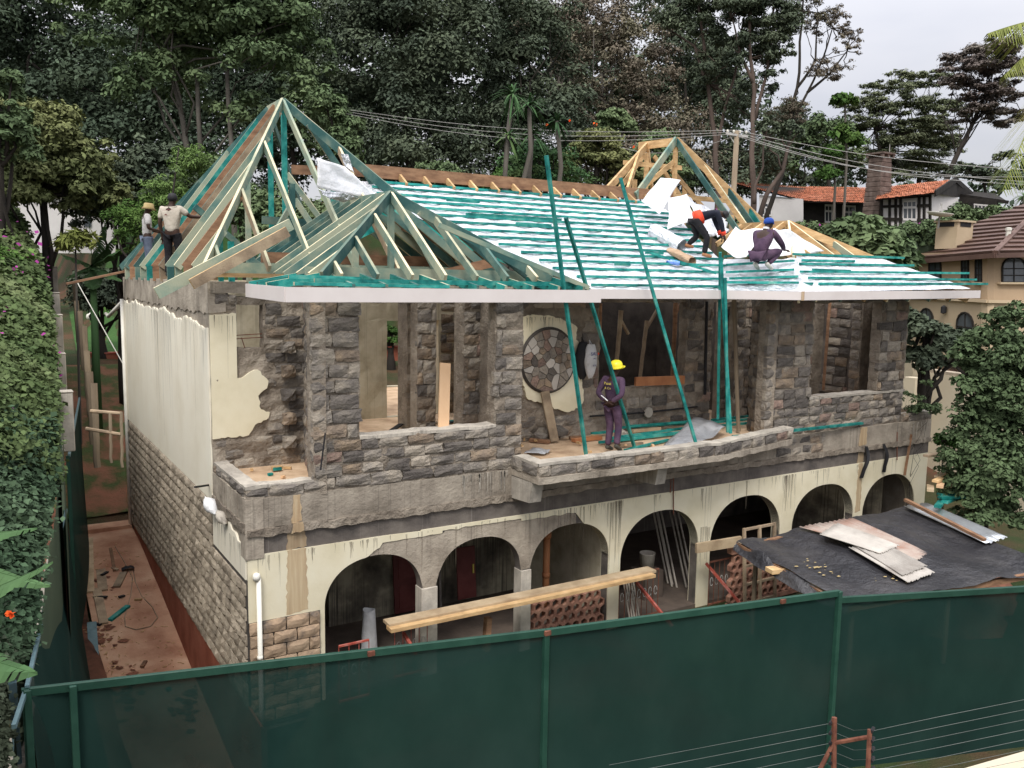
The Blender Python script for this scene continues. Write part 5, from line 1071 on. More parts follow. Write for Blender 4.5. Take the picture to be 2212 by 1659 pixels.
prop('thin brown timber hanging at the left edge of the terrace window', Y0(*tT(775, 115), 1.9), Y0(*tT(770, 330), 1.9), .03, 'brown_wood')
b = MB(); q0, q1 = Y0(*tT(1605, 100), 2.0), Y0(*tT(1590, 830), 2.0); b.tube([q0, q1], .035, seg=8); b.build('black_pipe', 'black', house)
b = MB(); b.tube([Y0(*tT(690, 1000), 2.04), Y0(*tT(1110, 972), 2.04), Y0(*tT(1530, 925), 2.04)], .02, seg=6); b.build('black_pipe', 'black', house)
b = MB(); b.lathe((0, 0, 0), [(0.001, -.03), (.13, -.02), (.12, .01), (0.001, .02)], 9); o = b.build('plaster_patch', 'concrete_pale', house); o.location = Y0(*tT(1150, 970), 2.03); o.rotation_euler = (math.pi/2, 0, 0)
for x, y in ((13.1, 1.6), (14.0, 1.7), (14.9, 1.5)): prop({13.1: 'leftmost', 14.0: 'middle', 14.9: 'rightmost'}[x]+' thin timber prop inside the right bay window', (x, y, 6.3), (x-.05, y, 4.0), .04, 'brown_wood')
thing_beam('hanging_timber', 'orange timber slanting in the right corner of the right bay window', 'timber', Y0(*rg(2164, 700, 2.011)(1330, 650), .4), Y0(*rg(2164, 700, 2.011)(1295, 785), .4), .06, .04, 'red_wood')
b = MB(); b.tube([Y0(*rg(650, 1350, 3.687)(1425, 110), -.12), Y0(*rg(650, 1350, 3.687)(1370, 545), -.12)], .014, seg=5); o = b.build('iron_rod', 'black'); tag(o, 'thin black iron rod standing against the left bay wall above the planter', 'rod')
thing_beam('wood_scrap', 'green ended offcut lying on the planter floor at the left corner', 'offcut', Z0(*rg(650, 1350, 3.687)(800, 530), 3.4), Z0(*rg(650, 1350, 3.687)(905, 520), 3.4), .12, .06, 'teal', edge='pine')
thing_beam('iron_rod', 'black bar poking out of the side wall at the planter', 'rod', X0(*rg(350, 1250, 3.016)(955, 893), -.02), X0(*rg(350, 1250, 3.016)(818, 913), -.35), .03, .03, 'black')
def cement_bag(x, y, X, lab, s=1.0):
    b = MB(); b.grid(lambda u, v: (.10*s*math.cos(v*6.283)*math.sin(math.pi*min(1, u+.05))*(1+.4*noise.noise((u*4, v*5, X))), (u-.5)*.42*s, .10*s*math.sin(v*6.283)*math.sin(math.pi*min(1, u+.05))*(1+.4*noise.noise((u*4, v*5, 3)))), 10, 12)
    o = b.build('sack', 'bag_white' if s > 1 else 'concrete_pale', smooth=True); o.location = X0(x, y, X); o.rotation_euler = (.5, .2, .3); tag(o, lab, 'sack')
cement_bag(*rg(350, 1250, 3.016)(965, 1085), -.12, 'crumpled white sack stuck on the side ledge of the left corner', 1.15)
cement_bag(*rg(350, 1250, 3.016)(1070, 1200), -.1, 'small grey sack on the side ledge below the white sack', .9)
cement_bag(*rg(350, 1250, 3.016)(1320, 1360), .1, 'torn grey sack caught at the front corner of the ledge', .9)
# ------------------------------------------------------------------ ground floor porch and yard
def PZ(f, x, y, z): return Z0(*f(x, y), z)
thing_beam('scaffold_plank', 'upper cement splashed scaffold plank crossing the arches', 'plank', PZ(tm3, 565, 1080, 1.12), PZ(tB, 1460, 1285, 1.12), .26, .05, 'plank_wood')
thing_beam('scaffold_plank', 'lower scaffold plank with a thick raw edge crossing the arches', 'plank', PZ(tm3, 582, 1118, 1.08), PZ(tB, 1464, 1330, 1.08), .2, .06, 'pine')
thing_beam('trestle_post', 'dark timber post carrying the scaffold planks', 'post', Y0(*tP(1638, 790), -.35), Y0(*tP(1618, 1100), -.35), .1, .12, 'brown_wood', up=(0, 1, 0))
for a, c, lab in ((tP(842, 938), tP(960, 1130), 'short red handrail at the left end of the scaffold planks'), (tB(1325, 1400), tB(1640, 1790), 'red handrail below the right end of the scaffold planks'), (tm4(505, 665), tm4(760, 965), 'longest red handrail beside the honeycomb block screen')):
    thing_beam('handrail', lab, 'handrail', Y0(*a, -.25), Y0(*c, -1.1), .05, .05, 'red_paint')
def grille(name, label, x0, x1, y, z0, z1, mat):
    t = thing(name, label, 'railing', ((x0+x1)/2, y, z0)); w = x1-x0; h = z1-z0
    for zz in (0.04, h): b = MB(); b.beam((-w/2, 0, zz), (w/2, 0, zz), .03, .03); b.build('rail', mat, t)
    n = int(w/.13)
    for i in range(n+1): b = MB(); xx = -w/2+w*i/n; b.tube([(xx, 0, 0), (xx, 0, h)], .008, seg=5); b.build('baluster', mat, t)
    b = MB()
    for i in range(n): b.tube([(-w/2+w*(i+.5)/n+.04*math.cos(a*.7), 0, h*.55+.09*math.sin(a*.7)) for a in range(9)], .006, seg=4)
    b.build('scroll', 'wire', t); return t
grille('red_railing', 'red iron railing with scrolls just right of the cladded pier', 1.25, 1.75, -.5, .0, .95, 'red_paint')
grille('red_railing', 'red iron railing panel under the left end of the scaffold planks', 2.35, 2.95, -.15, .0, 1.0, 'red_paint')
grille('red_railing', 'rusty scrolled railing between the third and fourth arches', 7.1, 8.1, -.15, .0, .95, 'rust')
grille('red_railing', 'rusty scrolled railing in front of the honeycomb screen', 9.3, 10.3, -.35, .0, .95, 'rust')
def vent():
    b = MB(); n = 6; s = .1; ring = [(.078*math.cos(math.pi*2*(i+.5)/n), .078*math.sin(math.pi*2*(i+.5)/n)) for i in range(n)]; sq = [(.112*math.cos(math.pi*2*(i+.5)/n), .112*math.sin(math.pi*2*(i+.5)/n)) for i in range(n)]
    for i in range(n):
        a, c = ring[i], ring[(i+1) % n]; d, e = sq[i], sq[(i+1) % n]
        b.quad((d[0], -.05, d[1]), (e[0], -.05, e[1]), (c[0], -.05, c[1]), (a[0], -.05, a[1])); b.quad((a[0], -.05, a[1]), (c[0], -.05, c[1]), (c[0], .05, c[1]), (a[0], .05, a[1])); b.quad((e[0], -.05, e[1]), (d[0], -.05, d[1]), (d[0], .05, d[1]), (e[0], .05, e[1]))
    return b.mesh('vent_block', 'clay')
VM = vent()
def screen(label, x0, x1, y, z0, z1, rz=0, cx=None):
    t = thing('block_screen', label, 'screen', (x0, y, z0), rz); r = 0; z = .1
    while z < z1-z0:
        x = .1+(.097 if r % 2 else 0)
        while x < x1-x0-.05: inst('vent_block', VM, t, (x, 0, z)); x += .194
        z += .168; r += 1
    b = MB(); b.box(0, x1-x0, -.06, .06, -.1, .0); b.build('base_course', 'clay', t); return t
screen('honeycomb screen of clay vent blocks filling the foot of the third arch', 5.15, 6.9, .1, .0, .75)
sc_ = screen('honeycomb screen of clay vent blocks beside the black tarp shelter', 9.75, 11.9, -.45, .0, 1.05)
b = MB(); b.box(0, 2.15, -.07, .07, 1.08, 1.2); b.build('top_course', 'clay', sc_)
wf = thing('window_frame', 'old wooden window frame with nine panes missing leaning on the honeycomb screen', 'window frame', (9.95, -.75, .05))
for x in (0, .45, .9): b = MB(); b.beam((x, 0, 0), (x, .12, 1.6), .06, .05, (0, 1, 0)); b.build('stile', 'old_wood', wf)
for z in (.03, .42, .8, 1.2, 1.57): b = MB(); b.beam((0, .12*z/1.6, z), (.9, .12*z/1.6, z), .045, .05); b.build('rail', 'old_wood', wf)
for x, y, z, w, h, m, lab, rt_ in ((3.5, 2.42, 0, .8, 1.25, 'maroon', 'dark red panelled door leaf leaning inside the second arch', .08), (4.65, 1.9, .25, .42, 1.05, 'maroon', 'narrow maroon cupboard door with a brass handle leaning in the second arch', .1)):
    t = thing('door_leaf', lab, 'door leaf', (x, y, z)); t.rotation_euler = (-rt_, 0, 0); b = MB(); b.box(0, w, 0, .04, 0, h); b.build('panel', m, t, bevel=.006)
    if w > .6:
        for q in range(2): b = MB(); b.box(.1, w-.1, -.012, 0.0, .1+q*.58, .55+q*.58); b.build('raised_panel', m, t, bevel=.008)
    else: b = MB(); b.box(w-.08, w-.05, -.03, -.001, .5, .68); b.build('handle', 'letter_yellow', t)
b = MB(); b.tube([(0, 0, 0), (0, 0, .9), (0, 0, 1.75)], .07, seg=10); b.lathe((0, 0, 1.6), [(.07, 0), (.09, .02), (.09, .18), (.0, .18)], 10); b.lathe((0, 0, .8), [(.08, 0), (.08, .1)], 10); o = b.build('orange_pipe', 'red_wood', smooth=True); o.location = (6.15, 1.0, -.05); tag(o, 'orange brown waste pipe standing inside the third arch', 'pipe')
b = MB(); b.lathe((0, 0, 0), [(0, 0), (.14, 0), (.17, .33), (.175, .34), (.16, .34), (.13, .03), (0, .03)], 16); o = b.build('bucket', 'concrete_pale', smooth=True); o.location = (8.7, .9, .55); tag(o, 'grey bucket standing inside the fourth arch', 'bucket')
b = MB(); b.box(-.25, .25, -.25, .25, -.6, 0); o = b.build('block_stack', 'floor_dark'); o.location = (8.7, .9, .54); tag(o, 'dark block under the bucket inside the fourth arch', 'block')
rd = random.Random(2)
for i in range(7): p = Vector((9.5+rd.uniform(-.08, .1)+i*.05, 1.2-.1*i, -.05)); thing_beam('steel_pole', ORD[i]+' grey pole from the left in the bundle leaning inside the fourth arch', 'pole', p, p+Vector((.35, 1.0, 1.45)), .035, .035, 'concrete_pale', group='poles leaning inside the fourth arch')
for i in range(5): p = Vector((7.25+.06*i, -.15, 0)); thing_beam('steel_pole', ORD[i]+' thin grey pole from the left against the cream column by the fourth arch', 'pole', p+Vector((.15, 0, 0)), p+Vector((-.02, .1, 1.0)), .035, .03, 'concrete_pale', group='poles against the cream column')
b = MB(); b.grid(lambda s, t: (.16*math.cos(s*6.283)*(1-.3*t), .1*math.sin(s*6.283), .75*t+.03*noise.noise((s*4, t*4, 1))), 12, 6); o = b.build('cement_sack', 'bag_white', smooth=True); o.location = (2.45, 1.2, -.02); tag(o, 'printed white cement sack slumped inside the first arch', 'sack')
thing_beam('porch_post', 'thin steel post standing inside the second arch', 'post', (4.15, 1.7, -.05), (4.05, 1.7, 2.5), .07, .05, 'concrete_dark')
thing_beam('porch_rail', 'grey strip fixed along the smoked wall inside the second arch', 'rail', (4.1, 2.42, 1.45), (5.9, 2.42, 1.45), .05, .12, 'steel_blue')
thing_beam('shelter_plank', 'weathered plank laid from the fourth column towards the shelter', 'plank', Y0(*tm4(452, 585), -.45), Y0(*tm4(692, 545), -.6), .06, .2, 'plank_wood')
thing_beam('shelter_plank', 'short thick pale plank sticking out from under the tarp', 'plank', PZ(tm4, 842, 705, 1.5), PZ(tm4, 985, 690, 1.5), .22, .08, 'pine')
# black tarp lean-to
sh = thing('lean_to_shelter', 'low lean-to roofed with a sagging black plastic tarp in front of the right arches', 'shelter', (12, -2.5, 0))
SO = Vector((12, -2.5, 0)); c4 = [PZ(tm4, 672, 545, 1.72), PZ(tm4, 1570, 358, 1.78), PZ(tm4, 2420, 690, 1.5), PZ(tm4, 1275, 892, 1.38)]
b = MB(); b.grid(lambda s, t: lerp3(lerp3(c4[0], c4[1], s), lerp3(c4[3], c4[2], s), t)-SO+Vector((.10*noise.noise((t*4, s, 2))*(1-s), 0, .05*noise.noise((s*7, t*2.5, 0))+.03*noise.noise((s*20, t*3, 5))-.05*math.sin(s*math.pi*3)**2)), 60, 36); tp_ = b.build('tarp', 'tarp', sh, smooth=True)
b = MB(); e0, e1 = c4[0]-SO, c4[3]-SO; b.grid(lambda s, t: lerp3(e0, e1, s)+Vector((-.10*t-.1*math.sin(s*math.pi)*t, 0, -.16*t+.10*noise.noise((s*6, t*2, 9)))), 24, 5); b.build('tarp_edge', 'tarp', tp_, smooth=True)
for s_, t_ in ((.05, .1), (.5, .08), (.95, .08), (.06, .92), (.5, .92), (.92, .92)):
    p = lerp3(lerp3(c4[0], c4[1], s_), lerp3(c4[3], c4[2], s_), t_)-SO; b = MB(); b.tube([(p.x, p.y, -.1), (p.x, p.y, p.z-.06)], .045, seg=7); b.build('post', 'pole_wood', sh)
for t_ in (.03, .97): b = MB(); b.beam(lerp3(c4[0], c4[3], t_)-SO-Vector((0, 0, .1)), lerp3(c4[1], c4[2], t_)-SO-Vector((0, 0, .1)), .08, .1); b.build('edge_beam', 'brown_wood', sh)
b = MB(); b.beam(c4[0]-SO-Vector((0, 0, .09)), c4[3]-SO-Vector((0, 0, .09)), .05, .12); b.build('edge_beam', 'brown_wood', sh)
rd = random.Random(6); b = MB()
tn_ = lambda s, t: lerp3(lerp3(c4[0], c4[1], s), lerp3(c4[3], c4[2], s), t)
def mud(cx_, cy_, sx, sy, n, seed):
    rr = random.Random(seed); bb = MB()
    for i in range(n):
        s, t = cx_+rr.gauss(0, sx), cy_+rr.gauss(0, sy); 
        if not (0 < s < 1 and 0 < t < 1): continue
        p = tn_(s, t)-SO+Vector((0, 0, .03-.05*math.sin(s*math.pi*3)**2+.05*noise.noise((s*7, t*2.5, 0))+.03*noise.noise((s*20, t*3, 5)))); k = rr.uniform(.01, .045)
        bb.ngon([p+Vector((k*math.cos(a)*rr.uniform(.5, 1.6), k*math.sin(a)*rr.uniform(.3, 1), 0)) for a in (0, 1.2, 2.4, 3.7, 5)])
    return bb
b = mud(.12, .5, .03, .05, 26, 1); b2 = mud(.45, .12, .04, .02, 12, 2); n_ = len(b.v); b.v += b2.v; b.f += [tuple(i+n_ for i in f) for f in b2.f]; b.mi += b2.mi
b2 = mud(.3, .8, .05, .03, 10, 3); n_ = len(b.v); b.v += b2.v; b.f += [tuple(i+n_ for i in f) for f in b2.f]; b.mi += b2.mi
M('mud', [(.38, .28, .12), (.50, .39, .20)], 5, bump=.3); b.build('mud_splash', 'mud', tp_)['kind'] = 'stuff'
def corrug(name, label, cs, mat, cat='roofing sheet', amp=.012, nw=11, lift=0):
    c = sum((Vector(p) for p in cs), Vector())/4; cs = [Vector(p)-c for p in cs]; b = MB(); rr = random.Random(len(label))
    def f(s, t):
        e = (.05*noise.noise((t*7, 1, nw)) if s > .99 or s < .01 else 0)
        return lerp3(lerp3(cs[0], cs[1], s), lerp3(cs[3], cs[2], s), t)*(1+e)+Vector((0, 0, lift+amp*math.sin(t*nw*2*math.pi)-.03*s*s))
    b.grid(f, 8, nw*4); o = b.build(name, mat, smooth=True); o.location = c; s_ = o.modifiers.new('s', 'SOLIDIFY'); s_.thickness = .008; return tag(o, label, cat)
def T4(x, y, dz=0): return onp(*tm4(x, y), (0, -.11, 1), (11, -1.3, 1.80+dz))
corrug('asbestos_sheet', 'reddish stained old roofing sheet at the bottom of the pile on the tarp', [T4(1005, 470, .02), T4(1640, 640, .02), T4(1700, 600, .02), T4(1290, 420, .02)], 'asbestos_red')
corrug('asbestos_sheet', 'longest grey corrugated sheet lying on the black tarp', [T4(1270, 580, .06), T4(1590, 760, .03), T4(1735, 705, .03), T4(1440, 560, .06)], 'asbestos')
corrug('asbestos_sheet', 'grey corrugated sheet overlapping the longest one on the tarp', [T4(1180, 500, .09), T4(1560, 722, .07), T4(1695, 670, .07), T4(1330, 490, .09)], 'asbestos')
corrug('asbestos_sheet', 'topmost pale grey corrugated sheet with a broken edge on the pile', [T4(1115, 510, .13), T4(1440, 605, .12), T4(1545, 560, .12), T4(1210, 448, .13)], 'asbestos')
corrug('zinc_sheet', 'shiny corrugated iron sheet leaning from the last arch over the tarp', [T4(1565, 358, .05), T4(2010, 553, .12), T4(2125, 517, .14), T4(1690, 340, .12)], 'zinc', nw=9)
thing_beam('roof_timber', 'dark brown timber lying along the shiny iron sheet', 'timber', T4(1575, 325, .22), T4(2000, 540, .2), .09, .06, 'brown_wood')
# ------------------------------------------------------------------ green shade-net fences
nf = thing('net_fence', 'tall green shade net fence across the front of the site with steel frame', 'fence', (-3.05, -3.24, 0))
FO = Vector((-3.05, -3.24, 0)); c0, c1, c2_ = Vector((0, 0, 2.5)), Vector((6.6, -5.46, 2.5))-FO, Vector((12.0, -7.35, 2.42))-FO
def netpanel(root, a, c, zb, name='net_panel', drop=.05, sag=0):
    b = MB(); a, c = Vector(a), Vector(c); n = (c-a).cross(Vector((0, 0, 1))).normalized()
    b.grid(lambda s, t: Vector((*(lerp3(a, c, s)+n*(.015*noise.noise((s*6, t*4, 2))+.03*math.sin(math.pi*t)*noise.noise((s*3, 0, 1)))).xy, (lerp3(a, c, s).z-drop)*(1-t)+zb*t)), 24, 12)
    return b.build(name, 'shade_net', root, smooth=True)
m1 = Vector((2.34, -4.585, 2.5))-FO
netpanel(nf, Vector((.42, -.10, 2.5)), m1, -2.2); netpanel(nf, m1, c1, -2.2); c1b = c1+Vector((0, 0, -.10)); netpanel(nf, c1b, c2_-Vector((0, 0, .08)), -2.2)
for a, c in ((c0+Vector((.02, 0, 0)), m1), (m1, c1), (c1b, c2_-Vector((0, 0, .08)))): b = MB(); b.beam(a-Vector((0, .02, .03)), c-Vector((0, .02, .03)), .05, .09); b.build('top_rail', 'green_steel', nf, bevel=.006)
for p, h in ((c0, 0), (Vector((.40, -.12, 2.5)), 0), (m1, 0), (c1, .0), (c2_, 0)): b = MB(); b.box(p.x-.035, p.x+.035, p.y-.06, p.y+.01, -2.4, p.z+.0); b.build('post', 'green_steel', nf, bevel=.006)
for p in (lerp3(c0, m1, .62), m1+Vector((.0, 0, 0)), lerp3(m1, c1, .78), lerp3(c1b, c2_, .62)): b = MB(); b.box(p.x-.04, p.x+.04, p.y-.075, p.y-.04, p.z-.05, p.z+.005); b.build('rust_patch', 'rust', nf)
b = MB(); b.grid(lambda s, t: Vector((.03+.12*s*(1-t)**2+(.36-.0)*s*(t)**0*1.0*(0.25+.75*(1-math.exp(-3*t)))*0+.42*s, -.05, 2.42-2.6*t))+Vector((.0+.26*(1-s)*(1-math.exp(-4*t)), .0, 0)), 6, 16); b.build('net_corner', 'shade_net', nf, smooth=True)
lf_ = thing('net_fence', 'green shade net fence running back along the left side of the red path', 'fence', (-3.05, -3.22, 0))
a, c = Vector((0, 0, 2.5)), Vector((-2.12, 3.9, 2.5))-FO
b = MB(); b.grid(lambda s, t: lerp3(a, c, s)+Vector(((.28+.35*math.sin(math.pi*min(1, s*1.1)))*(t**1.3)+.02*noise.noise((s*5, t*3, 3)), 0, -(.0+3.4*t))), 24, 14); b.build('net_panel', 'shade_net', lf_, smooth=True)
a2, c2n = Vector((-2.03, 4.0, 3.45))-FO, Vector((-1.16, 11.6, 3.45))-FO
b = MB(); b.grid(lambda s, t: lerp3(a2, c2n, s)+Vector((.15*t*math.sin(math.pi*s), 0, -3.6*t*(1-.25*s)+.0)), 20, 12); b.build('net_panel', 'shade_net', lf_, smooth=True)
for p, q in ((a, c), (a2, c2n)): b = MB(); b.beam(p, q, .04, .05); b.build('top_rail', 'steel_blue', lf_)
for p in (a, lerp3(a, c, .5), c, a2): b = MB(); b.box(p.x-.05, p.x+.01, p.y-.03, p.y+.03, -1.5, p.z); b.build('post', 'green_steel', lf_)
b = MB(); b.beam(a+Vector((-.12, .45, -.1)), a+Vector((-.10, .45, -2.0)), .08, .08); b.beam(a+Vector((-.02, -.02, -.04)), a+Vector((-.14, -.55, -.12)), .04, .05); b.build('stub_rail', 'steel_blue', lf_)
# concrete block boundary wall outside the left fence
bwl = thing('block_wall', 'low wall of grey concrete blocks outside the left green net', 'wall', (-3.0, 0, 0)); A0, A1 = Z0(66, 1530, 1.5), Z0(132, 1150, 1.5); A0 = A0+(A0-A1)*.35
for i in range(26):
    for k in range(5): p = lerp3(A0, A1, (i+.5+(k % 2)*.5)/26)-Vector((-3, 0, 0)); L = (A1-A0).length/26; b = MB(); b.box(-L*.48, L*.48, -.1, .1, -.095, .095); o = b.build('concrete_block', 'concrete_pale', bwl, bevel=.01) if i+k == 0 else None; bm_ = bm_ if i+k else o.data; o = o or inst('concrete_block', bm_, bwl, (0, 0, 0)); o.location = p+Vector((-.06, 0, -.1-k*.2+.0)); o.rotation_euler = (0, 0, math.atan2((A1-A0).y, (A1-A0).x)+rd.uniform(-.02, .02))
# electric fence and wall close to the camera
ef = thing('electric_fence', 'rusty electric fence posts with seven thin wires in the bottom right foreground', 'electric fence', at(1810, 1600, 7)); EO = at(1810, 1600, 7)
def E5(x, y, d=7.0): return at(*tm5(x, y), d)-EO
for p, q, r in ((E5(1063, 735), E5(1057, 1250), .022), (E5(1278, 808, 6.8), E5(1258, 1250, 6.8), .02)): b = MB(); b.tube([p, q], r, seg=6); b.build('post', 'rust', ef)
for p, q in ((E5(1060, 890), E5(1278, 852, 6.8)), (E5(1062, 885), E5(960, 1080))): b = MB(); b.tube([p, q], .018, seg=6); b.build('brace', 'rust', ef)
for k in range(7):
    y0 = 768+60*k; b = MB(); b.tube([E5(1055, y0), E5(500, y0+105+k*3, 7.1), E5(-300, y0+255+k*8, 7.3)], .0015, seg=4); b.build('wire', 'dull_wire', ef)
    y1 = 815+60*k; b = MB(); b.tube([E5(1300, y1, 6.8), E5(1700, y1-85+k*2, 6.6), E5(2500, y1-245, 6.4)], .0015, seg=4); b.build('wire', 'dull_wire', ef)
    b = MB(); b.tube([E5(1070, y0), E5(1180, y0+45), E5(1280, y0+40, 6.8)], .0012, seg=4); b.build('wire', 'dull_wire', ef)
    for p in (E5(1040, y0), E5(1290, y1, 6.8)): b = MB(); b.tube([p-Vector((.02, .01, 0)), p+Vector((.05, .02, 0))], .014, seg=6); b.build('insulator', 'black', ef)
nw_ = thing('near_wall', 'cream coping of the camera side boundary wall in the bottom right corner', 'wall', at(2200, 1665, 6.5)); NO = at(2200, 1665, 6.5); b = MB(); p, q = at(2130, 1662, 6.6)-NO, at(2420, 1580, 6.3)-NO; b.beam(p+(p-q)*2.0-Vector((0, 0, .06)), q-Vector((0, 0, .06)), .2, .1); b.build('coping', 'yellow_wall', nw_); b = MB(); b.beam(p+(p-q)*2-Vector((0, 0, .9)), q-Vector((0, 0, .9)), .15, 1.55); b.build('wall_face', 'yellow_wall', nw_)
# ------------------------------------------------------------------ foliage
def leaves(name, mat, P, Nn, size, parent=None, ar=.5, seed=0, droop=.0, smooth=False):
    """P: (n,3) positions, Nn: (n,3) facing bias; each leaf is a folded kite of two triangles"""
    r = np.random.RandomState(seed); n = len(P)
    nn = Nn+r.normal(0, .55, (n, 3)); nn /= np.linalg.norm(nn, axis=1)[:, None]+1e-9
    t = r.normal(0, 1, (n, 3)); t[:, 2] -= droop; t -= nn*(t*nn).sum(1)[:, None]; t /= np.linalg.norm(t, axis=1)[:, None]+1e-9
    w = np.cross(nn, t); s = (size*r.uniform(.6, 1.5, n))[:, None]
    V = np.empty((n, 4, 3)); V[:, 0] = P-t*s*.5; V[:, 1] = P+w*s*ar*.5+nn*s*.08; V[:, 2] = P+t*s*.5; V[:, 3] = P-w*s*ar*.5+nn*s*.08
    me = bpy.data.meshes.new(name); me.vertices.add(n*4); me.vertices.foreach_set('co', V.reshape(-1)); me.loops.add(n*4)
    me.loops.foreach_set('vertex_index', np.arange(n*4, dtype=np.int32)); me.polygons.add(n); me.polygons.foreach_set('loop_start', np.arange(0, n*4, 4, dtype=np.int32)); me.polygons.foreach_set('loop_total', np.full(n, 4, dtype=np.int32))
    me.materials.append(MATS[mat]); me.update(calc_edges=True); me.validate()
    o = bpy.data.objects.new(name, me); COL.objects.link(o)
    if parent: o.parent = parent
    return o
def crownpts(blobs, n, seed, clumps=22, cr=.32, fill=.25, flat=1.0, zmin=None):
    """leaf clusters spread over and inside lumpy blobs"""
    r = np.random.RandomState(seed); B = np.array([[*c, *q] for c, q in blobs], float); wt = (B[:, 3]*B[:, 4]+B[:, 4]*B[:, 5]+B[:, 3]*B[:, 5]); wt /= wt.sum()
    cc, rr = [], []
    for b, w in zip(B, wt):
        k = max(5, int(clumps*len(B)*w))
        d = r.normal(0, 1, (k, 3)); d /= np.linalg.norm(d, axis=1)[:, None]; d[:, 2] = np.where(d[:, 2] < -.5, -d[:, 2], d[:, 2])
        rad = r.uniform(.45, 1.02, k)[:, None]; cc.append(b[:3]+d*rad*b[3:]); rr.append(np.full(k, b[3:].mean()*cr)*r.uniform(.6, 1.5, k))
    cc = np.concatenate(cc); rr = np.concatenate(rr); p = rr**2; p /= p.sum(); ix = r.choice(len(cc), n, p=p)
    d = r.normal(0, 1, (n, 3)); d /= np.linalg.norm(d, axis=1)[:, None]; d[:, 2] = np.where(d[:, 2] < -.2, -d[:, 2]*.7, d[:, 2])
    k = (1-fill*r.uniform(0, 1, n)**.7)[:, None]; P = cc[ix]+d*k*rr[ix][:, None]*np.array([1.15, 1.15, flat]); P += r.normal(0, 1, (n, 3))*rr[ix][:, None]*.10
    return P, d+np.array([0, 0, .55]), cc, rr
def limb(b, a, c, r0, r1, seed, wob=.08, n=6, seg=6):
    rr = random.Random(seed); a, c = Vector(a), Vector(c); L = (c-a).length
    pts = [lerp3(a, c, i/n)+Vector((rr.uniform(-1, 1), rr.uniform(-1, 1), rr.uniform(-.5, .5)))*L*wob*math.sin(math.pi*i/n) for i in range(n+1)]
    b.tube(pts, r0, r1, seg); return pts
def tree(label, base, trunk, blobs, leaf, n, size, seed, bark='bark_dark', r0=.22, r1=.08, clumps=22, cr=.32, flat=1.0, twigs=10, name='tree', cat='tree', group=None, ar=.5, fill=.25, droop=0):
    """base: ground point, trunk: list of points above it, blobs: crown volumes (world)"""
    base = Vector(base); t = thing(name, label, cat, base, 0, group)
    P, Nn, cc, rr = crownpts(blobs, n, seed, clumps, cr, fill, flat); leaves('crown', leaf, P-np.array(base), Nn, size, t, ar, seed, droop)
    b = MB(); pts = [Vector((0, 0, -.4))]+[Vector(p)-base for p in trunk]; k = len(pts)
    fine = [lerp3(pts[i], pts[i+1], j/3)+Vector((noise.noise((i+j/3, seed, 1)), noise.noise((i+j/3, seed, 5)), 0))*r0*.7*(1 if j else 0) for i in range(k-1) for j in range(3)]+[pts[-1]]
    b.tube(fine, r0, r1, 8); rs = random.Random(seed)
    for i in range(twigs):
        q = Vector(cc[rs.randrange(len(cc))])-base; a = fine[int(len(fine)*rs.uniform(.35, .98))]
        if q.z < a.z*.75: continue
        limb(b, a, q, r1*1.0, r1*.25, seed*31+i, .10, 5, 5)
    b.build('trunk', bark, t, smooth=True); return t
def gz(p): return Vector((p[0], p[1], zt(p[0], p[1])))
def pxblob(x, y, d, rx, ry, rz=None):
    """crown volume seen at (x, y) whose half-width and half-height are given in the same units, at distance d"""
    c = at(x, y, d); k = d/F_; return (tuple(c), (rx*k, (rz or rx)*k*.9, ry*k))
def bgtree(label, x, ybase, d, blobs, leaf, n, size, seed, tr=None, **kw):
    B = [pxblob(a, b_, d+(q[0] if q else 0), rx, ry) for a, b_, rx, ry, *q in blobs]; base = gz(at(x, ybase, d)); top = Vector(B[0][0])
    tr = [at(a, b_, d) for a, b_ in tr] if tr else [lerp3(base, top, .5), top]
    return tree(label, base, tr, B, leaf, n, size, seed, **kw)
K = 1.0
# back rows: dark evergreens closing the view
bgtree('tall near-black tree behind the far left corner of the woodland', 60, 560, 52, [(60, 130, 170, 190), (-60, 60, 130, 160), (150, 300, 140, 130), (20, 400, 170, 120), (-20, 250, 120, 120)], 'leaf_blackish', 34000, .28, 101)
bgtree('dark evergreen standing behind the broad leafy tree above the left roof', 330, 560, 54, [(330, 120, 190, 200), (260, 330, 160, 160), (420, 380, 180, 140), (480, 200, 160, 180), (350, 470, 200, 100)], 'leaf_blackish', 38000, .28, 102)
bgtree('dark evergreen right of the tall left roof peak', 640, 520, 54, [(620, 180, 150, 200), (700, 60, 130, 140), (680, 350, 150, 150), (560, 400, 120, 120), (640, -20, 160, 100), (800, 430, 130, 90)], 'leaf_blackish', 34000, .28, 103)
bgtree('massive dense dark tree filling the sky above the ridge left of centre', 900, 480, 50, [(860, 120, 170, 170), (980, 190, 150, 170), (840, 280, 160, 140), (990, 340, 150, 110), (900, 20, 190, 120), (1090, 80, 110, 130), (780, 160, 100, 160), (900, 380, 180, 80)], 'leaf_dark', 70000, .23, 104, clumps=34, cr=.26, r0=.5)
bgtree('dark rounded tree behind the palms near the picture centre', 1120, 470, 52, [(1110, 190, 90, 120), (1180, 300, 120, 110), (1060, 330, 110, 100), (1190, 120, 90, 110)], 'leaf_dark', 26000, .23, 105, clumps=30, cr=.27)
bgtree('brown feathery tree left of the tall gum trees', 1320, 460, 56, [(1300, 160, 110, 130), (1400, 240, 110, 110), (1250, 260, 90, 110), (1380, 110, 100, 100), (1330, 340, 150, 90), (1450, 330, 110, 90)], 'leaf_brown', 34000, .20, 106, clumps=34, cr=.24, bark='bark_grey', fill=.6, twigs=24)
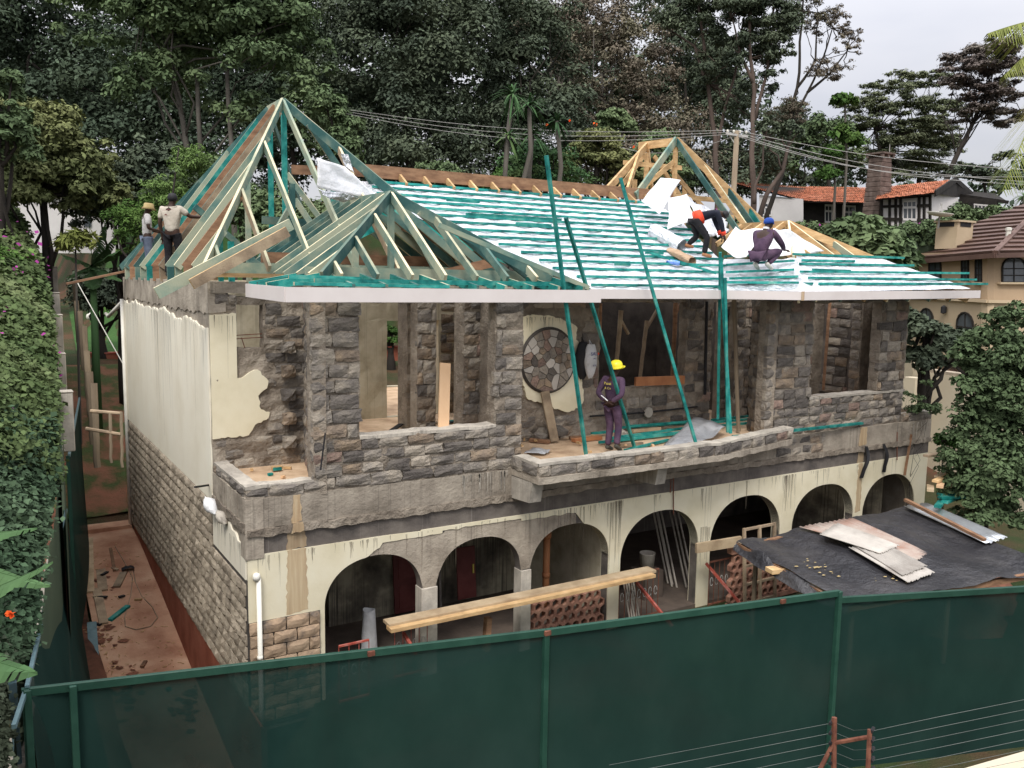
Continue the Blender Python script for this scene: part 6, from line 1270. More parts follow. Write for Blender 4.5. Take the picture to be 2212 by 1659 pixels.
bgtree('thin brown crowned tree reaching the top edge above the centre palms', 1230, 420, 60, [(1200, 40, 90, 60), (1300, 30, 100, 50), (1240, 110, 80, 60), (1150, 90, 60, 60)], 'leaf_brown', 12000, .19, 107, clumps=26, cr=.25, bark='bark_grey', fill=.7, twigs=26)
bgtree('dark tree behind the utility pole', 1500, 470, 62, [(1480, 180, 120, 130), (1560, 300, 120, 120), (1430, 60, 110, 90), (1600, 380, 130, 80), (1520, 420, 120, 70)], 'leaf_dark', 20000, .28, 108, clumps=30, cr=.28, fill=.5)
bgtree('dark evergreen low behind the orange tiled roof', 1740, 470, 75, [(1720, 330, 100, 90), (1660, 400, 90, 60), (1800, 390, 80, 50)], 'leaf_dark', 12000, .30, 109, clumps=30, cr=.28, fill=.5)
# gum trees with visible trunks
def gum(label, d, trunks, blobs, leaf, n, size, seed, r0=.17, bark='bark_red', r1=.055, **kw):
    base = gz(at(*trunks[0][0], d)); t = thing('gum_tree', label, 'tree', base); b = MB()
    for i, tr in enumerate(trunks):
        pts = ([Vector((0, 0, -.5))+(at(*tr[0], d)-base)*0] if i == 0 else [])+[at(x, y, d)-base for x, y in tr]; k = r0*(1 if i == 0 else .55)
        fine = [lerp3(pts[q], pts[q+1], j/3) for q in range(len(pts)-1) for j in range(3)]+[pts[-1]]
        fine = [p+Vector((noise.noise((p.z*.5, seed, i)), 0, 0))*.25 for p in fine]; b.tube(fine, k, max(.03, r1*(1 if i == 0 else .5)), 7)
    B = [pxblob(a, b_, d, rx, ry) for a, b_, rx, ry in blobs]; P, Nn, cc, rr = crownpts(B, n, seed, kw.get('clumps', 26), kw.get('cr', .28), .8, .8); leaves('crown', leaf, P-np.array(base), Nn, size*.9, t, .4, seed, 1.0)
    rs = random.Random(seed); tips = [at(*tr[-1], d)-base for tr in trunks]+[at(*tr[len(tr)//2], d)-base for tr in trunks]
    for i in range(kw.get('tw', 30)):
        q = Vector(cc[rs.randrange(len(cc))])-base; a = min(tips, key=lambda s: (s-q).length+rs.uniform(0, 2)); limb(b, a, q, r1*.7, .02, seed*7+i, .12, 5, 4)
    b.build('trunk', bark, t, smooth=True); return t
gum('tall gum tree with forked grey trunk just left of the utility pole', 44, [[(1548, 420), (1545, 300), (1530, 180), (1515, 60), (1500, -60)], [(1545, 330), (1575, 200), (1600, 90), (1620, -40)], [(1530, 180), (1500, 100), (1440, 60)]], [(1500, 40, 90, 90), (1600, 60, 70, 120), (1560, 170, 80, 60), (1590, 260, 50, 60)], 'leaf_dark', 22000, .20, 121)
gum('red barked gum tree right of the utility pole with dark crown at the picture top', 42, [[(1628, 440), (1625, 330), (1630, 200), (1618, 90), (1625, -60)], [(1630, 260), (1655, 160), (1670, 60), (1690, -40)], [(1628, 180), (1600, 120), (1580, 40)]], [(1660, 30, 70, 90), (1640, 120, 70, 50), (1690, 90, 40, 60), (1600, 20, 60, 60), (1665, 180, 40, 40)], 'leaf_dark', 24000, .20, 122)
gum('slender gum tree with thin see-through crown against the sky', 46, [[(1655, 465), (1690, 380), (1705, 280), (1722, 190), (1728, 90), (1738, -20)], [(1705, 280), (1745, 200), (1780, 120), (1800, 60)], [(1722, 190), (1760, 130), (1770, 30)], [(1690, 380), (1700, 330), (1715, 240)], [(1745, 200), (1790, 160), (1830, 110)]], [(1790, 60, 55, 45), (1830, 105, 40, 40), (1780, 165, 50, 35), (1740, 20, 50, 50), (1850, 75, 20, 25), (1710, 260, 50, 50), (1820, 150, 30, 20)], 'leaf_brown', 9000, .15, 123, r0=.15, r1=.045, bark='bark_dark', tw=60, clumps=30, cr=.22)
gum('crooked leaning bare trunk in front of the orange tiled roof', 40, [[(1640, 470), (1660, 420), (1690, 370), (1700, 320)], [(1628, 440), (1630, 400), (1650, 360), (1655, 300)]], [(1700, 290, 35, 30), (1655, 280, 30, 25)], 'leaf_dark', 1800, .2, 124, r0=.15, r1=.07, tw=10)
# left: big leafy tree with pale trunks in front of the dark wood
bgtree('broad leafy green tree with pale trunks above the left roof and the two men', 400, 520, 33, [(450, 60, 190, 110), (300, 90, 130, 110), (590, 120, 130, 110), (640, 240, 90, 90), (360, 200, 130, 70), (520, 250, 90, 70), (690, 300, 60, 60), (420, -20, 230, 90), (230, 20, 110, 110)], 'leaf_mid', 64000, .20, 131, tr=[(425, 420), (400, 300), (375, 180), (350, 110)], bark='bark_grey', r0=.16, r1=.055, clumps=34, cr=.22, twigs=16)
for i, (x0, y0, x1, y1) in enumerate(((462, 400, 425, 160), (500, 330, 490, 150))):
    b = MB(); p, q = at(x0, y0, 32.5), at(x1, y1, 32.5); limb(b, gz(p)-p, q-p, .14, .08, i+5, .015, 8, 7); o = b.build('slim_tree', 'bark_grey', smooth=True); o.location = p; tag(o, ('slim pale trunk left of the tall left roof peak', 'thin straight trunk just behind the tall left roof peak')[i], 'tree')
bgtree('olive green bushy tree at the far left above the flower hedge', 110, 560, 27, [(80, 310, 110, 80), (180, 360, 80, 70), (110, 420, 130, 70), (20, 380, 90, 90), (190, 440, 80, 50)], 'leaf_olive', 30000, .17, 132, clumps=36, cr=.25)
bgtree('mid green tree leaning in from the left picture edge', -20, 560, 24, [(-10, 230, 60, 90), (20, 320, 60, 70)], 'leaf_mid', 9000, .16, 133, clumps=30, cr=.26)
bgtree('dark bushy tree behind the man in the bucket hat', 260, 540, 29, [(260, 420, 100, 60), (330, 360, 80, 60), (220, 480, 90, 40), (400, 440, 80, 70)], 'leaf_dark', 17000, .17, 134, clumps=36, cr=.27)
bgtree('feathery bright green shrub behind the two men', 350, 560, 26, [(370, 430, 60, 50), (300, 480, 60, 45), (420, 380, 50, 60), (290, 530, 45, 45), (390, 350, 35, 40)], 'fern', 13000, .10, 135, name='shrub', cat='shrub', clumps=40, cr=.25, ar=.25)
bgtree('leafy shrub behind the foil sheet on the tall left roof', 720, 430, 31, [(735, 330, 45, 45), (700, 240, 40, 50), (760, 290, 30, 30)], 'leaf_mid', 7000, .16, 136, name='shrub', cat='shrub', clumps=30)
bgtree('bushes showing between the rafters of the tall left roof', 560, 560, 27, [(520, 470, 110, 60), (640, 500, 110, 60), (480, 400, 70, 60)], 'leaf_mid', 12000, .16, 137, name='shrub', cat='shrub', clumps=36)
for i, (x, y, rx, ry, leaf, lab) in enumerate(((1180, 370, 90, 55, 'leaf_palm', 'grey green shrub mass below the tall spiky palm'), (960, 390, 70, 30, 'leaf_mid', 'low shrub rising just behind the ridge left of centre'), (1290, 330, 60, 60, 'leaf_olive', 'layered tree with orange blossoms right of the spiky palms'), (1360, 390, 60, 40, 'leaf_olive', 'layered shrub with orange blossoms beside the pine roof frame'), (1420, 370, 60, 80, 'leaf_mid', 'climber covered bush behind the pine roof frame'), (1110, 400, 60, 30, 'leaf_bright', 'bright low shrub behind the middle of the ridge'), (1330, 270, 40, 30, 'leaf_mid', 'upper tuft of blossom tree under the power lines'))):
    bgtree(lab, x, y+60, 34+i*.7, [(x, y, rx, ry), (x-rx*.5, y+ry*.5, rx*.7, ry*.7), (x+rx*.5, y+ry*.4, rx*.7, ry*.7)], leaf, 7000, .15, 140+i, name='shrub', cat='shrub', clumps=26, flat=.6)
b = MB()
tr_ = thing('blossoms', 'scattered orange blossoms on the layered trees right of centre', 'blossoms'); tr_['kind'] = 'stuff'
Pf = np.array([tuple(at(x+random.uniform(-3, 3), y+random.uniform(-3, 3), 33.5)) for x, y in ((1285, 268), (1290, 270), (1370, 318), (1376, 320), (1392, 318), (1230, 262), (1180, 268)) for _ in range(3)]); o = leaves('blossom', 'flower_orange', Pf, np.zeros_like(Pf)+.1, .09, None, .9, 5); o.parent = tr_; o['kind'] = 'stuff'
# spiky dracaena palms
def spiky(root, c, R, n, mat, seed, w=.05, droop=.5, el0=-.4, blade='leaf'):
    rr = random.Random(seed); me = None
    for i in range(n):
        a = rr.uniform(0, 6.283); el = rr.uniform(el0, 1.4); L = R*rr.uniform(.75, 1.1); b = MB(); k = 5; d = Vector((math.cos(a)*math.cos(el), math.sin(a)*math.cos(el), math.sin(el))); s = d.cross(Vector((0, 0, 1))).normalized()
        pr = None
        for j in range(k+1):
            t = j/k; p = d*L*t+Vector((0, 0, -droop*L*t*t)); ww = w*(1-t)**.6*(.6+t) if t < 1 else .001; q = (p-s*ww, p+Vector((0, 0, .3*ww)), p+s*ww)
            if pr: b.quad(pr[0], pr[1], q[1], q[0]); b.quad(pr[1], pr[2], q[2], q[1])
            pr = q
        o = b.build(blade, mat, root); o.location = c
def palm(label, x, y, yb, d, R, n, seed, heads=((0, 0),), mat='leaf_palm', name='dracaena', w=.05):
    base = gz(at(x, yb, d)); t = thing(name, label, 'palm', base); b = MB()
    for i, (dx, dy) in enumerate(heads):
        c = at(x+dx, y+dy, d)-base; limb(b, (0, 0, 0), c, .12, .08, seed+i, .03, 6, 7); spiky(t, c, R, n, mat, seed+i*7, w, .55, -.9)
    b.build('trunk', 'bark_grey', t, smooth=True)
palm('tall double headed spiky palm rising above the ridge near the centre', 1108, 205, 420, 31, .95, 46, 11, ((0, 0), (35, 22)))
palm('smaller spiky palm right of the double headed one', 1203, 262, 420, 32, .7, 34, 31)
palm('low spiky palm left of the grey green shrubs', 1098, 295, 420, 31, .75, 28, 41)
palm('spiky palm low between the tall ones', 1150, 290, 420, 31.5, .8, 30, 51)
# feathery palm at the right edge
def frond(root, a, d, L, droop, seed, mat='leaf_palm'):
    rr = random.Random(seed); b = MB(); d = Vector(d).normalized(); s = d.cross(Vector((0, 0, 1))).normalized(); pts = [Vector(a)+d*L*t/12+Vector((0, 0, -droop*L*(t/12)**2)) for t in range(13)]; b.tube(pts, .02, .006, 4, False)
    for i in range(1, 60):
        t = i/60; q = t*12; p = lerp3(pts[int(q)], pts[min(12, int(q)+1)], q-int(q)); l = L*.42*math.sin(math.pi*min(1, t*.85+.12))
        for sg in (-1, 1):
            e = p+s*sg*l*.55+d*l*.35+Vector((0, 0, -l*rr.uniform(.45, .8))); b.quad(p, p+d*.035, e+d*.01, e)
    b.build('frond', mat, root)
pr0 = at(2480, 60, 16); pt = thing('feather_palm', 'feathery palm fronds hanging into the top right corner', 'palm', gz(pr0)); base = gz(pr0)
for i, (x, y, dr, m) in enumerate(((2175, 40, .2, 'leaf_yellow'), (2205, 100, .35, 'leaf_yellow'), (2205, 270, .4, 'leaf_yellow'))):
    a = at(2330, 30+i*12 if i < 3 else 170+i*8, 16); e = at(x, y, 15.6); frond(pt, a-base, e-a, (e-a).length*1.25, dr*.6, 60+i, m)
b = MB(); limb(b, (0, 0, 0), at(2420, 60, 16)-base, .18, .14, 5, .01); b.build('trunk', 'bark_grey', pt, smooth=True)
palm('dark spiky plant at the right edge beside the brown roof', 2212, 425, 470, 50, .8, 26, 71)
# acacias on the right
def acacia(label, x, yb, d, trunkpts, pads, leaf, n, size, seed, r0=.35):
    base = gz(at(x, yb, d)); t = thing('acacia_tree', label, 'tree', base); B = [pxblob(a, c, d, rx, ry) for a, c, rx, ry in pads]
    P, Nn, cc, rr = crownpts(B, n, seed, 30, .24, .8, .45); leaves('crown', leaf, P-np.array(base), Nn+np.array([0, 0, .8]), size, t, .5, seed)
    b = MB(); pts = [Vector((0, 0, -.5))]+[at(a, c, d)-base for a, c in trunkpts]; b.tube(pts, r0*.75, r0*.3, 7); rs = random.Random(seed)
    for i in range(46):
        q = Vector(cc[rs.randrange(len(cc))])-base; a = pts[rs.randrange(len(pts)//2, len(pts))]; limb(b, a, q, r0*.16, .02, seed*9+i, .10, 5, 4)
    b.build('trunk', 'bark_dark', t, smooth=True)
acacia('wide flat topped acacia behind the brick chimney', 1900, 470, 72, [(1905, 380), (1900, 320), (1890, 280)], [(1850, 230, 70, 30), (1920, 195, 75, 28), (1980, 235, 80, 32), (1870, 290, 90, 34), (1950, 330, 90, 34), (1830, 270, 60, 28), (1980, 290, 80, 30), (1860, 350, 80, 26), (1900, 250, 80, 30), (1950, 385, 80, 20)], 'leaf_acacia', 60000, .19, 151)
acacia('second flat topped acacia between the chimney and the leaning tree', 1985, 470, 76, [(1985, 390), (1990, 320), (2000, 250)], [(1990, 185, 70, 30), (2040, 250, 60, 30), (2020, 320, 70, 28), (1975, 370, 90, 24), (1950, 160, 30, 14), (2060, 370, 50, 20), (2010, 280, 70, 26)], 'leaf_acacia', 34000, .22, 152)
acacia('brownish acacia leaning right beside the right picture edge', 2010, 470, 64, [(2040, 400), (2065, 340), (2100, 270), (2130, 200)], [(2120, 125, 85, 34), (2180, 160, 70, 36), (2080, 190, 60, 28), (2150, 215, 80, 32), (2100, 165, 80, 28), (2195, 260, 60, 36), (2060, 125, 36, 10), (2110, 250, 70, 26), (2180, 100, 60, 30)], 'leaf_acacia_brown', 52000, .19, 153)
acacia('low spreading acacia twigs behind the dark annexe', 2130, 470, 60, [(2130, 430), (2125, 390), (2120, 370)], [(2100, 370, 60, 12), (2160, 385, 70, 10), (2180, 340, 50, 10), (2110, 400, 30, 26)], 'leaf_dark', 6000, .22, 154, r0=.2)
bgtree('dark bushy tree left of the acacias above the tiled roof', 1800, 470, 66, [(1780, 300, 60, 50), (1740, 350, 50, 60), (1830, 330, 50, 40)], 'leaf_mid', 9000, .26, 155, fill=.5)
for i, (x, ys, yb, lab) in enumerate(((1825, (222, 290, 305), 470, 'slim papaya like tree with leaf tufts in front of the tiled roof'), (1800, (335, 380), 480, 'thin stemmed young tree left of the slim tufted tree'))):
    d = 44; base = gz(at(x, yb, d)); t = thing('tufted_tree', lab, 'tree', base); b = MB(); b.tube([(0, 0, 0), at(x+4, (ys[0]+yb)/2, d)-base, at(x, ys[0], d)-base], .08, .05, 6); b.build('trunk', 'bark_grey', t)
    P, Nn, _, _ = crownpts([pxblob(x+q, y, d, 24-4*i, 16) for q, y in zip((0, -12, 12), ys)], 1800, 160+i, 14, .4); leaves('crown', 'leaf_bright', P-np.array(base), Nn, .3, t, .6, 3)
# hedge below the tiled house and foreground trees on the right
def hedge(label, line, d, n, leaf, size, seed, name='hedge', flowers=None, depth=1.2, cat='hedge'):
    """line: (x, ytop, ybottom) samples"""
    B = []
    for (x, a, c), (x2, a2, c2x) in zip(line, line[1:]):
        k = max(1, int(abs(x2-x)/40))
        for j in range(k):
            t = j/k; X, A, C_ = x+(x2-x)*t, a+(a2-a)*t, c+(c2x-c)*t; B.append(pxblob(X, (A+C_)/2, d, 34, (C_-A)/2, 34))
    base = gz(Vector(B[len(B)//2][0])); t = thing(name, label, cat, base); P, Nn, cc, _ = crownpts(B, n, seed, 26, .3, .3); leaves('foliage', leaf, P-np.array(base), Nn, size, t, .55, seed)
    b = MB()
    for c_, r_ in B: b.lathe(Vector(c_)-base, [(r_[0]*.75*math.cos(a), r_[2]*.8*math.sin(a)) for a in (-1.5, -.8, 0, .8, 1.5)], 8)
    b.build('shade_core', 'leaf_blackish', t)  # dark core blobs standing in for the shade inside the leaves
    if flowers:
        r = np.random.RandomState(seed); ids = r.choice(len(P), flowers); Pq = P[ids]+Nn[ids]*.05; o = leaves('flowers', 'flower_magenta', Pq-np.array(base), Nn[ids], size*.8, t, .8, seed); o['kind'] = 'stuff'
    return t
hedge('long bank of green hedge with small purple flowers below the tiled house', [(1480, 430, 520), (1560, 455, 530), (1680, 480, 560), (1800, 490, 600), (1960, 490, 600), (2080, 470, 560)], 40, 34000, 'leaf_mid', .17, 171, flowers=260)
bgtree('shrub right of the satellite dish behind the brown roof', 2080, 520, 44, [(2080, 480, 50, 26), (2140, 470, 40, 20), (2040, 500, 40, 20)], 'leaf_mid', 4500, .2, 172, name='shrub', cat='shrub')
bgtree('large leaved green tree in front of the hedge right of the squatting worker', 1800, 640, 27, [(1850, 505, 60, 34), (1890, 540, 70, 40), (1800, 550, 40, 26), (1860, 580, 70, 40), (1920, 600, 55, 40), (1830, 620, 60, 40), (1950, 570, 34, 30), (1880, 660, 60, 40)], 'leaf_mid', 9000, .30, 173, clumps=20, cr=.33, ar=.65)
bgtree('dark leafy tree filling the right edge in front of the cream boundary wall', 2130, 1150, 19, [(2150, 770, 75, 65), (2200, 700, 60, 40), (2125, 850, 70, 75), (2180, 900, 80, 90), (2110, 950, 62, 70), (2170, 1030, 100, 90), (2095, 780, 42, 40), (2220, 820, 60, 100), (2140, 700, 34, 22), (2100, 1070, 66, 50), (2060, 1010, 40, 50), (2080, 900, 40, 50), (2150, 1120, 80, 40)], 'leaf_mid', 52000, .105, 174, clumps=46, cr=.25, r0=.12, ar=.6)
bgtree('dark shrub with drooping leaves behind the right bay corner', 2000, 800, 23, [(2000, 730, 60, 30), (1960, 700, 30, 40), (2050, 750, 50, 30), (1990, 780, 50, 25)], 'leaf_dark', 6500, .17, 175, name='shrub', cat='shrub', ar=.6)
bgtree('young weeds growing at the foot of the cream boundary wall', 1985, 880, 21.5, [(1970, 860, 25, 16), (1990, 830, 8, 26), (2010, 850, 8, 30), (2000, 890, 40, 14)], 'leaf_mid', 1300, .08, 176, name='shrub', cat='shrub', r0=.01, r1=.005, clumps=12)
bgtree('bushy plants beside the rubble right of the house', 2060, 960, 20.5, [(2035, 950, 20, 10), (2060, 960, 30, 16)], 'leaf_bright', 1800, .09, 177, name='shrub', cat='shrub', r0=.02, r1=.01)
# ------------------------------------------------------------------ houses on the right
def frame_house(name, label, cat, P): return thing(name, label, cat, P)
# orange tiled half timbered house: front line from left to right at eaves
def tiled_roof(root, e0, e1, r0, r1, name='roof', mat='orange_tile', rows=9, cols=60, amp=.06):
    e0, e1, r0, r1 = map(Vector, (e0, e1, r0, r1)); b = MB(); nrm = (e1-e0).cross(r0-e0).normalized(); nrm = nrm if nrm.z > 0 else -nrm
    for j in range(rows):
        for i in range(cols):
            s0, s1, t0, t1 = i/cols, (i+1)/cols, j/rows, (j+1.15)/rows
            p = lambda s, t, l: lerp3(lerp3(e0, e1, s), lerp3(r0, r1, s), min(t, 1.02))+nrm*l
            k = random.uniform(-.02, .02); sm = (s0+s1)/2
            b.quad(p(s0, t0, .05+k), p(sm, t0, amp+.05+k), p(sm, t1, amp+k*.3), p(s0, t1, .0)); b.quad(p(sm, t0, amp+.05+k), p(s1, t0, .05+k), p(s1, t1, .0), p(sm, t1, amp+k*.3))
    o = b.build(name, mat, root); o['kind'] = 'stuff'; b = MB(); b.quad(e0-nrm*.03, e1-nrm*.03, r1-nrm*.03, r0-nrm*.03); b.build('roof_deck', 'dark_timber', root); return o
d0 = 54; HO = at(1850, 470, d0); hh = thing('tiled_house', 'long white house with orange tiled roof and black timbering up on the right bank', 'house', HO)
def H(x, y, d=d0): return at(x, y, d)-HO
def facade(root, name, x0, x1, d0_, d1_, yt0, yt1, yb0, yb1, mat):
    a, c = H(x0, yt0, d0_), H(x1, yt1, d1_); e, f = H(x0, yb0, d0_), H(x1, yb1, d1_); n = (c-a).cross(e-a).normalized(); n = n if n.dot(Vector(CAMP)-HO-a) > 0 else -n
    b = MB(); b.ngon([a, c, f, e]); q = [p-n*.3 for p in (a, c, f, e)]; b.ngon(q[::-1])
    for i in range(4): b.quad((a, c, f, e)[i], (a, c, f, e)[(i+1) % 4], q[(i+1) % 4], q[i])
    return b.build(name, mat, root), (lambda s, t, off=0: lerp3(lerp3(a, c, s), lerp3(e, f, s), t)+n*off)
w1, f1 = facade(hh, 'wall', 1640, 1735, 56, 55, 421, 430, 478, 484, 'white_wall')
w2, f2 = facade(hh, 'wall', 1735, 1870, 56.5, 57.5, 432, 438, 480, 486, 'dark_timber')
w3, f3 = facade(hh, 'wall', 1905, 2010, 52, 50, 428, 421, 490, 497, 'white_wall')
w4, f4 = facade(hh, 'gable', 2010, 2070, 50, 54, 421, 426, 497, 480, 'white_wall')
b = MB(); g0, g1, g2 = f4(0, 0), f4(1, 0), H(2050, 389, 52); b.ngon([g0, g1, g2]); b.build('gable_top', 'white_wall', hh)
def hwin(fn, root, s0, s1, t0, t1, nx=3, mat='white_wall', nm='window'):
    b = MB(); o = .06
    b.ngon([fn(s0, t0, o*.5), fn(s1, t0, o*.5), fn(s1, t1, o*.5), fn(s0, t1, o*.5)]); g = b.build(nm, 'glass', root)
    b = MB(); w = (s1-s0)*.07
    for k in range(nx+1): s = s0+(s1-s0)*k/nx; b.ngon([fn(s-w*.6, t0, o), fn(s+w*.6, t0, o), fn(s+w*.6, t1, o), fn(s-w*.6, t1, o)])
    hgt = (t1-t0)*.06
    for t in (t0, t0+(t1-t0)*.35, t1): b.ngon([fn(s0-w*.6, t-hgt, o+.01), fn(s1+w*.6, t-hgt, o+.01), fn(s1+w*.6, t+hgt, o+.01), fn(s0-w*.6, t+hgt, o+.01)])
    b.build('frame', mat, g); return g
hwin(f1, hh, .06, .28, .3, .75); hwin(f2, hh, .34, .5, .2, .95); hwin(f2, hh, .62, .82, .2, .95, 2); hwin(f3, hh, .46, .72, .15, .72, 3)
def tim(fn, root, a, c, w=.02):
    (s0, t0), (s1, t1) = a, c; b = MB(); b.beam(fn(s0, t0, .05), fn(s1, t1, .05), .09, .16); b.build('timber', 'dark_timber', root)
for s in (.0, .17, .30, .40, .78, .88, 1.0): tim(f3, hh, (s, 0), (s, 1))
for s0, s1 in ((0, .44), (.74, 1)):
    for t in (.3, .72): tim(f3, hh, (s0, t), (s1, t))
tim(f3, hh, (0, .02), (1, .02))
tiled_roof(hh, H(1585, 398, 56), H(1745, 436, 55), H(1600, 395, 62), H(1760, 407, 61), cols=40); tiled_roof(hh, H(1735, 436, 55), H(1880, 440, 56), H(1740, 404, 61), H(1890, 407, 61), cols=36)
tiled_roof(hh, H(1890, 433, 51.3), H(2020, 418, 49.3), H(1905, 406, 55), H(2064, 389, 53), cols=36)
b = MB(); b.quad(H(2064, 389, 53), H(2105, 424, 56), H(2070, 426, 54), H(2020, 418, 49.3)); 
b.beam(H(2020, 418, 49.2), H(2064, 388, 53), .1, .35); b.beam(H(2064, 388, 53), H(2100, 420, 56), .1, .3); b.build('barge_board', 'dark_timber', hh)
w5, f5 = facade(hh, 'annexe_wall', 2072, 2150, 54, 52, 425, 432, 480, 486, 'dark_timber'); hwin(f5, hh, .45, .85, .25, .75, 4)
b = MB(); b.quad(H(2065, 420, 54.5), H(2178, 436, 51.5), H(2150, 418, 57), H(2060, 410, 58)); b.beam(H(2065, 421, 54.5), H(2178, 437, 51.5), .1, .2); b.build('annexe_roof', 'dark_timber', hh)
b = MB(); c0_ = H(1893, 470, 53); 
for k in range(14): w = .62-.012*k; z = -.5+.29*k; b.box(c0_.x-w*1.0, c0_.x+w*1.0, c0_.y-w*1.0, c0_.y+w, c0_.z+z, c0_.z+z+.27)
ch = b.build('chimney', 'chimney_brick', hh, bevel=.02)
b = MB(); zt_ = c0_.z-.5+.29*14; b.box(c0_.x-.62, c0_.x+.62, c0_.y-.62, c0_.y+.62, zt_+.18, zt_+.28)
for sx in (-.5, 0, .5):
    for sy in (-.5, .5): b.box(c0_.x+sx-.08, c0_.x+sx+.08, c0_.y+sy-.08, c0_.y+sy+.08, zt_, zt_+.2)
b.build('chimney_cap', 'chimney_brick', ch)
b = MB(); p = H(1920, 440, 53); b.tube([p, H(1922, 312, 53)], .02, seg=4); b.tube([H(1907, 370, 53), H(1928, 366, 53)], .012, seg=4); b.build('aerial', 'wire', hh)
# tan building with brown ribbed roof
BO = at(2050, 620, 38); tb_ = thing('tan_house', 'tan rendered house with brown ribbed hip roof and arched windows at the right', 'house', BO)
def Q(x, y, d): return at(x, y, d)-BO
def H2(x, y, d): return Q(x, y, d)
cor = [(1925, 548, 640, 700, 41.5), (2133, 548, 650, 780, 35.5), (2420, 560, 660, 800, 36.5)]
def fac2(x0, d0_, x1, d1_, yt, yb, mat, nm):
    a, c = Q(x0, yt[0], d0_), Q(x1, yt[1], d1_); e, f = Q(x0, yb[0], d0_), Q(x1, yb[1], d1_); n = (c-a).cross(e-a).normalized(); n = n if n.dot(CAMP-BO-a) > 0 else -n; b = MB()
    q = [p-n*.3 for p in (a, c, f, e)]; P_4 = (a, c, f, e); b.ngon(P_4); b.ngon(q[::-1])
    for i in range(4): b.quad(P_4[i], P_4[(i+1) % 4], q[(i+1) % 4], q[i])
    return b.build(nm, mat, tb_), (lambda s, t, off=0: lerp3(lerp3(a, c, s), lerp3(e, f, s), t)+n*off)
u1, g1 = fac2(1925, 41.5, 2133, 35.5, (548, 544), (636, 650), 'tan_wall', 'upper_wall'); u2, g2 = fac2(2133, 35.5, 2420, 38, (544, 540), (650, 655), 'tan_wall', 'upper_wall')
l1, h1 = fac2(1940, 41.3, 2133, 35.2, (640, 652), (740, 790), 'tan_light', 'lower_wall'); l2, h2 = fac2(2133, 35.2, 2420, 37.7, (652, 657), (790, 790), 'tan_light', 'lower_wall')
b = MB(); b.beam(Q(1935, 639, 41.3), Q(2133, 651, 35.1), .12, .12); b.beam(Q(2133, 651, 35.1), Q(2420, 656, 37.6), .12, .12); b.build('string_course', 'tan_light', tb_)
def archwin(fn, root, s0, s1, t0, t1, asp):
    b = MB(); sm, h = (s0+s1)/2, (s1-s0)/2; pts = [(s0, t1), (s1, t1)]+[(sm+h*math.cos(a*math.pi/8), t0+(t1-t0)*asp-(t1-t0)*asp*math.sin(a*math.pi/8)) for a in range(9)]
    b.ngon([fn(s, t, .02) for s, t in pts]); g = b.build('window', 'glass', root)
    b = MB()
    for i in range(len(pts)): b.beam(fn(*pts[i], .04), fn(*pts[(i+1) % len(pts)], .04), .06, .06)
    b.beam(fn(sm, t0, .03), fn(sm, t1, .03), .03, .04)
    for k in (.45, .72): b.beam(fn(s0, t0+(t1-t0)*k, .03), fn(s1, t0+(t1-t0)*k, .03), .03, .04)
    b.build('frame', 'dark_timber', g); b = MB(); b.beam(fn(s0-h*.4, t1+.02, .08), fn(s1+h*.4, t1+.02, .08), .2, .08); b.build('sill', 'tan_light', g)
archwin(g1, tb_, .44, .56, .12, .72, .25); archwin(g1, tb_, .77, .83, .10, .62, .2); archwin(g1, tb_, .98-.11, .98-.05, .14, .6, .2) if False else None
archwin(g1, tb_, .90, .955, .10, .62, .2); archwin(g2, tb_, .10, .27, .12, .62, .4); archwin(h1, tb_, .28, .44, .2, .75, .4); archwin(h1, tb_, .70, .87, .2, .75, .4)
b = MB(); b.lathe(h1(.585, .18, .15), [(.02, -.2), (.12, -.15), (.12, .1), (.03, .18)], 8); b.build('wall_lamp', 'black', tb_)
def ribroof(root, e0, e1, r0, r1, n, nm='roof'):
    e0, e1, r0, r1 = map(Vector, (e0, e1, r0, r1)); nrm = (e1-e0).cross(r0-e0).normalized(); nrm = nrm if nrm.z > 0 else -nrm
    for j in range(n):
        t0, t1 = j/n, (j+1)/n; b = MB(); A, B_, C_, D_ = lerp3(e0, r0, t0), lerp3(e1, r1, t0), lerp3(e1, r1, t1), lerp3(e0, r0, t1)
        b.quad(A+nrm*.09, B_+nrm*.09, C_, D_); b.quad(A, B_, B_+nrm*.09, A+nrm*.09); b.build('roof_strip', 'brown_tile', root)
b = MB(); E0, E1, E2_ = Q(1900, 566, 42.2), Q(2150, 545, 34.4), Q(2460, 540, 37.5); AP_ = Q(2260, 435, 40); RL = Q(2240, 430, 42.5)
b.quad(E0-Vector((0, 0, .1)), E1-Vector((0, 0, .1)), AP_-Vector((0, 0, .1)), RL-Vector((0, 0, .1))); b.ngon([p-Vector((0, 0, .1)) for p in (E1, E2_, AP_)]); rf = b.build('roof', 'brown_tile', tb_)
ribroof(rf, E0, E1, RL, AP_, 13); ribroof(rf, E1, E2_, AP_, AP_+Vector((.1, .1, 0)), 13)
b = MB(); b.beam(E1, AP_, .22, .14); b.build('hip_cap', 'brown_tile', rf); b = MB(); b.beam(E0-Vector((0, 0, .12)), E1-Vector((0, 0, .12)), .1, .2); b.beam(E1-Vector((0, 0, .12)), E2_-Vector((0, 0, .12)), .1, .2); b.build('eaves_board', 'brown_tile', rf)
b = MB(); b.lathe(Q(2178, 508, 36.2), [(.10, -.2), (.10, .15), (.13, .2), (.13, .3), (.05, .32)], 8); b.build('vent_pipe', 'dish', rf)
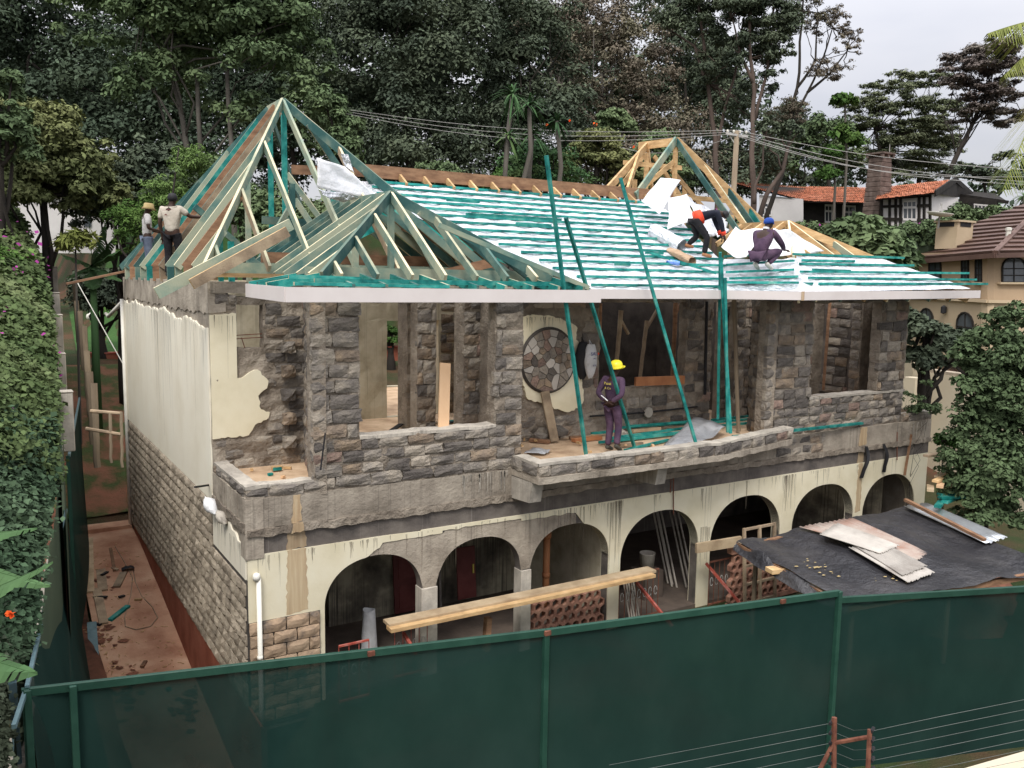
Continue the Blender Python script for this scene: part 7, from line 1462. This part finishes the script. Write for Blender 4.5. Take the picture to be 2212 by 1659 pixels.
b = MB(); c0_ = Q(2062, 492, 38.8); b.box(c0_.x-.6, c0_.x+.6, c0_.y-.5, c0_.y+.5, c0_.z-.95, c0_.z+.22); b.box(c0_.x-.68, c0_.x+.68, c0_.y-.58, c0_.y+.58, c0_.z+.22, c0_.z+.30); cst = b.build('chimney', 'tan_light', rf)
b = MB(); b.box(c0_.x-.4, c0_.x+.4, c0_.y-.52, c0_.y-.505, c0_.z+.02, c0_.z+.24); b.box(c0_.x-.62, c0_.x-.605, c0_.y-.35, c0_.y+.35, c0_.z+.02, c0_.z+.24); b.build('chimney_opening', 'black', cst)
so_ = at(2030, 463, 38.2); sd2 = thing('satellite_dish', 'white satellite dish facing up on the tan chimney', 'satellite dish', so_)
b = MB(); b.lathe((0, 0, 0), [(0, -.1), (.25, -.085), (.45, -.03), (.56, .06), (.56, .075), (.44, .0), (.24, -.05), (0, -.06)], 20); o = b.build('reflector', 'dish', sd2, smooth=True); o.rotation_euler = (.12, .05, 0)
b = MB(); b.tube([(0, 0, -.1), (.12, .1, -.6)], .04, seg=6); b.tube([(-.2, 0, -.05), (0, -.05, .42)], .012, seg=4); b.tube([(.2, 0, -.05), (0, -.05, .42)], .012, seg=4); b.lathe((0, -.05, .42), [(.04, -.05), (.05, .05)], 6); b.build('dish_arm', 'wire', sd2)
# cream boundary wall
cwO = at(2000, 880, 27); cw_ = thing('boundary_wall', 'stepped cream boundary wall between the house and the tan building', 'wall', cwO)
b = MB(); W0, W1, W2, W3 = at(1948, 766, 29)-cwO, at(1986, 772, 28)-cwO, at(1982, 800, 28)-cwO, at(2330, 830, 23)-cwO
def slabw(b, p, q, zb, th=.2): n = (q-p).cross(Vector((0, 0, 1))).normalized()*th; b.frame((p.x, p.y, zb), (q.x-p.x, q.y-p.y, 0), (n.x, n.y, 0), (0, 0, p.z-zb))
slabw(b, W0, W1, -3.5); slabw(b, W2, W3, -3.5); b.build('wall_face', 'yellow_wall', cw_)
b = MB(); b.beam(W0+Vector((0, 0, .05)), W1+Vector((0, 0, .0)), .34, .09); b.beam(W2+Vector((0, 0, .05)), Vector((W3.x, W3.y, W2.z+.05)), .34, .09); b.build('coping', 'stone_clad', cw_)
b = MB(); p = at(1977, 818, 27.6)-cwO; b.box(p.x-.3, p.x+.1, p.y-.2, p.y+.2, -3.5, p.z+.05); b.build('pier', 'yellow_wall', cw_)
# rubble right of the house
for i, (x, y, d, l, m) in enumerate(((2020, 1040, 19, .9, 'pine'), (2010, 1060, 18.6, .7, 'plank_wood'), (2030, 1052, 18.8, .8, 'peach'), (2025, 1030, 19.3, .6, 'plank_wood'), (2000, 985, 19.5, .8, 'old_wood'), (2028, 1068, 19.2, 1.0, 'teal'), (2040, 1085, 18.8, 1.0, 'teal'), (2030, 1075, 19, 1.0, 'teal'), (2025, 1095, 18.6, .9, 'teal'))):
    p = at(x, y, d); a = random.uniform(-.5, .6); thing_beam('stacked_timber', ('orange plank at the top of', 'tan plank second in', 'peach board crossing', 'short tan board behind', 'weathered grey plank far back in', 'upper green batten in', 'second green batten in', 'third green batten in', 'lowest green batten in')[i]+' the timber heap beyond the right end of the house', 'timber', p, p+Vector((l*math.cos(a), l*math.sin(a), random.uniform(-.05, .1))), .14, .05, m, group='timber heap right of the house')
b = MB(); p = at(2040, 1150, 18.5); zz = zt(p.x, p.y)
for i in range(7): b.lathe((p.x+random.uniform(-1.4, 1.6), p.y+random.uniform(-.8, .8), zz), [(1.2, 0), (.9, .35), (.3, .6), (0, .62)], 8)
o = b.build('rubble_heap', 'soil'); tag(o, 'heap of earth and rubble behind the right end of the house', 'rubble', kind='stuff')
# utility pole and wires
UP = at(1592, 283, 32); UB = gz(at(1580, 430, 32)); up_ = thing('utility_pole', 'leaning wooden utility pole right of the pine roof frame', 'utility pole', UB); d_ = UP-UB
b = MB(); b.tube([(0, 0, -.3), d_], .13, .095, 10); b.build('pole', 'pole_wood', up_, smooth=True)
q = up_; b = MB(); b.beam(d_+Vector((-.45, .1, -.12)), d_+Vector((.35, -.2, -.2)), .06, .08); b.beam(d_+Vector((-.3, .1, -.15)), d_+Vector((.0, 0, -.55)), .03, .03); b.build('crossarm', 'wire', up_)
for k in range(4): b = MB(); b.lathe(d_+Vector((-.4+.24*k, .08-.08*k, -.05)), [(.03, -.03), (.045, .02), (.03, .07), (0, .08)], 7); b.build('insulator', 'dish', up_)
for i, (y0, ym, y1, ya, yb) in enumerate(((232, 262, 279, 350, 420), (236, 272, 286, 358, 428), (240, 280, 290, 364, 438), (238, 284, 292, 300, 378))):
    L0, L1, R1_ = at(720 if i < 3 else 1250, y0 if i < 3 else 281, 36), at(1590, 281+i*4, 32), at(2300, (372, 398, 402, 380)[i], 24)
    b = MB(); pts = [lerp3(L0, L1, t/10)-Vector((0, 0, (.42+.12*i)*math.sin(math.pi*t/10))) for t in range(11)]+[lerp3(L1, R1_, t/10)-Vector((0, 0, (.25+.1*i)*math.sin(math.pi*t/10))) for t in range(1, 11)]
    c = pts[10]; b.tube([p-c for p in pts], .011, seg=4); o = b.build('power_line', 'wire'); o.location = c
    tag(o, ('topmost power line crossing above the roofs', 'second power line from the top on the utility pole', 'third power line from the top on the utility pole', 'lowest power line sagging to the utility pole')[i], 'power line')
# ------------------------------------------------------------------ left garden
def surf_hedge(label, L, R_, mat, n, size, seed, name='hedge', flowers=0, fcol='flower_magenta', bulge=.5, sizefar=None):
    """foliage blanket between two lines of (x, y, distance) samples"""
    Lp = [at(*p) for p in L]; Rp = [at(*p) for p in R_]; base = gz(Rp[len(Rp)//2]); r = np.random.RandomState(seed); k = len(Lp)-1
    def S(s, t):
        q = min(k-1e-6, t*k); i = int(q); f = q-i; a, c = lerp3(Lp[i], Lp[i+1], f), lerp3(Rp[i], Rp[i+1], f)
        p = lerp3(a, c, s); p.z += bulge*math.sin(math.pi*min(1, s*.9+.12))*.6+.30*noise.noise((p.x*1.1, p.y*.9, 3))+.12*noise.noise((p.x*3, p.y*3, 7)); return p
    t = thing(name, label, name.split('_')[-1], base); b = MB(); b.grid(lambda s, q: S(s, q)-base-Vector((0, 0, .14)), 20, 60); m0 = b.build('shade_core', 'leaf_blackish', t, smooth=True)  # dark sheet added under the leaves, its colour stands for shade between them
    wts = np.array([(Lp[i]-Rp[i]).length*(Lp[i]-Lp[i+1]).length/((CAMP-Rp[i]).length**1.2) for i in range(k)]); wts /= wts.sum(); seg = r.choice(k, n, p=wts); P = np.empty((n, 3)); s_ = r.uniform(0, 1.0, n); u_ = r.uniform(0, 1, n)
    for i in range(n): p = S(s_[i], (seg[i]+u_[i])/k); P[i] = p
    P += r.normal(0, .05, (n, 3)); P[:, 2] += r.uniform(-.12, .12, n); dist = np.linalg.norm(P-np.array(CAMP), axis=1); sz = size*np.clip(dist/12, .75, 2.2)
    leaves('foliage', mat, P-np.array(base), np.tile([.35, -.35, 1.0], (n, 1)), sz, t, .7, seed)
    if flowers:
        ctr = [S(r.uniform(.1, 1), r.uniform(.03, .97)) for _ in range(flowers)]; F = np.array([tuple(c+Vector(r.normal(0, .16, 3))*np.linalg.norm(c-CAMP)/12) for c in ctr for _ in range(12)]); F[:, 2] += .12
        dist = np.linalg.norm(F-np.array(CAMP), axis=1); o = leaves('flowers', fcol, F-np.array(base), np.tile([.2, -.3, 1], (len(F), 1)), .05*np.clip(dist/12, .8, 2.5), t, .8, seed+1); o['kind'] = 'stuff'
    # dark skirt, coloured as shade, down to the ground on the right side
    b = MB(); b.grid(lambda s, q: (lambda p: Vector((p.x+.05, p.y, p.z+(gz(p).z-.5-p.z)*q)))(S(1, s))-base-Vector((0, 0, .1)), 60, 4); b.build('shade_core', 'leaf_blackish', t, smooth=True)
    return t
surf_hedge('long flowering hedge with magenta blooms covering the left boundary', [(-260, 960, 9), (-200, 800, 11), (-160, 670, 14), (-120, 570, 18), (-90, 480, 23), (-70, 420, 27), (-60, 390, 31)], [(128, 1020, 12.5), (126, 880, 14.5), (118, 780, 17), (112, 690, 20.5), (98, 610, 23), (72, 535, 26), (48, 470, 29)], 'leaf_bank', 44000, .07, 201, name='flowering_hedge', flowers=12, bulge=.15)
surf_hedge('grey green ivy mound between the flowering hedge and the banana leaves', [(-300, 1500, 6.5), (-280, 1300, 7.5), (-260, 1130, 8.6), (-220, 960, 10)], [(60, 1420, 9.6), (88, 1230, 10.6), (112, 1080, 12), (118, 920, 13.5)], 'leaf_ivy', 17000, .085, 202, name='ivy_mound', bulge=.25)
surf_hedge('dark shrubbery with an orange flower at the bottom left corner', [(-300, 1900, 5.2), (-290, 1700, 5.8), (-280, 1560, 6.2), (-260, 1400, 7)], [(15, 1850, 8.4), (15, 1600, 8.8), (20, 1480, 9.2), (48, 1330, 10)], 'leaf_dark', 9000, .075, 203, name='dark_shrubbery', flowers=0, bulge=.4)
surf_hedge('bright green shrub slope above the flowering hedge at the far left', [(-150, 640, 17), (-110, 560, 21), (-80, 500, 26)], [(70, 560, 24), (60, 520, 28), (40, 490, 32)], 'fern', 7000, .09, 204, name='shrub_slope', bulge=.5)
Fp = np.array([tuple(at(25+random.uniform(-8, 8), 1328+random.uniform(-5, 5), 7.4)) for _ in range(16)]); o = leaves('orange_flower', 'flower_orange', Fp-Fp[0], np.tile([0, -.3, 1], (16, 1)), .045, None, .7, 5); o.location = tuple(Fp[0]); tag(o, 'single orange flower head at the left edge below the banana leaves', 'flower')
def banana_leaf(root, a, d, L, w, droop, seed, mat='leaf_banana'):
    rr = random.Random(seed); d = Vector(d).normalized(); s = d.cross(Vector((0, 0, 1))).normalized(); up0 = s.cross(d); n = 22; b = MB(); mids = [Vector(a)+d*L*t/n+Vector((0, 0, -droop*L*(t/n)**2)) for t in range(n+1)]
    for sg in (-1, 1):
        for i in range(n):
            t0, t1 = i/n, (i+1)/n; wf = lambda t: w*math.sin(math.pi*min(1, .06+t*.97))**.55; gap = .02 if rr.random() < .18 else .0; dr = .42+.1*math.sin(i*.9+sg)+rr.uniform(-.03, .03); dz = 0
            p0, p1 = mids[i], mids[i+1]; q0, q1 = p0+s*sg*wf(t0)-Vector((0, 0, dr*wf(t0)-dz)), p1+s*sg*wf(t1)-d*gap-Vector((0, 0, dr*wf(t1)-dz))
            m0_, m1_ = lerp3(p0, q0, .5)+Vector((0, 0, .1*w)), lerp3(p1, q1, .5)+Vector((0, 0, .1*w)); b.quad(p0, p1, m1_, m0_); b.quad(m0_, m1_, q1, q0)
    b.tube(mids, .012, .004, 5, False); b.build('leaf', mat, root, smooth=False)
bp_ = thing('banana_plant', 'banana plant whose four torn leaves reach in from the left edge', 'banana plant', gz(at(-160, 1500, 7.2))); BB = bp_.location.copy()
for i, (x0, y0, x1, y1, d, w, dr) in enumerate(((-190, 1175, 80, 1130, 7.6, .15, .10), (-190, 1195, 108, 1245, 7.2, .16, .16), (-190, 1340, 115, 1226, 6.8, .17, -.06), (-220, 1370, 80, 1440, 6.0, .24, .12))):
    a, e = at(x0, y0, d), at(x1, y1, d); banana_leaf(bp_, a-BB, e-a, (e-a).length, w, dr*.5, 300+i)
b = MB(); b.tube([(0, 0, -.3), (0, 0, 1.6), at(-150, 1250, 7.6)-BB], .14, .08, 8); b.build('stem', 'leaf_palm', bp_, smooth=True)
b2_ = thing('banana_plant', 'banana plant with upright broad leaves behind the overhanging brown plank', 'banana plant', gz(at(200, 640, 27))); BB = b2_.location.copy(); c = at(200, 575, 27)-BB
for i, (x, y, dr) in enumerate(((192, 472, 0), (255, 500, .15), (268, 525, .5), (140, 545, .45), (150, 590, .5), (255, 590, .7), (200, 610, .8), (225, 490, .1))):
    e = at(x, y, 26.8)-BB; banana_leaf(b2_, c, e-c, (e-c).length*1.15, .27, dr*.3, 320+i)
b = MB(); b.tube([(0, 0, -.3), c], .15, .09, 8); b.build('stem', 'leaf_palm', b2_, smooth=True)
v_ = thing('variegated_plant', 'variegated yellow green plant beside the rear banana plant', 'plant', gz(at(160, 640, 26))); BB = v_.location.copy()
P, Nn, _, _ = crownpts([pxblob(165, 530, 26, 30, 26), pxblob(140, 540, 26, 18, 12)], 700, 77, 12, .5); leaves('foliage', 'leaf_yellow', P-np.array(BB), Nn, .3, v_, .22, 9); b = MB(); b.tube([(0, 0, 0), at(163, 540, 26)-BB], .05, .03, 6); b.build('stem', 'bark_grey', v_)
bgtree('dark laurel hedge behind the lawn lamp', 230, 720, 34, [(200, 660, 50, 40), (250, 650, 60, 45), (170, 640, 30, 50), (215, 615, 60, 30)], 'leaf_dark', 9000, .15, 181, name='shrub', cat='hedge', clumps=30)
bgtree('clipped green shrub glimpsed through the rear doorway', 845, 740, 34, [(845, 720, 22, 12), (850, 738, 24, 10)], 'leaf_bright', 2500, .1, 182, name='shrub', cat='shrub')
0 and bgtree('grasses growing low behind the white side wall corner', 230, 960, 17.5, [(235, 905, 30, 22), (215, 860, 20, 14)], 'leaf_mid', 900, .12, 183, name='shrub', cat='plant', r0=.01, r1=.005, ar=.2)
# lawn, red retaining wall, lamp
lw = MB(); q = [at(165, 762, 35), at(600, 762, 35), at(600, 694, 46), at(150, 694, 46)]
lw.grid(lambda s, t: (lambda p: Vector((p.x, p.y, max(p.z, zt(p.x, p.y)+.03))))(lerp3(lerp3(q[0], q[1], s), lerp3(q[3], q[2], s), t)), 14, 12); tag(lw.build('lawn', 'lawn', smooth=True), kind='structure')
rw = thing('retaining_wall', 'low red painted retaining wall in front of the lawn', 'wall', at(230, 785, 34)); RO = at(230, 785, 34)
b = MB(); b.frame(at(184, 794, 34)-RO, at(900, 778, 34)-at(184, 794, 34), (0, .35, 0), (0, 0, .52)); b.build('wall_face', 'red_oxide', rw); b = MB(); b.frame(at(184, 794, 34)-RO+Vector((0, -.03, .52)), at(900, 778, 34)-at(184, 794, 34), (0, .42, 0), (0, 0, .05)); b.build('coping', 'red_paint', rw)
lm = thing('garden_lamp', 'garden lamp with a clear globe on a short black post on the lawn', 'lamp', at(203, 744, 36)); LO = at(203, 744, 36)
b = MB(); b.lathe((0, 0, 0), [(.07, 0), (.05, .1), (.05, .95), (.08, .97), (.08, 1.02)], 10); b.build('post', 'black', lm); b = MB(); b.lathe(at(195, 684, 36)-LO, [(.16*math.sin(a*math.pi/10)+.001, -.16*math.cos(a*math.pi/10)) for a in range(11)], 14); b.build('globe', 'dish', lm, smooth=True)
b = MB(); p0, p1 = at(168, 612, 24), X0(268, 790, -.05); b.tube([p0-p1, (0, 0, 0)], .012, seg=5); o = b.build('stay_wire', 'dish'); o.location = p1; tag(o, 'taut white string running from the garden down to the white side wall', 'string')
# concrete posts along the hedge and the rough timber posts of the garden fence
for i, (x, y0, y1, d, w) in enumerate(((143, 848, 945, 14.8, 24), (131, 766, 860, 18.5, 18), (125, 682, 780, 21.5, 17), (120, 634, 700, 24.5, 15), (115, 578, 650, 27.5, 15))):
    p, q = at(x, y0, d), at(x+3, y1, d); b = MB(); k = w*d/F_/2; b.box(-k, k, -k, k, -(p.z-q.z)-.25, 0); b.box(-k*1.1, k*1.1, -k*1.1, k*1.1, 0, .04); o = b.build('concrete_post', 'concrete_pale', bevel=.015); o.location = p; tag(o, ('nearest', 'second nearest', 'middle', 'second farthest', 'farthest')[i]+' pale concrete post along the edge of the flowering hedge', 'post')
for i, (x, y0, y1, d) in enumerate(((202, 828, 1010, 17), (193, 803, 960, 18), (187, 758, 900, 20), (182, 704, 860, 22.5), (173, 672, 800, 24.5), (165, 650, 770, 26.5), (161, 612, 740, 29))):
    p, q = at(x, y0, d), at(x+8, y1, d); prop(('first (nearest)', 'second', 'third', 'fourth', 'fifth', 'sixth', 'last and smallest')[i]+' rough timber post of the garden fence behind the side wall', p, q, .07, 'pole_wood')
for i, (a, c) in enumerate((((196, 888), (262, 893)), ((186, 926), (260, 938)))): prop(('upper', 'lower')[i]+' horizontal bamboo rail of the garden fence', at(*a, 16.2), at(*c, 16.2), .035, 'old_wood')
for i, (x, y0, y1) in enumerate(((238, 890, 1000), (262, 890, 1010))): prop(('left', 'right')[i]+' thin upright of the bamboo rails', at(x, y0, 16.2), at(x+2, y1, 16.2), .03, 'pole_wood')
ws = thing('far_shed', 'pale rendered shed glimpsed through the trees at the far left', 'building', at(50, 455, 42)); b = MB(); b.frame((-2.6, 0, -2), (5, 0, 0), (0, 2, 0), (0, 0, 2.7)); b.build('wall_face', 'white_wall', ws)
b = MB(); b.frame((-2.8, -.2, .7), (5.4, 0, 0), (0, 2.4, 0), (0, 0, .12)); b.build('roof', 'concrete_pale', ws)
ws = thing('far_outbuilding', 'pale building glimpsed behind the banana plant', 'building', at(208, 500, 40)); b = MB(); b.frame((-.9, 0, -1), (1.9, 0, 0), (0, 2, 0), (0, 0, 2.0)); b.build('wall_face', 'white_wall', ws)
b = MB(); b.box(-.5, -.2, -.05, 0, .2, .6); b.build('window', 'glass', ws)
# far wooded ridge closing the background
r_ = np.random.RandomState(9)
Bk_ = [pxblob(x, 250+60*math.sin(x*.01)+(x > 1500)*180, 92, 130, 200-(x > 1500)*150) for x in range(-300, 2700, 120)]
P, Nn, _, _ = crownpts(Bk_, 46000, 9, 26, .30, .3); o = leaves('wooded_ridge', 'leaf_blackish', P, Nn, .75, None, .6, 4); tag(o, 'dark wooded ridge behind all the trees', 'woodland', kind='stuff')
